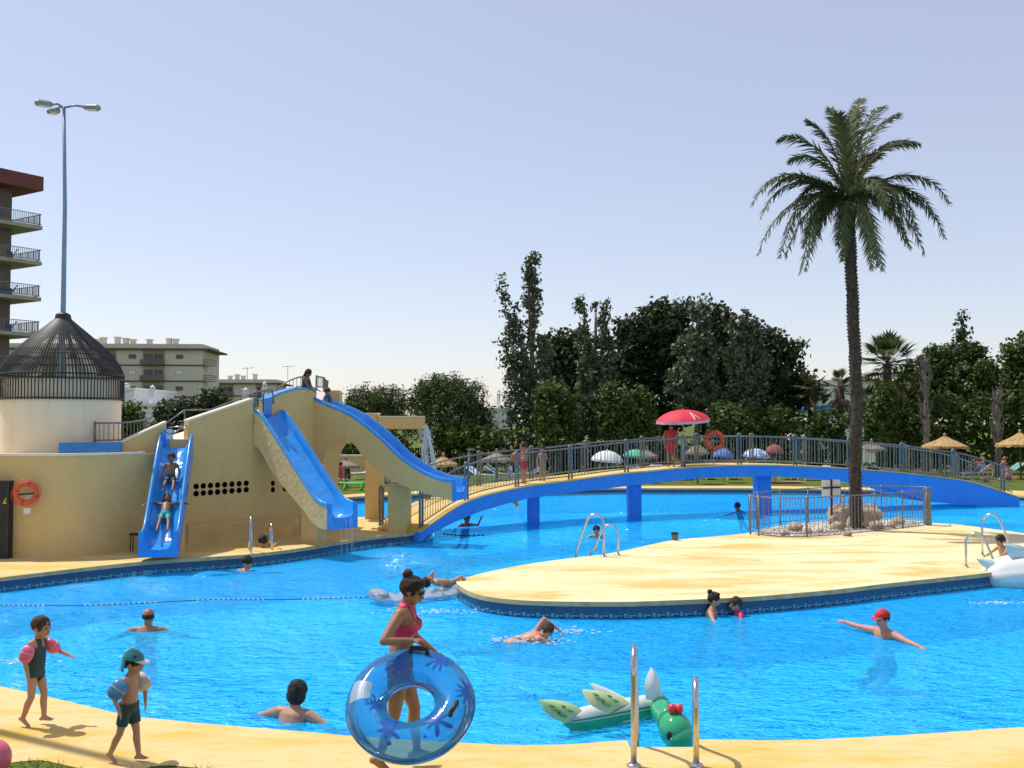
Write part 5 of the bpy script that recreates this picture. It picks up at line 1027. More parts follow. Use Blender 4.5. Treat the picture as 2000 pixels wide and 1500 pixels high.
    # one continuous skin
    me = bpy.data.meshes.new('body'); me.from_pydata(mb.v, [], mb.f); me.update(); tmp = bpy.data.objects.new('body', me); COL.objects.link(tmp)
    rm = tmp.modifiers.new('r', 'REMESH'); rm.mode = 'VOXEL'; rm.voxel_size = vox; sm = tmp.modifiers.new('s', 'SMOOTH'); sm.factor = .5; sm.iterations = 3
    dg = bpy.context.evaluated_depsgraph_get(); body_me = bpy.data.meshes.new_from_object(tmp.evaluated_get(dg)); bpy.data.objects.remove(tmp); bpy.data.meshes.remove(me)
    body_me.name = 'body'; body_me.materials.clear(); body_me.materials.append(M[skin]); body_me.polygons.foreach_set('use_smooth', [True] * len(body_me.polygons)); ABS['_z'] = Vector((0, 0, 0))
    body = bpy.data.objects.new('body', body_me); link(body, root); ABS[body.name] = Vector()
    def child(name, mb_, m, smooth=True, parent=root):
        me = mesh_of(mb_, M[m] if isinstance(m, str) else m, name, smooth); o = bpy.data.objects.new(name, me); link(o, parent); return o
    # clothes cut from the skin and lifted off it
    A_ = np.array([s_[0] for s_ in seg]); B_ = np.array([s_[1] for s_ in seg]); R_ = np.array([s_[2] for s_ in seg]); NM = [s_[3] for s_ in seg]
    def bone(co):
        co = np.asarray(co); d = B_ - A_; L2 = (d ** 2).sum(1); t = ((co[:, None, :] - A_) * d).sum(2) / L2; t = np.clip(t, 0, 1); q = A_ + t[..., None] * d; ds = np.linalg.norm(co[:, None, :] - q, axis=2) - R_; i = ds.argmin(1); return i, t[np.arange(len(co)), i]
    for wname, wm, zlo, zhi, bones, off, test in wear:
        bm = bmesh.new(); bm.from_mesh(body_me)
        if zhi is not None: bmesh.ops.bisect_plane(bm, geom=bm.verts[:] + bm.edges[:] + bm.faces[:], plane_co=pel + sp * zhi * Hh, plane_no=sp, clear_outer=True)
        if zlo is not None: bmesh.ops.bisect_plane(bm, geom=bm.verts[:] + bm.edges[:] + bm.faces[:], plane_co=(0, 0, zlo * Hh), plane_no=(0, 0, -1), clear_outer=True)
        bm.faces.ensure_lookup_table()
        if len(bm.faces):
            cs = np.array([f.calc_center_median() for f in bm.faces]); bi, bt_ = bone(cs); kill = [f for f, i, t, c in zip(bm.faces, bi, bt_, cs) if NM[i] not in bones or (test and not test(NM[i], t, Vector(c), J, Hh))]
            bmesh.ops.delete(bm, geom=kill, context='FACES'); bm.normal_update()
            for v in bm.verts: v.co += v.normal * off
        me = bpy.data.meshes.new(wname); bm.to_mesh(me); bm.free(); me.materials.append(M[wm]); me.polygons.foreach_set('use_smooth', [True] * len(me.polygons)); o = bpy.data.objects.new(wname, me); link(o, root)
    # hair
    rs = np.random.RandomState(int(Hh * 1000) + len(label)); HN = hs
    def hp3(x, y, z): return hp_(x, y, z)
    if hair != 'bald':
        hm = MB().ell(hp3(-.15, 0, .27), (.90 * hs, .78 * hs, .86 * hs), HM, 40, 26); out = []
        for v in hm.v:
            d = HM.transposed() @ (Vector(v) - hc) / hs; k = 1 + .09 * mnoise.noise(d * 2.6 + Vector((Hh * 9, len(label), 0))) + .035 * mnoise.noise(Vector((d.x * 3, d.y * 16, d.z * 3))) + .045 * mnoise.noise(d * 9)
            if d.z < -.25 and hair in ('short', 'cap'): k *= .9
            out.append(tuple(hc + (Vector(v) - hc) * k))
        hm.v = out
        if hair == 'bun': hm.ell(hp3(-.72, 0, 1.02), (.40 * hs, .42 * hs, .40 * hs), HM, 14, 10); hm.ell(hp3(-.60, .12, .80), (.34 * hs, .34 * hs, .30 * hs), HM, 10, 8); hm.ell(hp3(.30, 0, .78), (.46 * hs, .52 * hs, .28 * hs), HM, 12, 8)
        if hair == 'bob': hm.ell(hp3(-.30, 0, -.18), (.72 * hs, .84 * hs, .82 * hs), HM, 20, 12)
        if hair == 'long':
            for y in (-.42, -.15, .15, .42): hm.caps(hp3(-.55, y, .3), hp3(-.85, y * .8, -1.5), .38 * hs, .22 * hs, 10)
        if hair == 'pony': hm.caps(hp3(-.9, 0, .5), hp3(-1.35, 0, -.7), .26 * hs, .12 * hs, 10); hm.ell(hp3(-.85, 0, .5), (.3 * hs, .3 * hs, .3 * hs), HM)
        child('hair', hm, hairm)
    else:
        hm = MB().ell(hp3(-.14, 0, .04), (.84 * hs, .745 * hs, .52 * hs), HM, 18, 10); child('hair', hm, hairm)
    if face:
        for sd in (-1, 1): child('eye', MB().ell(hp3(.735, sd * .27, .03), (.07 * hs, .12 * hs, .065 * hs), HM, 8, 6), 'eye'); child('eyebrow', MB().ell(hp3(.765, sd * .28, .23), (.05 * hs, .17 * hs, .035 * hs), HM, 8, 6), hairm)
        child('mouth', MB().ell(hp3(.80, 0, -.50), (.07 * hs, .19 * hs, .055 * hs), HM, 8, 6), 'lip')
    J['root'] = root; J['child'] = child; J['hp'] = hp3; J['base'] = Vector(at) + Vector((0, 0, dz)); return J
def W(J, v): return J['root'].matrix_basis @ Vector(v)
SHORTS = lambda m, b=-.14, hi=.045, off=.010: ('swim_shorts', m, None, hi, ('pelvis', 'thigh', 'torso'), off, lambda n_, t, c, J, h: n_ != 'thigh' or t < b * -1)
BRIEF = lambda m, hi=.02: ('swim_briefs', m, None, hi, ('pelvis', 'thigh', 'torso'), .005, lambda n_, t, c, J, h: n_ != 'thigh' or t < .14)
def face_to(px, py, to): return 0

# the woman with the swim ring, walking right along the edge
nrm = Vector((0, -math.cos(R(51)), math.sin(R(51)))); e1 = Vector((1, 0, 0)); e2 = nrm.cross(e1).normalized()
RC = Q(802, 1376, 8.28); RR, rr_ = .355, .158
def tor(a, b, k=0.0): return RC + (e1 * math.cos(a) + e2 * math.sin(a)) * (RR + (rr_ + k) * math.cos(b)) + nrm * (rr_ + k) * math.sin(b)
HANDLE = tor(math.pi / 2 - .12, 1.30, .050)
def ik(sh, wr, l1, l2, pole):
    d = wr - sh; L = min(d.length, (l1 + l2) * .999); d.normalize(); a = (l1 * l1 - l2 * l2 + L * L) / (2 * L); h = math.sqrt(max(l1 * l1 - a * a, 0)); p = (pole - d * pole.dot(d)).normalized(); el = sh + d * a + p * h
    return tuple(el - sh), tuple(wr - el)
fw_ = P(752, 1505)
wj = person('woman in pink halter bikini and sunglasses, hair in a bun, carrying a swim ring', (fw_.x + .12, fw_.y, 0), R(4), 1.62, 'woman', 'skin_tan', lean=(.10, -.02, 1), tw=-.22, head=(-.05, -.22), handR=HANDLE - Vector((.055, .0, -.012)),
    armR=((-.50, -.36, -1), (.90, .00, -.22)), armL=((.15, .30, -1), (.75, -.05, -.6)), legR=((-.10, -.02, -1), (-.38, 0, -1)), legL=((.34, .02, -1), (.06, .02, -1)),
    wear=(('bikini_top', 'pinkfab', None, None, ('torso', 'arm', 'neck'), .006, lambda n_, t, c, J, h: (n_ == 'torso' and .145 * h < c.z < .205 * h) or (n_ in ('torso', 'neck', 'arm') and c.x - c.z * .1 > .012 and .20 * h <= c.z < .330 * h and abs(abs(c.y + .01) - .055 * (1 - (c.z / h - .21) * 3.2)) < .030) or (n_ in ('neck', 'torso') and c.x - c.z * .1 < .03 and .300 * h < c.z < .325 * h)),
          BRIEF('pinkfab', .015)), hair='bun', hairm='hair_black', vox=.0085, grip=(.8, .2), bust=True)
J = wj; c_ = J['child']; hp3 = J['hp']; HM = J['HM']; hs = J['hs']
gl = MB()
for sd in (-1, 1): gl.ell(hp3(.80, sd * .30, .03), (.06 * hs, .25 * hs, .19 * hs), HM, 12, 8); gl.tube([hp3(.72, sd * .52, .09), hp3(.35, sd * .68, .08), hp3(-.05, sd * .745, .04)], .035 * hs, 6)
gl.tube([hp3(.86, -.12, .08), hp3(.88, 0, .10), hp3(.86, .12, .08)], .03 * hs, 6)
c_('sunglasses', gl, 'dark')
# the swim ring
M['vinyl'] = None
def make_vinyl(name, tint, alpha, c):
    m, nt, b, o = nodes(name); nt.nodes.remove(b)
    tr = N(nt, 'ShaderNodeBsdfTransparent'); tr.inputs[0].default_value = tint + (1,)
    df = N(nt, 'ShaderNodeBsdfDiffuse'); df.inputs[0].default_value = c + (1,); tl_ = N(nt, 'ShaderNodeBsdfTranslucent'); tl_.inputs[0].default_value = c + (1,)
    ad = N(nt, 'ShaderNodeMixShader'); ad.inputs[0].default_value = .5; nt.links.new(df.outputs[0], ad.inputs[1]); nt.links.new(tl_.outputs[0], ad.inputs[2])
    lw = N(nt, 'ShaderNodeLayerWeight'); lw.inputs[0].default_value = .3; mr = N(nt, 'ShaderNodeMapRange'); mr.inputs[3].default_value = alpha; mr.inputs[4].default_value = min(alpha + .5, 1); nt.links.new(lw.outputs['Facing'], mr.inputs[0])
    mx = N(nt, 'ShaderNodeMixShader'); nt.links.new(mr.outputs[0], mx.inputs[0]); nt.links.new(tr.outputs[0], mx.inputs[1]); nt.links.new(ad.outputs[0], mx.inputs[2])
    gl = N(nt, 'ShaderNodeBsdfGlossy'); gl.inputs['Roughness'].default_value = .10; fr = N(nt, 'ShaderNodeFresnel'); fr.inputs[0].default_value = 1.45
    bp = N(nt, 'ShaderNodeBump'); bp.inputs['Strength'].default_value = .25; bp.inputs['Distance'].default_value = .02; nt.links.new(noise(nt, 9, 2), bp.inputs['Height']); nt.links.new(bp.outputs[0], gl.inputs['Normal'])
    m2 = N(nt, 'ShaderNodeMixShader'); nt.links.new(fr.outputs[0], m2.inputs[0]); nt.links.new(mx.outputs[0], m2.inputs[1]); nt.links.new(gl.outputs[0], m2.inputs[2]); nt.links.new(m2.outputs[0], o.inputs[0]); return m
M['vinyl'] = make_vinyl('clear_blue_vinyl', (.58, .88, 1.0), .36, (.05, .46, 1.0)); M['vinylclear'] = make_vinyl('clear_vinyl', (.86, .92, .97), .42, (.74, .77, .80))
M['splat'] = mat('blue_splat_print', (.012, .085, .36), (.018, .11, .42), 6, .25); M['ringlabel'] = mat('pale_print_label', (.30, .40, .52), (.20, .30, .44), 60, .4, stretch=(1, 1, 6))
ring = thing('swim_ring', 'big translucent blue swim ring with splash prints and black handles, held by the woman', 'swim ring', RC)
mb = MB().loft([[tor(a, b) for b in np.linspace(0, 2 * math.pi, 28, endpoint=False)] for a in np.linspace(0, 2 * math.pi, 73)], caps=False); obj('ring_tube', mb, M['vinyl'], ring, smooth=True)
mb = MB().tube([tor(a, 0, .001) for a in np.linspace(0, 2 * math.pi, 72, endpoint=False)], .005, 6, True); obj('seam', mb, M['splat'], ring, smooth=True); mb = MB().tube([tor(a, math.pi, .001) for a in np.linspace(0, 2 * math.pi, 60, endpoint=False)], .004, 6, True); obj('seam', mb, M['splat'], ring, smooth=True)
rsp = np.random.RandomState(8)
for a0, b0, sz in ((1.95, 1.9, .13), (.95, 1.3, .15), (.05, .9, .15), (-.85, 1.7, .15), (-1.95, 1.6, .14), (3.5, 2.1, .10)):
    nl = rsp.randint(7, 10); ph = rsp.uniform(0, 6); ln = rsp.uniform(.45, 1.0, nl); rad = []
    NP = 72
    for k in range(NP):
        f = k / NP * nl; i = int(f) % nl; u = (f % 1) - .5; rad.append(sz * (.30 + .70 * ln[i] * math.exp(-(abs(u) / .24) ** 2.6)))
    mb = MB(); vs = [tor(a0, b0, .002)]; fs = []; NR_ = 4
    for q in range(1, NR_ + 1):
        for k in range(NP):
            an = 2 * math.pi * k / NP + ph; rd = rad[k] * q / NR_; vs.append(tor(a0 + rd * math.cos(an) / (RR + rr_ * math.cos(b0)), b0 + rd * math.sin(an) / rr_, .002))
    for k in range(NP):
        l = (k + 1) % NP; fs.append((0, 1 + k, 1 + l))
        for q in range(NR_ - 1): fs.append((1 + q * NP + k, 1 + (q + 1) * NP + k, 1 + (q + 1) * NP + l, 1 + q * NP + l))
    obj('splash_print', mb.add(vs, fs), M['splat'], ring, smooth=True)
    mb = MB()
    for q in range(4):
        da, db, s_ = rsp.uniform(-.38, .38), rsp.uniform(-.7, .7), rsp.uniform(.008, .02); mb.add([tor(a0 + da + s_ / RR * math.cos(x), b0 + db + s_ / rr_ * math.sin(x), .002) for x in np.linspace(0, 2 * math.pi, 12, endpoint=False)], [tuple(range(12))])
    obj('splash_drop', mb, M['splat'], ring)
mb = MB(); ga = np.linspace(2.85, 3.30, 8); gb_ = np.linspace(.75, 1.85, 8)
mb.add([tor(a, b, .0022) for a in ga for b in gb_], [(i * 8 + j, i * 8 + j + 1, (i + 1) * 8 + j + 1, (i + 1) * 8 + j) for i in range(7) for j in range(7)]); obj('label_patch', mb, M['ringlabel'], ring)
def handle(a0, b0, ln=.115):
    da = ln / RR / 2; p = [tor(a0 + x, b0, .004) for x in (-da, -da * .8)] + [tor(a0 + x, b0, .042) for x in (-da * .75, 0, da * .75)] + [tor(a0 + x, b0, .004) for x in (da * .8, da)]
    h = obj('handle', MB().tube(p, [.020, .021, .019, .019, .019, .021, .020], 10), M['dark'], ring, smooth=True)
handle(math.pi / 2 - .12, 1.30, .15); handle(-.42, 1.35)
# girl with pink armbands
g = P(68, 1417)
gj = person('small girl in a dark swimsuit with pink armbands walking along the pool edge', (g.x, g.y, 0), R(-8), 1.09, 'kid', 'skin_mid', lean=(.06, 0, 1), head=(-.1, -.1), armR=((-.16, -.42, -1), (.30, -.05, -1)), armL=((.55, .50, -.75), (.92, -.06, -.32)), legR=((-.02, -.02, -1), (-.42, 0, -1)), legL=((.26, .02, -1), (.0, 0, -1)),
    wear=(('swimsuit', 'greenfab', None, None, ('pelvis', 'thigh', 'torso', 'arm', 'neck'), .006, lambda n_, t, c, J, h: (n_ == 'thigh' and t < .16) or n_ == 'pelvis' or (n_ == 'torso' and c.z < .205 * h) or (n_ in ('torso', 'neck', 'arm') and c.z < .275 * h and .022 * h < abs(c.y) < .062 * h)),), hair='short', hairm='hair_brown', vox=.0085)
def armband(J, side, name, m1, m2, r=.062, ln=.085):
    a, b = J['sh' + side], J['el' + side]; c = a.lerp(b, .62); d = (b - a).normalized(); x = d.orthogonal().normalized(); y = d.cross(x); mb = MB(); mb2 = MB()
    rings = []
    for t in np.linspace(-1, 1, 9): rings.append([c + d * ln * t + (x * math.cos(k) + y * math.sin(k)) * (.026 + (r - .026) * math.sqrt(max(1 - t * t, 0))) * (1 + .10 * math.cos(3 * k)) for k in np.linspace(0, 2 * math.pi, 18, endpoint=False)])
    R0 = MB().loft([[W(J, v) for v in rg] for rg in rings]); t_ = thing('armband', name, 'armband', W(J, c), 'inflatable armbands'); obj('air_chamber', R0, m1, t_, smooth=True)
    ang = [k for k in np.linspace(0, 2 * math.pi, 24, endpoint=False)]; obj('seam', MB().tube([W(J, c + (x * math.cos(k) + y * math.sin(k)) * (r * 1.004) * (1 + .10 * math.cos(3 * k))) for k in ang], .004, 5, True), m2, t_, smooth=True)
M['pinkvinyl'] = mat('pink_vinyl', (.75, .16, .24), (.68, .12, .20), 5, .25); M['palepink'] = mat('pale_pink_vinyl', (.82, .40, .45), None, 5, .3); M['bluevinyl'] = mat('dull_blue_vinyl', (.06, .19, .36), (.07, .24, .42), 5, .3); M['palevinyl'] = mat('pale_print_vinyl', (.55, .60, .60), (.42, .34, .32), 14, .3)
for sd, lb in (('R', 'pink armband on the near arm of the small girl'), ('L', 'pink armband on the raised far arm of the small girl')): armband(gj, sd, lb, M['pinkvinyl'], M['palepink'])
# boy with the teal cap
b = P(262, 1489)
bj = person('small boy in dark shorts, teal cap and blue armbands striding along the edge', (b.x - .05, b.y, 0), R(-14), 1.00, 'kid', 'skin_mid', lean=(.05, 0, 1), tw=.1, head=(-.05, -.05), armR=((-.42, -.55, -.85), (.38, .08, -1)), armL=((.20, .55, -.8), (.22, -.25, -1)), legR=((-.26, -.02, -1), (-.52, 0, -1)), legL=((.20, .02, -1), (.12, 0, -1)), wear=(SHORTS('greenfab', -.62, .04, .012),), hair='cap', hairm='hair_black', vox=.0085)
for sd, lb in (('R', 'blue armband with pale print on the near arm of the boy in the cap'), ('L', 'pale grey armband on the far arm of the boy in the cap')): armband(bj, sd, lb, M['bluevinyl'] if sd == 'R' else M['palevinyl'], M['palevinyl'], .074, .088)
def cap_hat(J, label, mcrown, mbrim, dino=False, flap=True):
    hp3, HM, hs = J['hp'], J['HM'], J['hs']; t = thing('cap', label, 'cap', W(J, hp3(0, 0, .5)))
    cr = MB().ell(hp3(-.13, 0, .36), (.98 * hs, .86 * hs, .84 * hs), HM, 22, 12); zc = hp3(0, 0, .28); up = HM @ Vector((0, 0, 1)); fs = [f for f in cr.f if all((Vector(cr.v[i]) - zc).dot(up) > -.02 * hs for i in f)]; cr.f = fs; cr.v = [tuple(W(J, v)) for v in cr.v]; obj('crown', cr, mcrown, t, smooth=True)
    br = MB(); a = np.linspace(-1.05, 1.05, 13); inn = [hp3(-.13 + .97 * math.cos(x), .84 * math.sin(x), .30) for x in a]; out = [hp3(-.13 + 1.62 * math.cos(x * .8), .80 * math.sin(x), .20 - .05 * math.cos(x * 2)) for x in a]; n = len(a); up_ = up * .03 * hs
    br.add([W(J, v) for v in inn + out] + [W(J, v + up_) for v in inn + out], [(i, i + 1, n + i + 1, n + i) for i in range(n - 1)] + [(2 * n + i, 3 * n + i, 3 * n + i + 1, 2 * n + i + 1) for i in range(n - 1)] + [(n + i, n + i + 1, 3 * n + i + 1, 3 * n + i) for i in range(n - 1)]); obj('brim', br, mbrim, t, smooth=True)
    if flap:
        fl = MB().loft([[hp3(-.10 + rr * math.cos(x), rr * .88 * math.sin(x), z) for x in np.linspace(1.9, 4.4, 11)] for rr, z in ((.97, .34), (1.02, 0), (1.06, -.45), (1.04, -.75))], caps=False, closed=False); fl.v = [tuple(W(J, v)) for v in fl.v]; obj('neck_flap', fl, mcrown, t, smooth=True)
    return t
ch = cap_hat(bj, 'teal cap with pale peak and neck flap worn by the small boy', M['hat'], M['whitefab'])
mb = MB()
for k in range(4): mb.ell(W(bj, bj['hp'](-.15 - .25 * k, 0, 1.22 - .10 * k * k)), (.015, .008, .02), nu=8, nv=6)
obj('crest', mb, M['yellowcloth'], ch, smooth=True)
mb = MB().ell(W(bj, bj['hp'](.35, -.62, .72)), (.012, .012, .012)); obj('eye_patch', mb, M['dark'], ch, smooth=True)

# people on the bridge
def at_edge(px, inset):
    p = min(edge, key=lambda q: abs(1000 + 2000 * q.x / q.y - px)); i = edge.index(p); d = (edge[i + 1] - edge[i - 1]).normalized(); s = Vector((-d.y, d.x, 0)).normalized(); x = Vector((px - 1000, 0, 0)); return Vector((p.x, p.y, p.z + .05)) + s * inset
person('sunburnt boy in red shorts with an orange armband, standing on the footbridge', at_edge(1046, .42), R(200), 1.36, 'kid', 'skin_pink', head=(.3, -.1), armR=((.25, -.25, -1), (.5, .3, -.6)), armL=((.35, .35, -.9), (.8, -.2, -.2)), legR=((.05, -.08, -1), (-.05, 0, -1)), legL=((.03, .08, -1), (-.03, 0, -1)), wear=(SHORTS('redfab', -.55),), hair='short', hairm='hair_brown', vox=.012)
q = at_edge(1028, .40); ob = thing('armband', 'orange armband carried by the boy in red shorts on the footbridge', 'armband', q + Vector((0, 0, .82)), 'inflatable armbands'); obj('air_chamber', MB().ell(q + Vector((0, .0, .86)), (.15, .11, .16)), M['orange'], ob, smooth=True); obj('cuff', MB().tube([q + Vector((.02, 0, .70)), q + Vector((.05, 0, .64))], [.09, .06], 10), M['orange'], ob)
person('girl with a dark ponytail standing beside the boy on the footbridge', at_edge(1071, .5), R(250), 1.18, 'kid', 'skin_mid', head=(.2, 0), armR=((.1, -.3, -1), (.4, .1, -.9)), armL=((.1, .25, -1), (.3, -.2, 1)), wear=(('swimsuit', 'greyfab', None, None, ('pelvis', 'thigh', 'torso'), .008, lambda n_, t, c, J, h: n_ != 'thigh' or t < .3),), hair='pony', hairm='hair_black', vox=.012)
person('lifeguard in red top and red shorts standing under the red parasol on the footbridge', at_edge(1321, .55), R(250), 1.50, 'man', 'skin_tan', head=(.1, -.15), armR=((.15, -.45, -1), (.2, .35, -1)), armL=((.15, .45, -1), (.3, -.35, -.9)), legR=((.05, -.06, -1), (0, 0, -1)), legL=((.12, .06, -1), (-.12, 0, -1)), wear=(SHORTS('redfab', -.80, .05, .018), ('red_top', 'redfab', None, None, ('torso', 'arm', 'pelvis', 'neck'), .014, lambda n_, t, c, J, h: (n_ in ('torso', 'pelvis') and c.z > .02 * h) or (n_ == 'arm' and t < .35))), hair='short', hairm='hair_black', vox=.014)
# slide users
gp_ = Q(594, 758, 27.6)
person('dark haired girl in a dark swimsuit on top of the slides reaching to a child', (gp_.x, gp_.y, 2.98), R(-10), 1.42, 'woman', 'skin_dark', lean=(.16, 0, 1), head=(-.2, -.3), armR=((.5, -.2, -1), (.75, .1, -.55)), armL=((.3, .2, -1), (.9, 0, -.4)), wear=(('swimsuit', 'navyfab', None, None, ('pelvis', 'thigh', 'torso'), .006, lambda n_, t, c, J, h: (n_ != 'thigh' or t < .15) and c.z < .23 * h),), hair='long', hairm='hair_black', vox=.012)
sp_ = cl[4]
person('child in a blue shirt sitting at the top of the right slide', (sp_.x + .05, sp_.y, zr[5] - .10), R(-20), 1.05, 'kid', 'skin_mid', lean=(-.12, 0, 1), head=(.3, 0), armR=((.3, -.2, -1), (.7, .1, -.4)), armL=((.1, .3, -1), (.6, 0, -.6)), legR=((.95, -.12, -.1), (.85, 0, -.55)), legL=((.95, .12, -.1), (.85, 0, -.55)), wear=(('shirt', 'bluefab_', None, None, ('torso', 'pelvis', 'arm'), .01, lambda n_, t, c, J, h: n_ != 'arm' or t < .5),) if False else (('shirt', 'towelblue', None, None, ('torso', 'pelvis', 'arm'), .01, lambda n_, t, c, J, h: n_ != 'arm' or t < .5),), hair='short', hairm='hair_brown', vox=.012, zmode='pelvis')
def on_s1(f, lift): 
    p = Vector((-8.03, 24.55, 0)).lerp(Vector((-7.47, 21.75, 0)), f); z = float(np.interp(f, (0, .1, .3, .6, .85, 1), (2.62, 2.52, 2.08, 1.30, .70, .60))) - .40; return Vector((p.x, p.y, z + lift))
yw = math.atan2(-2.8, .56)
person('child sitting high up in the left slide behind the other child', on_s1(.36, .15), yw, 1.20, 'kid', 'skin_dark', lean=(-.30, 0, 1), head=(0, -.1), armR=((.2, -.5, -1), (.5, .1, -.8)), armL=((.2, .5, -1), (.5, -.1, -.8)), legR=((.85, -.15, -.38), (.8, 0, -.6)), legL=((.85, .15, -.38), (.8, 0, -.6)), wear=(SHORTS('navyfab', -.6),), hair='short', hairm='hair_black', vox=.012, zmode='pelvis')
person('child in teal shorts sliding down the left slide with arms spread to the rims', on_s1(.66, .14), yw, 1.28, 'kid', 'skin_dark', lean=(-.75, 0, .66), head=(.2, .2), armR=((-.2, -.95, .15), (.35, -.55, -.1)), armL=((-.2, .95, .15), (.35, .55, -.1)), legR=((.85, -.10, -.48), (.85, -.05, -.50)), legL=((.85, .16, -.48), (.85, .05, -.50)), wear=(SHORTS('tealfab', -.6),), hair='short', hairm='hair_brown', vox=.012, zmode='pelvis')

# swimmers: bodies stretched or crouched under the surface
def swimmer(label, px, py, Hh, kind, yaw, hairm='hair_black', skin='skin_mid', rise=.20, armR=((.3, -.8, -.35), (.5, -.5, -.2)), armL=((.3, .8, -.35), (.5, .5, -.2)), lean=(.35, 0, .9), head=(0, .1), wear=(), hair='short', vox=.016, face=False, legs=None):
    """px, py: where the neck meets the water."""
    p = P(px, py, WZ); B = {'man': ADULT, 'woman': WOMAN, 'kid': KID}[kind]; ln = nv(*lean); ht = B['torso'] * Hh
    f = Vector((math.cos(yaw), math.sin(yaw), 0)); l = Vector((-f.y, f.x, 0)); off = f * ln.x * ht + l * ln.y * ht; pz = WZ - ln.z * ht - .01 + rise * Hh * .2
    legs = legs or (((-.35, -.1, -.6), (-.9, 0, -.25)), ((-.25, .1, -.6), (-.9, 0, -.3)))
    return person(label, (p.x - off.x, p.y - off.y, pz), yaw, Hh, kind, skin, lean=lean, head=head, armR=armR, armL=armL, legR=legs[0], legL=legs[1], wear=wear, hair=hair, hairm=hairm, vox=vox, zmode='pelvis', face=face)
swimmer('swimming woman seen from behind with dark wet hair, close to the near edge', 575, 1404, 1.86, 'woman', R(68), 'hair_black', 'skin_mid', .28, ((.05, -.9, -.45), (.45, -.7, -.10)), ((.15, .9, -.30), (.55, .8, -.12)), (.30, 0, .95), (.1, .15), (BRIEF('navyfab', .03), ('swimsuit', 'navyfab', None, None, ('torso', 'pelvis'), .007, lambda n_, t, c, J, h: c.z < .20 * h)), 'bob', .011)
swimmer('bald man swimming in the left half of the pool, seen from behind', 288, 1231, 1.80, 'man', R(95), 'hair_black', 'skin_tan', .12, lean=(.2, 0, 1), hair='bald', vox=.013)
sw = swimmer('boy doing front crawl with one bent arm raised, in the middle of the pool', 1052, 1250, 1.62, 'man', R(10), 'hair_brown', 'skin_pink', .20, ((.9, -.2, -.5), (.9, 0, -.2)), ((.62, .15, .85), (.80, -.15, -.62)), (.93, 0, .26), (-.9, .25), legs=(((-1, -.08, -.12), (-1, 0, 0)), ((-1, .08, -.2), (-1, 0, .0))), vox=.012, face=True)
swimmer('woman with dark hair up talking in the water at the front of the island', 1391, 1203, 1.62, 'woman', R(-20), 'hair_black', 'skin_mid', .4, lean=(.15, 0, 1), hair='bun', vox=.013)
swimmer('child in a pink top beside the dark haired woman at the island', 1441, 1202, 1.2, 'kid', R(190), 'hair_brown', 'skin_mid', .3, lean=(.2, 0, 1), vox=.013, wear=(('rash_top', 'pinkfab', None, None, ('torso', 'arm', 'pelvis'), .008, None),))
mj = swimmer('man in a red cap standing in the water with both arms spread wide', 1727, 1244, 1.80, 'man', R(205), 'hair_black', 'skin_pink', .30, ((.15, -1, .02), (.1, -1, .10)), ((.15, 1, -.13), (.1, 1, -.09)), (.04, 0, 1), (.1, -.05), (SHORTS('navyfab', -.6),), 'cap', .012, True, (((.7, -.1, -.5), (-.5, 0, -.6)), ((.7, .1, -.5), (-.5, 0, -.6))))
M['redcap'] = M['redfab']; cap_hat(mj, 'bright red peaked cap worn by the man with spread arms', M['redfab'], M['redfab'], flap=False)
swimmer('swimmer holding the ladder below the slides, back turned', 513, 1093, 1.5, 'kid', R(100), 'hair_black', 'skin_mid', .9, ((.6, -.5, .3), (.8, 0, .2)), ((.6, .5, .3), (.8, 0, .2)), (.12, 0, 1), vox=.013)
swimmer('lone swimmer with black hair left of the slide ladder', 478, 1115, 1.5, 'kid', R(60), 'hair_black', 'skin_mid', .1, vox=.014)
swimmer('swimmer near the first bridge pier', 1010, 988, 1.5, 'kid', R(200), 'hair_black', 'skin_mid', .2, vox=.016)
swimmer('dark silhouetted swimmer under the left end of the footbridge', 910, 1028, 1.6, 'kid', R(-60), 'hair_black', 'skin_dark', .3, armL=((.5, .8, -.1), (.4, .2, .9)), lean=(.2, 0, 1), vox=.014)
swimmer('child swimming behind the island ladder', 1165, 1050, 1.35, 'kid', R(-100), 'hair_black', 'skin_mid', .3, lean=(.25, 0, 1), vox=.014, face=True)
swimmer('swimmer with only a dark head showing left of the palm fence', 1443, 999, 1.5, 'kid', R(120), 'hair_black', 'skin_dark', .1, vox=.016)
for px, py, lb in ((1140, 962, 'swimmer lying low in the water beyond the bridge at the left'), (1211, 958, 'swimmer at the far edge seen left of the second bridge pier'), (1254, 958, 'swimmer at the far edge peeping out right of the second bridge pier'), (1296, 957, 'swimmer resting on the far edge under the middle of the bridge')): swimmer(lb, px, py + 1, 1.6, 'man', R(-90 + px % 7 * 20), 'hair_brown' if px > 1200 else 'hair_black', 'skin_mid', .1, vox=.02)
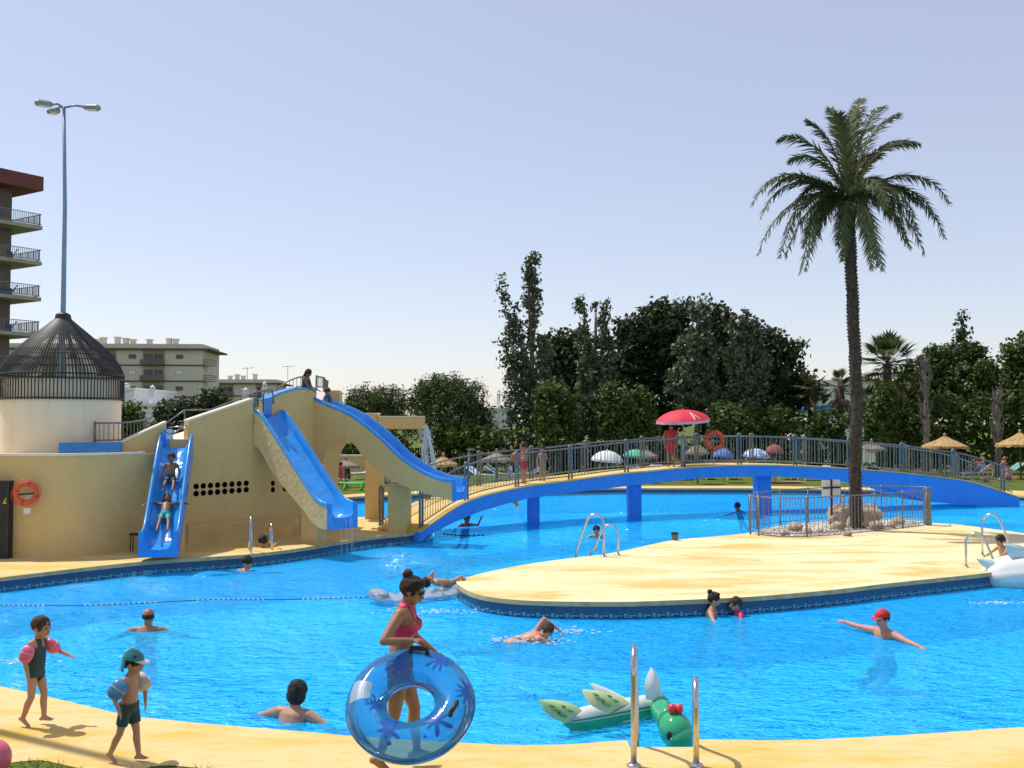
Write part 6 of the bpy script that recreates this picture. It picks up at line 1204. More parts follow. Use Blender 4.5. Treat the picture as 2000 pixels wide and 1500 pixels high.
# child lying on the clear airbed, and the child behind the white float: see the floats
# ================================================================== props round the pool
def hoop_rail(foot, out, h=.95, reach=.55, r=.024, drop=.9):
    """Pool ladder rail: upright on the deck, arch, sloping down into the water. out = direction to the water."""
    out = Vector(out).normalized(); U = Vector((0, 0, 1)); p = [foot - U * .01, foot + U * (h - .22)]
    p += [foot + U * (h - .22 + .22 * math.sin(a)) + out * (.19 - .19 * math.cos(a)) for a in np.linspace(.3, math.pi - .35, 7)]
    p += [foot + out * (.40 + .1) + U * (h - .5), foot + out * reach + U * .02, foot + out * (reach + .02) - U * drop]
    return p
def ladder(label, feet, out, h=.95, reach=.55, r=.024, steps=True):
    t = thing('pool_ladder', label, 'ladder', feet[0], 'steel pool ladders')
    paths = [hoop_rail(f, out, h_, reach) for f, h_ in zip(feet, h if isinstance(h, tuple) else (h, h))]
    for f, p in zip(feet, paths):
        obj('handrail', MB().tube(catmull(p[:2], 2) + p[2:], r, 12), M['steel'], t, smooth=True); obj('flange', MB().lathe([(.065, 0), (.06, .015), (.035, .028)], f, 16), M['steel'], t, smooth=True)
    if steps:
        for k in range(2):
            a, b = paths[0][-1], paths[1][-1]; z = -.45 - k * .28; obj('step', MB().beam((a.x, a.y, z), (b.x, b.y, z), .09, .03), M['steel'], t)
a, b = P(1238, 1496), P(1360, 1496)
ladder('polished steel pool ladder rails in the foreground at the notch in the edge', [a, b], (.16, 1, 0), (.97, .69), .60, .0265)
a, b = P(1180, 1087), P(1206, 1083); d = Vector((-.55, .75, 0))
ladder('steel ladder with tall hoops on the far side of the island', [P(1179, 1087), P(1207, 1084)], (-1, .25, 0), (.92, .66), .62, .024)
ladder('steel ladder at the right end of the island behind the white float', [P(1887, 1108), P(1919, 1085)], (.75, -.5, 0), (.70, .92), .62, .024)
a, b = P(487, 1076), P(527, 1069)
ladder('steel ladder at the slide deck with a swimmer between its rails', [a, b], (.35, -1, 0), (.80, .58), .42, .026)
# door with warning triangle, lifebuoy on the wall
a = Q(0, 940, 22.05); b = Q(23, 1088, 22.25)
dr = thing('service_door', 'dark metal service door with a yellow warning triangle in the curved wall', 'door', (b.x - .5, 22.2, 0))
x1 = Q(22, 1000, 22.22).x; x0 = x1 - .95; tz = a.z
A0 = Vector((x0, 22.06, 0)); A1 = Vector((x1, 22.14, 0))
obj('door_leaf', MB().prism([A0, A1, A1 + Vector((-.02, .3, 0)), A0 + Vector((-.02, .3, 0))], (0, 0, tz)), M['dark'], dr)
fd = (A1 - A0).normalized(); fn = Vector((fd.y, -fd.x, 0))
for k, xo in enumerate((.03, .92)): c = A0 + fd * xo + fn * .012; obj('frame_post', MB().box((c.x, c.y, tz / 2), (.05, .03, tz), rz=math.atan2(fd.y, fd.x)), M['cage'], dr)
c = Q(8, 979, 22.05); c = A0 + fd * ((c.x - A0.x) / fd.x) + fn * .004 + Vector((0, 0, c.z)); hw = .065
sg = obj('warning_sign', MB().prism([c + fd * -hw + Vector((0, 0, -.06)), c + fd * hw + Vector((0, 0, -.06)), c + Vector((0, 0, .075))], fn * .008), M['yellowcloth'], dr)
obj('bolt_symbol', MB().prism([c + fn * .010 + fd * x + Vector((0, 0, z)) for x, z in ((-.012, -.045), (.014, -.005), (.002, -.005), (.012, .04), (-.014, -.012), (-.001, -.012))], fn * .003), M['dark'], sg)
obj('handle', MB().tube([A0 + fd * .12 + fn * .03 + Vector((0, 0, .98)), A0 + fd * .12 + fn * .03 + Vector((0, 0, 1.12))], .014, 6), M['steel'], dr)
def lifebuoy(label, c, nrm, Rm, r, strap=True):
    nrm = Vector(nrm).normalized(); x = nrm.cross(Vector((0, 0, 1))).normalized(); y = x.cross(nrm); t = thing('lifebuoy', label, 'lifebuoy', c)
    P_ = lambda a, b, k=0: c + (x * math.cos(a) + y * math.sin(a)) * (Rm + (r + k) * math.cos(b)) + nrm * (r + k) * math.sin(b) * .8
    obj('ring_body', MB().loft([[P_(a, b) for b in np.linspace(0, 2 * math.pi, 14, endpoint=False)] for a in np.linspace(0, 2 * math.pi, 41)], caps=False), M['orange'], t, smooth=True)
    for a0 in (.3, 1.87, 3.44, 5.01): obj('band', MB().loft([[P_(a, b, .004) for b in np.linspace(0, 2 * math.pi, 14, endpoint=False)] for a in np.linspace(a0 - .07, a0 + .07, 4)], caps=False), M['white'] if strap else M['red'], t, smooth=True)
    rp = []
    for k in range(4):
        a0 = .3 + k * math.pi / 2
        for u in np.linspace(0, 1, 6, endpoint=False): rp.append(P_(a0 + u * math.pi / 2, 0, .012 + .03 * math.sin(math.pi * u)))
    obj('rope', MB().tube(rp, .007, 5, True), M['white'] if strap else M['orange'], t); return t
c = Q(51, 963, 22.1); lb = lifebuoy('orange lifebuoy hanging on the curved ochre wall beside the dark door', c, (.3, -1, 0), .205, .056, False)
c2 = c + Vector((0, .12, -.03)); br_ = thing('lifebuoy_bracket', 'dark wall bracket inside the orange lifebuoy by the door', 'bracket', c2); obj('bracket_arm', MB().beam(c2 + Vector((-.16, -.12, 0)), c2 + Vector((.16, -.08, .02)), .03, .035), M['dark'], br_); obj('wall_plate', MB().box(c2 + Vector((.02, .02, -.06)), (.2, .04, .16)), M['white'], br_)
c3 = Q(53, 998, 22.15); tag(obj('notice_plate', MB().box(c3, (.14, .02, .12), rz=.2), M['white'], None, origin=c3), 'small pale notice plate on the wall under the lifebuoy', 'sign')
p = min(nearl, key=lambda q: abs(1000 + 2000 * q.x / q.y - 1397)); c = Vector((p.x, p.y - .10, Q(1397, 861, p.y).z)); lifebuoy('orange lifebuoy hung high on the footbridge railing right of the lifeguard', c, (-.1, -1, .05), .27, .078, False)
hk = thing('lifebuoy_post', 'thin turquoise post with cross arm holding the lifebuoy on the bridge', 'post', (p.x, p.y + .06, p.z)); obj('post', MB().tube([(p.x, p.y + .06, p.z), (p.x, p.y + .06, c.z + .05)], .02, 8), M['white'], hk); obj('cross_arm', MB().box((p.x, p.y + .02, c.z - .02), (.42, .05, .05)), M['tealcloth'], hk)
# red parasol
def dome_parasol(label, px, ytop, yrim, Yd, rpx, m, zfoot, trim=None, ribs=10, tilt=(0, 0), group=None, letter=False, pole='steel'):
    k = 1 / ppm(Yd); top = Q(px, ytop, Yd); rim = Q(px, yrim, Yd); r = rpx * k; h = top.z - rim.z; t = thing('parasol', label, 'parasol', (top.x, Yd, zfoot), group); c = Vector((top.x, Yd, rim.z)); Rt = Matrix.Rotation(tilt[0], 3, 'X') @ Matrix.Rotation(tilt[1], 3, 'Y')
    def pt(a, u, dz=0):
        sc_ = 1 - .035 * abs(math.sin(a * ribs / 2)) * u; return c + Rt @ Vector((r * math.sin(u * 1.15) / math.sin(1.15) * math.cos(a) * sc_, r * math.sin(u * 1.15) / math.sin(1.15) * math.sin(a) * sc_, h * (math.cos(u * 1.15) - math.cos(1.15)) / (1 - math.cos(1.15)) + dz))
    A = np.linspace(0, 2 * math.pi, ribs * 6, endpoint=False)
    cv = obj('canopy', MB().loft([[pt(a, u) for a in A] for u in (.02, .2, .4, .6, .8, 1)], caps=False), m, t, smooth=True)
    obj('valance', MB().loft([[pt(a, 1, -.002) for a in A], [pt(a, 1.01, -.075 - .02 * abs(math.cos(a * ribs))) for a in A]], caps=False), trim or m, t, smooth=True)
    for i in range(ribs): a = (i + .0) * 2 * math.pi / ribs; obj('rib', MB().tube([pt(a, u, -.012) for u in (.05, .35, .7, 1)], .008, 4), M['steel'], t)
    obj('pole', MB().tube([(top.x, Yd, zfoot), (top.x, Yd, top.z)], .02, 8), M[pole], t, smooth=True); obj('finial', MB().ell((top.x, Yd, top.z + .02), (.03, .03, .05)), m, t)
    if letter:   # pale print on two panels of the canopy
        for (a0, a1) in ((-1.30, -1.02),):
            for (u0, v0, u1, v1) in ((.45, 0, .92, .0), (.45, 0, .92, 1), (.72, .25, .72, .8)):
                n_ = 6; L_ = [pt(a0 + (a1 - a0) * (v0 + (v1 - v0) * q / n_), u0 + (u1 - u0) * q / n_, .006) for q in range(n_ + 1)]; L2 = [pt(a0 + (a1 - a0) * (v0 + (v1 - v0) * q / n_) + .05, u0 + (u1 - u0) * q / n_ + .015, .006) for q in range(n_ + 1)]
                obj('print', MB().add(L_ + L2, [(i, i + 1, n_ + 2 + i, n_ + 1 + i) for i in range(n_)]), M['white'], t)
    return t
p = at_edge(1334, .95); dome_parasol('bright red parasol with pale print over the lifeguard on the footbridge', 1334, 800, 820, p.y, 53, M['red'], p.z, M['palepink'], 10, (R(4), R(-3)), None, True)
# small cloth parasols on the lawn behind the bridge
M['stripe'] = mat('blue white canvas', (.62, .68, .80), (.20, .30, .62), 5, .8, lo=.45, hi=.55)
for lb, px, yt, yr, rp, m in (('white parasol left of the green one behind the footbridge', 1186, 880, 897, 31, M['white']), ('green and white parasol behind the footbridge railing', 1243, 878, 889, 26, M['greencloth']), ('blue parasol seen under the lifebuoy behind the railing', 1412, 876, 889, 20, M['bluecloth']), ('white and blue parasol right of the lifebuoy behind the railing', 1477, 876, 889, 26, M['stripe']), ('faded red parasol right of the white and blue one', 1513, 868, 881, 18, M['fadedred'])):
    dome_parasol(lb, px, yt, yr, 50, rp, m, 0, None, 8, (R(3), R(4)), 'cloth parasols on the lawn')
# straw parasols
def straw(label, px, yt, yr, rpx, Yd, m, seed):
    k = 1 / ppm(Yd); top = Q(px, yt, Yd); rim = Q(px, yr, Yd); r = rpx * k; h = top.z - rim.z; rs = np.random.RandomState(seed); t = thing('straw_parasol', label, 'parasol', (top.x, Yd, 0), 'straw parasols on the lawn'); n_ = 40; rings = []
    for u in (0.03, .12, .3, .5, .7, .88, 1.0):
        rings.append([(top.x + r * u * math.cos(a) * (1 + .02 * rs.normal()), Yd + r * u * math.sin(a) * (1 + .02 * rs.normal()), top.z - h * (u ** .82) + .012 * rs.normal()) for a in np.linspace(0, 2 * math.pi, n_, endpoint=False)])
    rings.append([(x + (x - top.x) * .02, y, z - .10 - .06 * rs.uniform()) for x, y, z in rings[-1]]); obj('thatch', MB().loft(rings, caps=False), M[m], t)
    mb = MB()
    for j in range(110):
        a = rs.uniform(0, 6.28); u = rs.uniform(.35, 1.0); b0 = Vector((top.x + r * u * math.cos(a), Yd + r * u * math.sin(a), top.z - h * u ** .82 + .01)); d = Vector((math.cos(a), math.sin(a), -h / r)) * rs.uniform(.10, .2); q = Vector((-math.sin(a), math.cos(a), 0)) * .02; mb.add([b0 - q, b0 + q, b0 + d + Vector((0, 0, .015))], [(0, 1, 2)])
    tag(obj('straw_strands', mb, M[m], t), kind='stuff')
    obj('knot', MB().ell((top.x, Yd, top.z + .02), (.07, .07, .11)), M[m], t); obj('pole', MB().tube([(top.x, Yd, 0), (top.x, Yd, top.z - .1)], .05, 8), M['wood'], t)
    for j in range(6): a = j * 1.047; obj('strut', MB().tube([(top.x, Yd, top.z - h * .9 - .15), (top.x + r * .7 * math.cos(a), Yd + r * .7 * math.sin(a), top.z - h * .78)], .02, 5), M['wood'], t)
straw('golden straw parasol at the right beyond the bridge, the one fully in view', 1845, 850, 871, 42, 54, 'straw', 1)
straw('golden straw parasol at the right edge beside the bare poplar', 1992, 843, 868, 44, 53, 'straw', 2)
straw('grey straw parasol framed by the slide arch', 675, 896, 909, 26, 47, 'straw2', 3)
straw('brown straw parasol just right of the falling water', 866, 889, 906, 27, 47, 'straw', 4)
straw('straw parasol behind the footbridge rail near the shower post', 970, 881, 897, 29, 47.5, 'straw2', 5)
straw('pale straw parasol between the lifeguard and the lifebuoy', 1362, 864, 882, 22, 49, 'straw2', 6)
straw('pale straw parasol just right of the green one', 1264, 876, 890, 20, 51.5, 'straw2', 7)
straw('pale straw parasol half hidden right of the palm trunk', 1702, 861, 876, 26, 52, 'straw2', 8)
# pale wind screen beside it
p = Q(1697, 880, 51.5); q = Q(1706, 903, 51.5); tag(obj('wind_screen', MB().box((p.x, 51.5, (p.z + q.z) / 2), (.65, .04, p.z - q.z)), M['drum'], None, origin=(p.x, 51.5, 0)), 'small cream screen hanging by the parasol right of the palm', 'screen')
# shower post and a flat white sign box on a thin post
p = P(916, 935); sh = thing('shower_post', 'slim grey shower post with a small head on the far deck', 'shower', (p.x, p.y, 0)); z = Q(916, 878, p.y).z
obj('post', MB().tube([(p.x, p.y, 0), (p.x, p.y, z)], .06, 10), M['lampgrey'], sh, smooth=True); obj('shower_head', MB().box((p.x + .08, p.y - .05, z), (.42, .2, .07)), M['lampgrey'], sh, bevel=.02)
p = Q(1137, 867, 56); wb = thing('hanging_lamp', 'flat white lamp box in front of the hedge by the poplar trunk', 'lamp', p); obj('lamp_box', MB().box(p, (.55, .2, .1)), M['white'], wb); obj('lamp_arm', MB().tube([p, (p.x, p.y, 0)], .03, 6), M['rail'], wb)
# loungers
M['lframe'] = M['white']
def make_lounger(cloth):
    t = thing('sun_lounger', 'x', 'sun lounger', (0, 0, 0)); c = Vector
    for sy in (-.3, .3): obj('side_rail', MB().tube([(-.65, sy, .32), (.35, sy, .34), (.95, sy, .72)], .022, 6), M['white'], t, smooth=True)
    for x in (-.5, .3):
        for sy in (-.3, .3): obj('leg', MB().tube([(x, sy, .33), (x + (-.12 if x < 0 else .14), sy, 0)], .02, 6), M['white'], t)
    obj('sling_seat', MB().loft([[c((x, -.28, z)), c((x, .28, z)), c((x, .28, z + .02)), c((x, -.28, z + .02))] for x, z in ((-.65, .31), (-.1, .29), (.35, .33))]), cloth, t); obj('sling_back', MB().loft([[c((x, -.28, z)), c((x, .28, z)), c((x, .28, z + .02)), c((x, -.28, z + .02))] for x, z in ((.36, .34), (.65, .52), (.95, .72))]), cloth, t); return t
protos = [make_lounger(M['towelblue']), make_lounger(M['stripe']), make_lounger(M['tealcloth'])]; used = [False] * 3
spots = [(945, 940, 1, 150, 'white striped lounger left of the bridge boy beyond the railing'), (985, 938, 0, 160, 'dark lounger near the shower post, seen through the railing'), (1028, 937, 0, 20, 'dark lounger just left of the boy on the bridge'), (1245, 938, 0, 100, 'dark lounger under the bridge, leftmost of the lawn row'), (1290, 937, 1, 95, 'pale lounger under the bridge, second of the lawn row'), (1335, 937, 0, 80, 'dark lounger under the bridge below the red parasol'), (1382, 936, 0, 100, 'dark lounger on the lawn below the lifebuoy'), (1430, 936, 0, 85, 'dark lounger on the lawn left of the third pier'), (1540, 936, 0, 60, 'dark lounger right of the third bridge pier'), (1585, 938, 1, 20, 'pale lounger on the lawn close to the palm sign'), (1650, 936, 0, 170, 'dark lounger on the lawn behind the palm trunk'), (1782, 926, 1, 30, 'pale lounger beside the sitting woman at the right'), (1893, 936, 0, 12, 'navy lounger with white legs under the reading sunbather'), (1965, 930, 2, 10, 'teal lounger with raised back at the right edge'), (705, 936, 1, 40, 'striped lounger behind the green float across the pool'), (1735, 929, 0, 150, 'dark lounger half hidden right of the palm trunk')]
for px, py, ci, rz, lb in spots:
    p = P(px, py); o = protos[ci] if not used[ci] else copy_tree(protos[ci]); used[ci] = True; place(o, p, R(rz)); o['label'] = lb; o['group'] = 'sun loungers on the lawn'; ABS[o.name] = p
# towels
for lb, px, py, w_, d_, m, rz in (('long pink towel lying on the lawn right of the third pier', 1535, 943, 1.8, .9, 'pinkish', 10), ('pink and white towel over the lounger by the sitting woman', 1778, 921, 1.3, .6, 'palepink', 10), ('bright yellow towel on the grass at the right edge', 1990, 933, .8, .6, 'yellowcloth', 0), ('white towel on the grass in front of the navy lounger', 1862, 935, .7, .5, 'whitefab', 20)):
    p = P(px, py); z = .38 if 'lounger by' in lb else .012; nx, ny = 10, 6; rs = np.random.RandomState(px); vs = []
    for i in range(nx + 1):
        for j in range(ny + 1): u, v = i / nx - .5, j / ny - .5; vs.append((p.x + w_ * u * math.cos(R(rz)) - d_ * v * math.sin(R(rz)), p.y + w_ * u * math.sin(R(rz)) + d_ * v * math.cos(R(rz)), z + .02 + .02 * rs.uniform()))
    tag(obj('towel', MB().add(vs, [(i * (ny + 1) + j, (i + 1) * (ny + 1) + j, (i + 1) * (ny + 1) + j + 1, i * (ny + 1) + j + 1) for i in range(nx) for j in range(ny)]), M[m], None, True, origin=p), lb, 'towel', 'towels')
p = P(1925, 942); bg_ = thing('beach_bag', 'red and orange beach bag under the teal lounger', 'bag', p); obj('bag_body', MB().ell(p + Vector((0, 0, .15)), (.22, .13, .15)), M['fadedred'], bg_, True); obj('strap', MB().tube([p + Vector((-.15, 0, .35)), p + Vector((0, 0, .55)), p + Vector((.15, 0, .35))], .015, 6), M['orange'], bg_)
# people on the lawn
SIT = dict(legR=((.75, -.12, .6), (.55, 0, -.8)), legL=((.7, .12, .65), (.55, 0, -.85)))
def sitter(label, px, py, lift, yaw, kind='man', skin='skin_tan', lean=(-.3, 0, 1), legs=SIT, wear=(), **kw):
    p = P(px, py); return person(label, (p.x, p.y, lift), yaw, kw.pop('Hh', 1.68), kind, skin, lean=lean, wear=wear, zmode='pelvis', vox=.018, face=False, **legs, **kw)
sitter('tanned woman sitting upright on a lounger at the right of the bridge', 1817, 928, .42, R(165), 'woman', 'skin_mid', (.05, 0, 1), dict(legR=((1, -.1, -.05), (1, 0, -.1)), legL=((1, .1, -.05), (1, 0, -.1))), (BRIEF('navyfab'),), hair='bun', hairm='hair_black', armR=((.3, -.3, .5), (.1, .3, .9)), armL=((.3, .3, -.8), (.7, -.2, -.3)))
sitter('sunbather reading on the navy lounger with both knees raised', 1908, 934, .44, R(180), 'man', 'skin_pink', (-.65, 0, .75), dict(legR=((.7, -.1, .7), (.65, 0, -.75)), legL=((.75, .1, .65), (.6, 0, -.8))), (SHORTS('navyfab', -.6),), hair='short', armR=((.5, -.2, .1), (.6, .2, .5)), armL=((.5, .2, .1), (.6, -.2, .5)))
sitter('sunbather leaning back on the teal lounger with a pink top', 1950, 931, .44, R(185), 'woman', 'skin_pink', (-.6, 0, .8), dict(legR=((.75, -.1, .55), (.6, 0, -.8)), legL=((1, .1, .1), (1, 0, -.2))), (BRIEF('pinkfab'), ('top', 'pinkfab', None, None, ('torso',), .01, None)), hair='short', hairm='hair_fair')
sitter('person sitting low on the grass at the far right edge', 1972, 940, .16, R(200), 'man', 'skin_pink', (.2, 0, 1), SIT, (SHORTS('redfab', -.6),), hair='short')
sitter('person in a pink top sitting beside the parasol seen through the arch', 662, 953, .40, R(-30), 'woman', 'skin_mid', (.1, 0, 1), dict(legR=((.95, -.1, 0), (.1, 0, -1)), legL=((.95, .1, 0), (.1, 0, -1))), (('top', 'pinkfab', None, None, ('torso', 'pelvis'), .012, None),), hair='long', hairm='hair_brown')
sitter('dark haired person in a dark top sitting behind the pink one in the arch', 680, 948, .40, R(200), 'man', 'skin_tan', (.1, 0, 1), dict(legR=((.95, -.1, 0), (.1, 0, -1)), legL=((.95, .1, 0), (.1, 0, -1))), (SHORTS('navyfab', -.8), ('shirt', 'navyfab', None, None, ('torso', 'arm'), .012, None)), hair='short', hairm='hair_black')
p = P(749, 966); person('person in a pale striped shirt standing between the two pillars across the pool', (p.x, p.y + 1.2, 0), R(-60), 1.15, 'kid', 'skin_mid', wear=(('shirt', 'greyfab', None, None, ('torso', 'arm', 'pelvis'), .012, None), SHORTS('navyfab', -.7)), hair='short', hairm='hair_black', vox=.018, face=False)
p = P(996, 950); person('child wrapped in a pale blue towel behind the footbridge railing', (p.x, p.y, 0), R(190), 1.2, 'kid', 'skin_mid', wear=(('towel_wrap', 'stripe', None, None, ('torso', 'arm', 'pelvis', 'thigh', 'forearm'), .04, lambda n_, t, c, J, h: n_ != 'thigh' or t < .8),), hair='short', hairm='hair_black', vox=.018, face=False)
p = P(1342, 950); person('small child in a pale dress on the lawn behind the bridge rail', (p.x, p.y + 2, 0), R(230), 1.25, 'kid', 'skin_pink', wear=(('dress', 'whitefab', None, None, ('torso', 'pelvis', 'thigh'), .02, lambda n_, t, c, J, h: n_ != 'thigh' or t < .5),), hair='long', hairm='hair_brown', vox=.018, face=False)

# ------------------------------------------------------------------ floats
M['floatgreen'] = mat('green_vinyl', (.03, .36, .16), (.04, .42, .20), 4, .14, bmp=.2, bscale=9, dist=.02); M['floatwhite'] = mat('white_vinyl', (.72, .72, .68), (.66, .67, .64), 4, .25, bmp=.2, bscale=9, dist=.02); M['floatpale'] = mat('pale_green_vinyl', (.52, .60, .30), (.36, .55, .24), 5, .3); M['spotgreen'] = mat('green_spot_print', (.12, .30, .09), None, 5, .3); M['floatred'] = mat('red_crest_vinyl', (.75, .07, .06), (.65, .04, .05), 5, .25); M['palewing'] = mat('pale_teal_vinyl', (.52, .68, .66), (.44, .62, .62), 4, .25)
M['lime'] = mat('lime_vinyl', (.10, .50, .10), (.08, .42, .08), 5, .3)
def loft_body(path, rad, sq=1.0, n=18, up=Vector((0, 0, 1)), zmin=None, zmax=None):
    rings = []
    for i, p in enumerate(path):
        d = (path[min(i + 1, len(path) - 1)] - path[max(i - 1, 0)]).normalized(); s = d.cross(up).normalized(); u = s.cross(d)
        rings.append([p + s * (rad[i] * math.cos(a)) + u * (rad[i] * sq * math.sin(a)) for a in np.linspace(0, 2 * math.pi, n, endpoint=False)])
    return rings
dg_ = thing('dragon_float', 'white and green winged ride-on float with a red crest, by the front ladder', 'pool float', P(1220, 1405, WZ))
L0 = P(1102, 1432, WZ) + Vector((0, 0, .10)); L1 = P(1298, 1402, WZ) + Vector((0, .1, .12))
ax = (L1 - L0); path = [L0 + ax * t for t in (0, .06, .2, .4, .6, .8, .95, 1.0)]; rad = [.02, .085, .115, .125, .125, .12, .10, .03]
rg = loft_body(path, rad, 1.0, 24)
obj('belly', MB().loft([[v for k, v in enumerate(r)] for r in rg]), M['floatgreen'], dg_, smooth=True)
bk_ = loft_body([p + Vector((0, 0, .022)) for p in path], [r * 1.02 for r in rad], .92, 24); obj('back', MB().loft([r[1:12] for r in bk_], caps=False, closed=False), M['floatwhite'], dg_, smooth=True)
obj('seam', MB().tube([r[0] * 1.0 for r in bk_], .006, 5), M['floatwhite'], dg_); obj('seam', MB().tube([r[12] for r in rg], .006, 5), M['floatwhite'], dg_)
def wing(tip, root0, root1, th, m, name='wing', spots=True, back=None):
    """Puffy wing: root edge root0-root1, pointed tip."""
    tip, r0, r1 = Vector(tip), Vector(root0), Vector(root1); n_ = 9; rows = []; nrm_ = (r1 - r0).cross(tip - r0).normalized()
    if nrm_.y > 0: nrm_ = -nrm_
    mid0 = (r0 + r1) / 2
    front = []; bckk = []
    for i in range(n_ + 1):
        t = i / n_; a = r0.lerp(tip, t) + (r0 - r1) * (.30 * math.sin(math.pi * t) ** .8); b = r1.lerp(tip, t) + (r1 - r0) * (.26 * math.sin(math.pi * t)); hh = th * (math.sin(math.pi * (.12 + .86 * t)) ** .7) if t < 1 else 0
        front.append([a.lerp(b, k / 6) + nrm_ * hh * math.sin(math.pi * k / 6) for k in range(7)]); bckk.append([a.lerp(b, k / 6) - nrm_ * hh * math.sin(math.pi * k / 6) for k in range(7)])
    w1 = obj(name, MB().loft(front, caps=False, closed=False), m, dg_ if back else None, smooth=True) if back else None
    if back: obj('wing_back', MB().loft(bckk, caps=False, closed=False), back, dg_, smooth=True)
    if spots:
        for (t, k, s) in ((.25, .75, .055), (.45, .7, .05), (.62, .65, .04), (.2, .45, .035), (.4, .4, .03)):
            a = r0.lerp(tip, t) + (r0 - r1) * (.30 * math.sin(math.pi * t) ** .8); b = r1.lerp(tip, t) + (r1 - r0) * (.26 * math.sin(math.pi * t)); hh = th * (math.sin(math.pi * (.12 + .86 * t)) ** .7); c = a.lerp(b, k) + nrm_ * (hh * math.sin(math.pi * k) + .006); ex = (tip - mid0).normalized(); ey = (r1 - r0).normalized()
            obj('spot_print', MB().ell(c, (s, s * .42, .006), Matrix((ex, ey, nrm_)).transposed(), 10, 5), M['spotgreen'], dg_, smooth=True)
Yb = L0.y
wing(Q(1052, 1367, Yb - .05), Q(1137, 1388, Yb - .0) , Q(1106, 1413, Yb - .12), .06, M['floatpale'], back=M['floatwhite'])
wing(Q(1137, 1347, Yb + .02), Q(1230, 1374, Yb + .06), Q(1190, 1394, Yb - .10), .07, M['floatpale'], back=M['floatwhite'])
wing(Q(1150, 1334, Yb + .5), Q(1225, 1366, Yb + .42), Q(1205, 1372, Yb + .36), .045, M['floatwhite'], spots=False, back=M['floatwhite'])
wing(Q(1272, 1303, Yb + .35), Q(1292, 1368, Yb + .35), Q(1262, 1366, Yb + .30), .085, M['floatwhite'], spots=False, back=M['floatwhite'])
nk = catmull([L1 + Vector((-.05, 0, .02)), Q(1290, 1380, L1.y - .25), Q(1300, 1398, L1.y - .6), Q(1312, 1412, L1.y - .95)], 4)
obj('neck', MB().loft(loft_body(nk, [.09, .10, .11, .115, .12, .12, .125, .13, .13, .13, .135, .14, .14][:len(nk)], 1.0, 18)), M['floatgreen'], dg_, smooth=True)
hc_ = Q(1319, 1425, 10.15); hd = obj('head', MB().ell(hc_, (.165, .20, .17), nu=24, nv=16), M['floatgreen'], dg_, smooth=True)
obj('snout', MB().ell(hc_ + Vector((.03, -.07, -.06)), (.15, .16, .15), nu=20, nv=12), M['floatgreen'], dg_, smooth=True)
obj('eye_patch', MB().ell(hc_ + Vector((-.075, -.165, -.01)), (.038, .02, .048), nu=14, nv=8), M['dark'], hd, smooth=True); obj('eye_glint', MB().ell(hc_ + Vector((-.07, -.188, -.035)), (.010, .006, .014), nu=8, nv=6), M['white'], hd)
for dx in (-.035, .035): obj('crest', MB().ell(hc_ + Vector((dx, -.02, .205)), (.042, .05, .055), nu=12, nv=8), M['floatred'], hd, smooth=True)
p0 = L0 + ax * .62; obj('grab_handle', MB().tube([p0 + Vector((-.09, -.125, -.02)), p0 + Vector((-.06, -.155, -.07)), p0 + Vector((.05, -.155, -.05)), p0 + Vector((.08, -.12, .0))], .009, 6), M['white'], dg_, smooth=True)
# white shell float at the right edge with a child behind it
wfl = thing('white_float', 'big white ribbed bird float with pale teal wings at the right edge', 'pool float', P(1985, 1140, WZ)); cF = P(2000, 1146, WZ) + Vector((.12, .25, .24)); mb = MB(); rings = []
for i in range(17):
    t = i / 16; aa = math.pi * t; x = -math.cos(aa); rr2 = math.sin(aa) ** .75
    rings.append([cF + Vector((.82 * x, .55 * rr2 * math.cos(b), .30 * rr2 * math.sin(b) * (1 + .26 * abs(math.sin(b * 3.5))) + .16 * x * .4)) for b in np.linspace(0, 2 * math.pi, 56, endpoint=False)])
obj('float_body', mb.loft(rings), M['floatwhite'], wfl, smooth=True)
tag(obj('leaf_print', MB().ell(cF + Vector((-.10, -.50, -.03)), (.13, .03, .05), nu=12, nv=8), M['spotgreen'], wfl, smooth=True))
dsave = dg_; dg_ = wfl
wing(Q(1906, 1091, cF.y - .05), Q(1962, 1105, cF.y), Q(1948, 1118, cF.y - .1), .05, M['palewing'], spots=False, back=M['palewing'])
wing(Q(1963, 1063, cF.y - .1), Q(2012, 1080, cF.y), Q(1990, 1100, cF.y - .1), .06, M['palewing'], spots=False, back=M['palewing'])
dg_ = dsave
person('child with black hair sitting on the white float at the right edge', (cF.x - .12, cF.y + .48, .10), R(200), 1.2, 'kid', 'skin_mid', lean=(.25, 0, 1), armR=((.6, -.4, -.6), (.8, .1, -.3)), armL=((.7, .35, -.5), (.85, .2, -.2)), legR=((.9, -.25, -.2), (.3, -.1, -1)), legL=((.9, .3, -.2), (.3, .1, -1)), wear=(SHORTS('navyfab', -.5),), hair='short', hairm='hair_black', vox=.013, zmode='pelvis')
# clear airbed with a child lying on it
ab = thing('airbed', 'clear silvery airbed floating by the tip of the island, a child on it', 'airbed', P(820, 1175, WZ)); A0_ = P(728, 1181, WZ); A1_ = P(916, 1160, WZ) ; axv = (A1_ - A0_); Lb = axv.length; axv.normalize(); sdv = Vector((-axv.y, axv.x, 0))
rings = []
for i in range(41):
    t = i / 40; z0_ = .06 + .10 * math.exp(-((t - .04) / .06) ** 2) + .10 * max(0, t - .6); ridge = .045 * abs(math.sin(t * math.pi * 7)); c = A0_.lerp(A1_, t); hw_ = .34 * (1 - .25 * (2 * t - 1) ** 8)
    rings.append([c + sdv * (hw_ * math.cos(b)) + Vector((0, 0, z0_ + (.05 + ridge) * math.sin(b) * (1 + .15 * math.cos(6 * b)))) for b in np.linspace(0, 2 * math.pi, 28, endpoint=False)])
obj('air_mattress', MB().loft(rings), M['vinylclear'], ab, smooth=True)
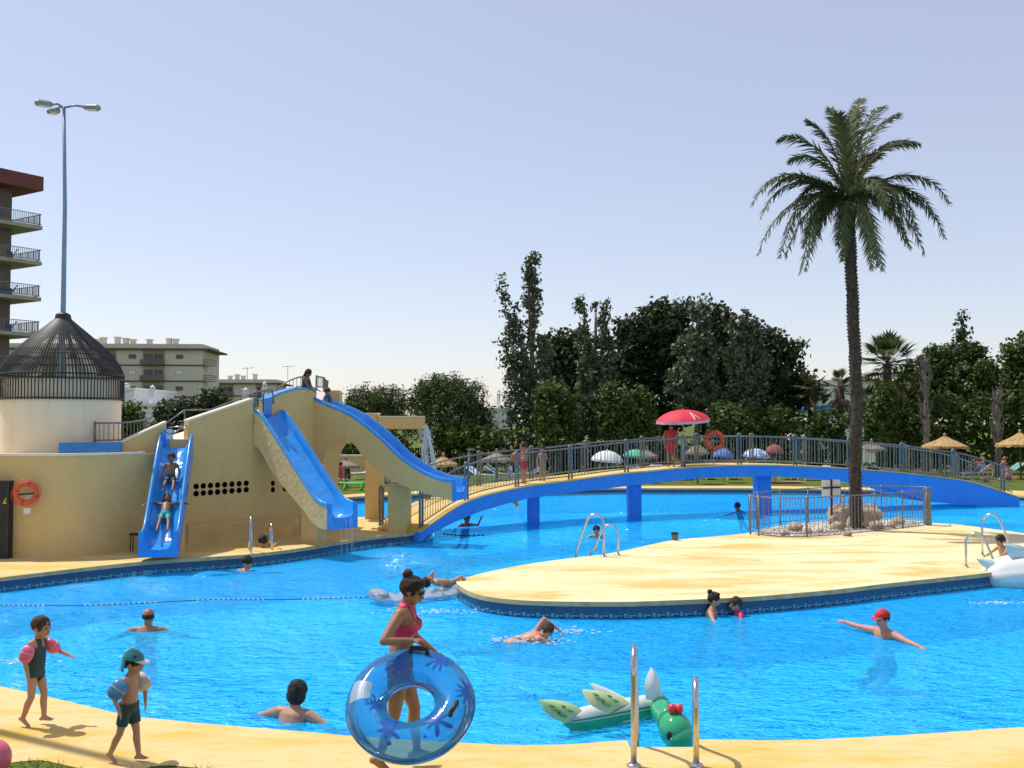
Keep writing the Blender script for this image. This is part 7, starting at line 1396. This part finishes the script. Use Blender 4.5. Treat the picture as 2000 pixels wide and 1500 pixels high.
obj('pillow', MB().ell(A0_.lerp(A1_, .06) + Vector((0, 0, .18)), (.13, .32, .09), Matrix.Rotation(math.atan2(axv.y, axv.x), 3, 'Z'), 18, 10), M['vinylclear'], ab, smooth=True)
c = A0_.lerp(A1_, .77); yw2 = math.atan2(axv.y, axv.x)
person('child lying on the clear airbed with one elbow raised, legs on its far end', (c.x, c.y, WZ + .24), yw2, 1.15, 'kid', 'skin_mid', lean=(-.97, 0, .16), head=(0, .5), armR=((-.2, -.5, .25), (.1, -.2, -.3)), armL=((.25, .1, .95), (-.75, -.2, -.75)), legR=((.85, -.12, .45), (.7, 0, -.6)), legL=((.9, .16, .12), (.9, .2, -.05)), wear=(SHORTS('greyfab', -.4),), hair='short', hairm='hair_black', vox=.012, zmode='pelvis')
# green crocodile float across the pool, in the arch
p = P(694, 958); cr_ = thing('crocodile_float', 'bright green animal float lying on the far deck seen through the arch', 'pool float', p); c = p + Vector((0, 0, .25))
obj('float_body', MB().loft(loft_body([c + Vector((x, 0, z)) for x, z in ((-.75, .1), (-.6, .06), (-.2, .0), (.3, 0), (.55, .1))], [.03, .08, .15, .16, .08], .8, 14)), M['lime'], cr_, smooth=True); obj('head', MB().ell(c + Vector((.62, 0, .42)), (.2, .17, .22)), M['lime'], cr_, smooth=True); obj('neck', MB().tube([c + Vector((.45, 0, .05)), c + Vector((.56, 0, .25)), c + Vector((.6, 0, .4))], .1, 10), M['lime'], cr_, smooth=True)
for x in (-.42, .3):
    for y in (-.14, .14): obj('leg', MB().caps(c + Vector((x, y, -.05)), c + Vector((x - .05, y * 1.6, -.2)), .06, .05), M['lime'], cr_, smooth=True)
obj('belly', MB().ell(c + Vector((.05, -.06, -.06)), (.4, .11, .08)), M['yellowcloth'], cr_, smooth=True)
# pink ball peeping in at the left bottom corner
p = P(-14, 1520); tag(obj('beach_ball', MB().ell(p + Vector((-.02, 0, .16)), (.16, .16, .16), nu=24, nv=16), M['pinkvinyl'], None, True, origin=p), 'pink inflatable ball cut off by the lower left corner', 'ball')
# dark bin on the island's far edge
p = P(1318, 1055); bn = thing('waste_bin', 'small dark cylindrical bin with a rim standing at the far edge of the island', 'bin', p); obj('bin_body', MB().lathe([(.075, 0), (.085, .14), (.085, .16)], p, 18), M['bdark'], bn, smooth='auto'); obj('bin_rim', MB().lathe([(.095, .15), (.098, .19), (.07, .195), (.068, .16)], p, 18), M['dark'], bn, smooth='auto')
# lane ropes with small floats
def lane(label, pts, gap, m1, r=.022):
    path = catmull([P(x, y, WZ) + Vector((0, 0, .012)) for x, y in pts], 10); t = thing('lane_rope', label, 'lane rope', path[0], 'float ropes across the pool'); obj('rope', MB().tube(path, .008, 5), M['navyfab'], t, smooth=True); mb = MB()
    for k, (p, tg) in enumerate(walk(path, gap)):
        if (k // 7) % 3 != 2: mb.ell(p, (r, r, r * .8), nu=8, nv=6)
    tag(obj('float_beads', mb, m1, t, True), kind='stuff')
lane('long rope of small pale floats crossing the left half of the pool', [(-40, 1182), (120, 1184), (260, 1180), (420, 1172), (560, 1172), (740, 1167)], .09, M['whitefab'], .018)
lane('short rope of dark floats under the left end of the footbridge', [(868, 1044), (890, 1046), (915, 1047), (945, 1046)], .14, M['dark'], .035)
# small bench-like stand beside the left slide
p = P(262, 1077); bs = thing('metal_stand', 'low dark metal stand between the curved wall and the left slide', 'stand', p); obj('top_bar', MB().box((p.x + .12, p.y - .1, .40), (.34, .2, .05)), M['dark'], bs)
for dx in (-.02, .26):
    for dy in (-.18, -.02): obj('leg', MB().tube([(p.x + dx, p.y + dy, 0), (p.x + dx, p.y + dy, .39)], .012, 5), M['dark'], bs)

# splashes round the swimmers
for lb, px, py, sx, sy, n_, seed in (('white splashes behind the boy doing front crawl', 1030, 1254, .55, .22, 150, 1), ('small splashes ahead of the raised arm of the crawl swimmer', 1108, 1236, .5, .12, 90, 2), ('little splashes beside the clear airbed', 850, 1198, .7, .12, 90, 3), ('broken glittering water behind the small girl with armbands', 40, 1292, .5, .2, 60, 4), ('white trickle splashing in front of the white float', 1945, 1178, .5, .2, 60, 5)):
    rs = np.random.RandomState(seed); c = P(px, py, WZ); mb = MB()
    for k in range(n_):
        x, y = rs.normal() * sx * .5, rs.normal() * sy * .5; z = abs(rs.normal()) * .035 * (n_ > 80); s_ = rs.uniform(.004, .016); mb.ell((c.x + x, c.y + y, WZ + .006 + z), (s_ * rs.uniform(1, 3.0), s_ * 1.3, s_ * .7), nu=6, nv=4)
    tag(obj('splash', mb, M['foam'] if 'foam' in M else M['fall'], None, True, origin=c), lb, 'splash', kind='stuff')
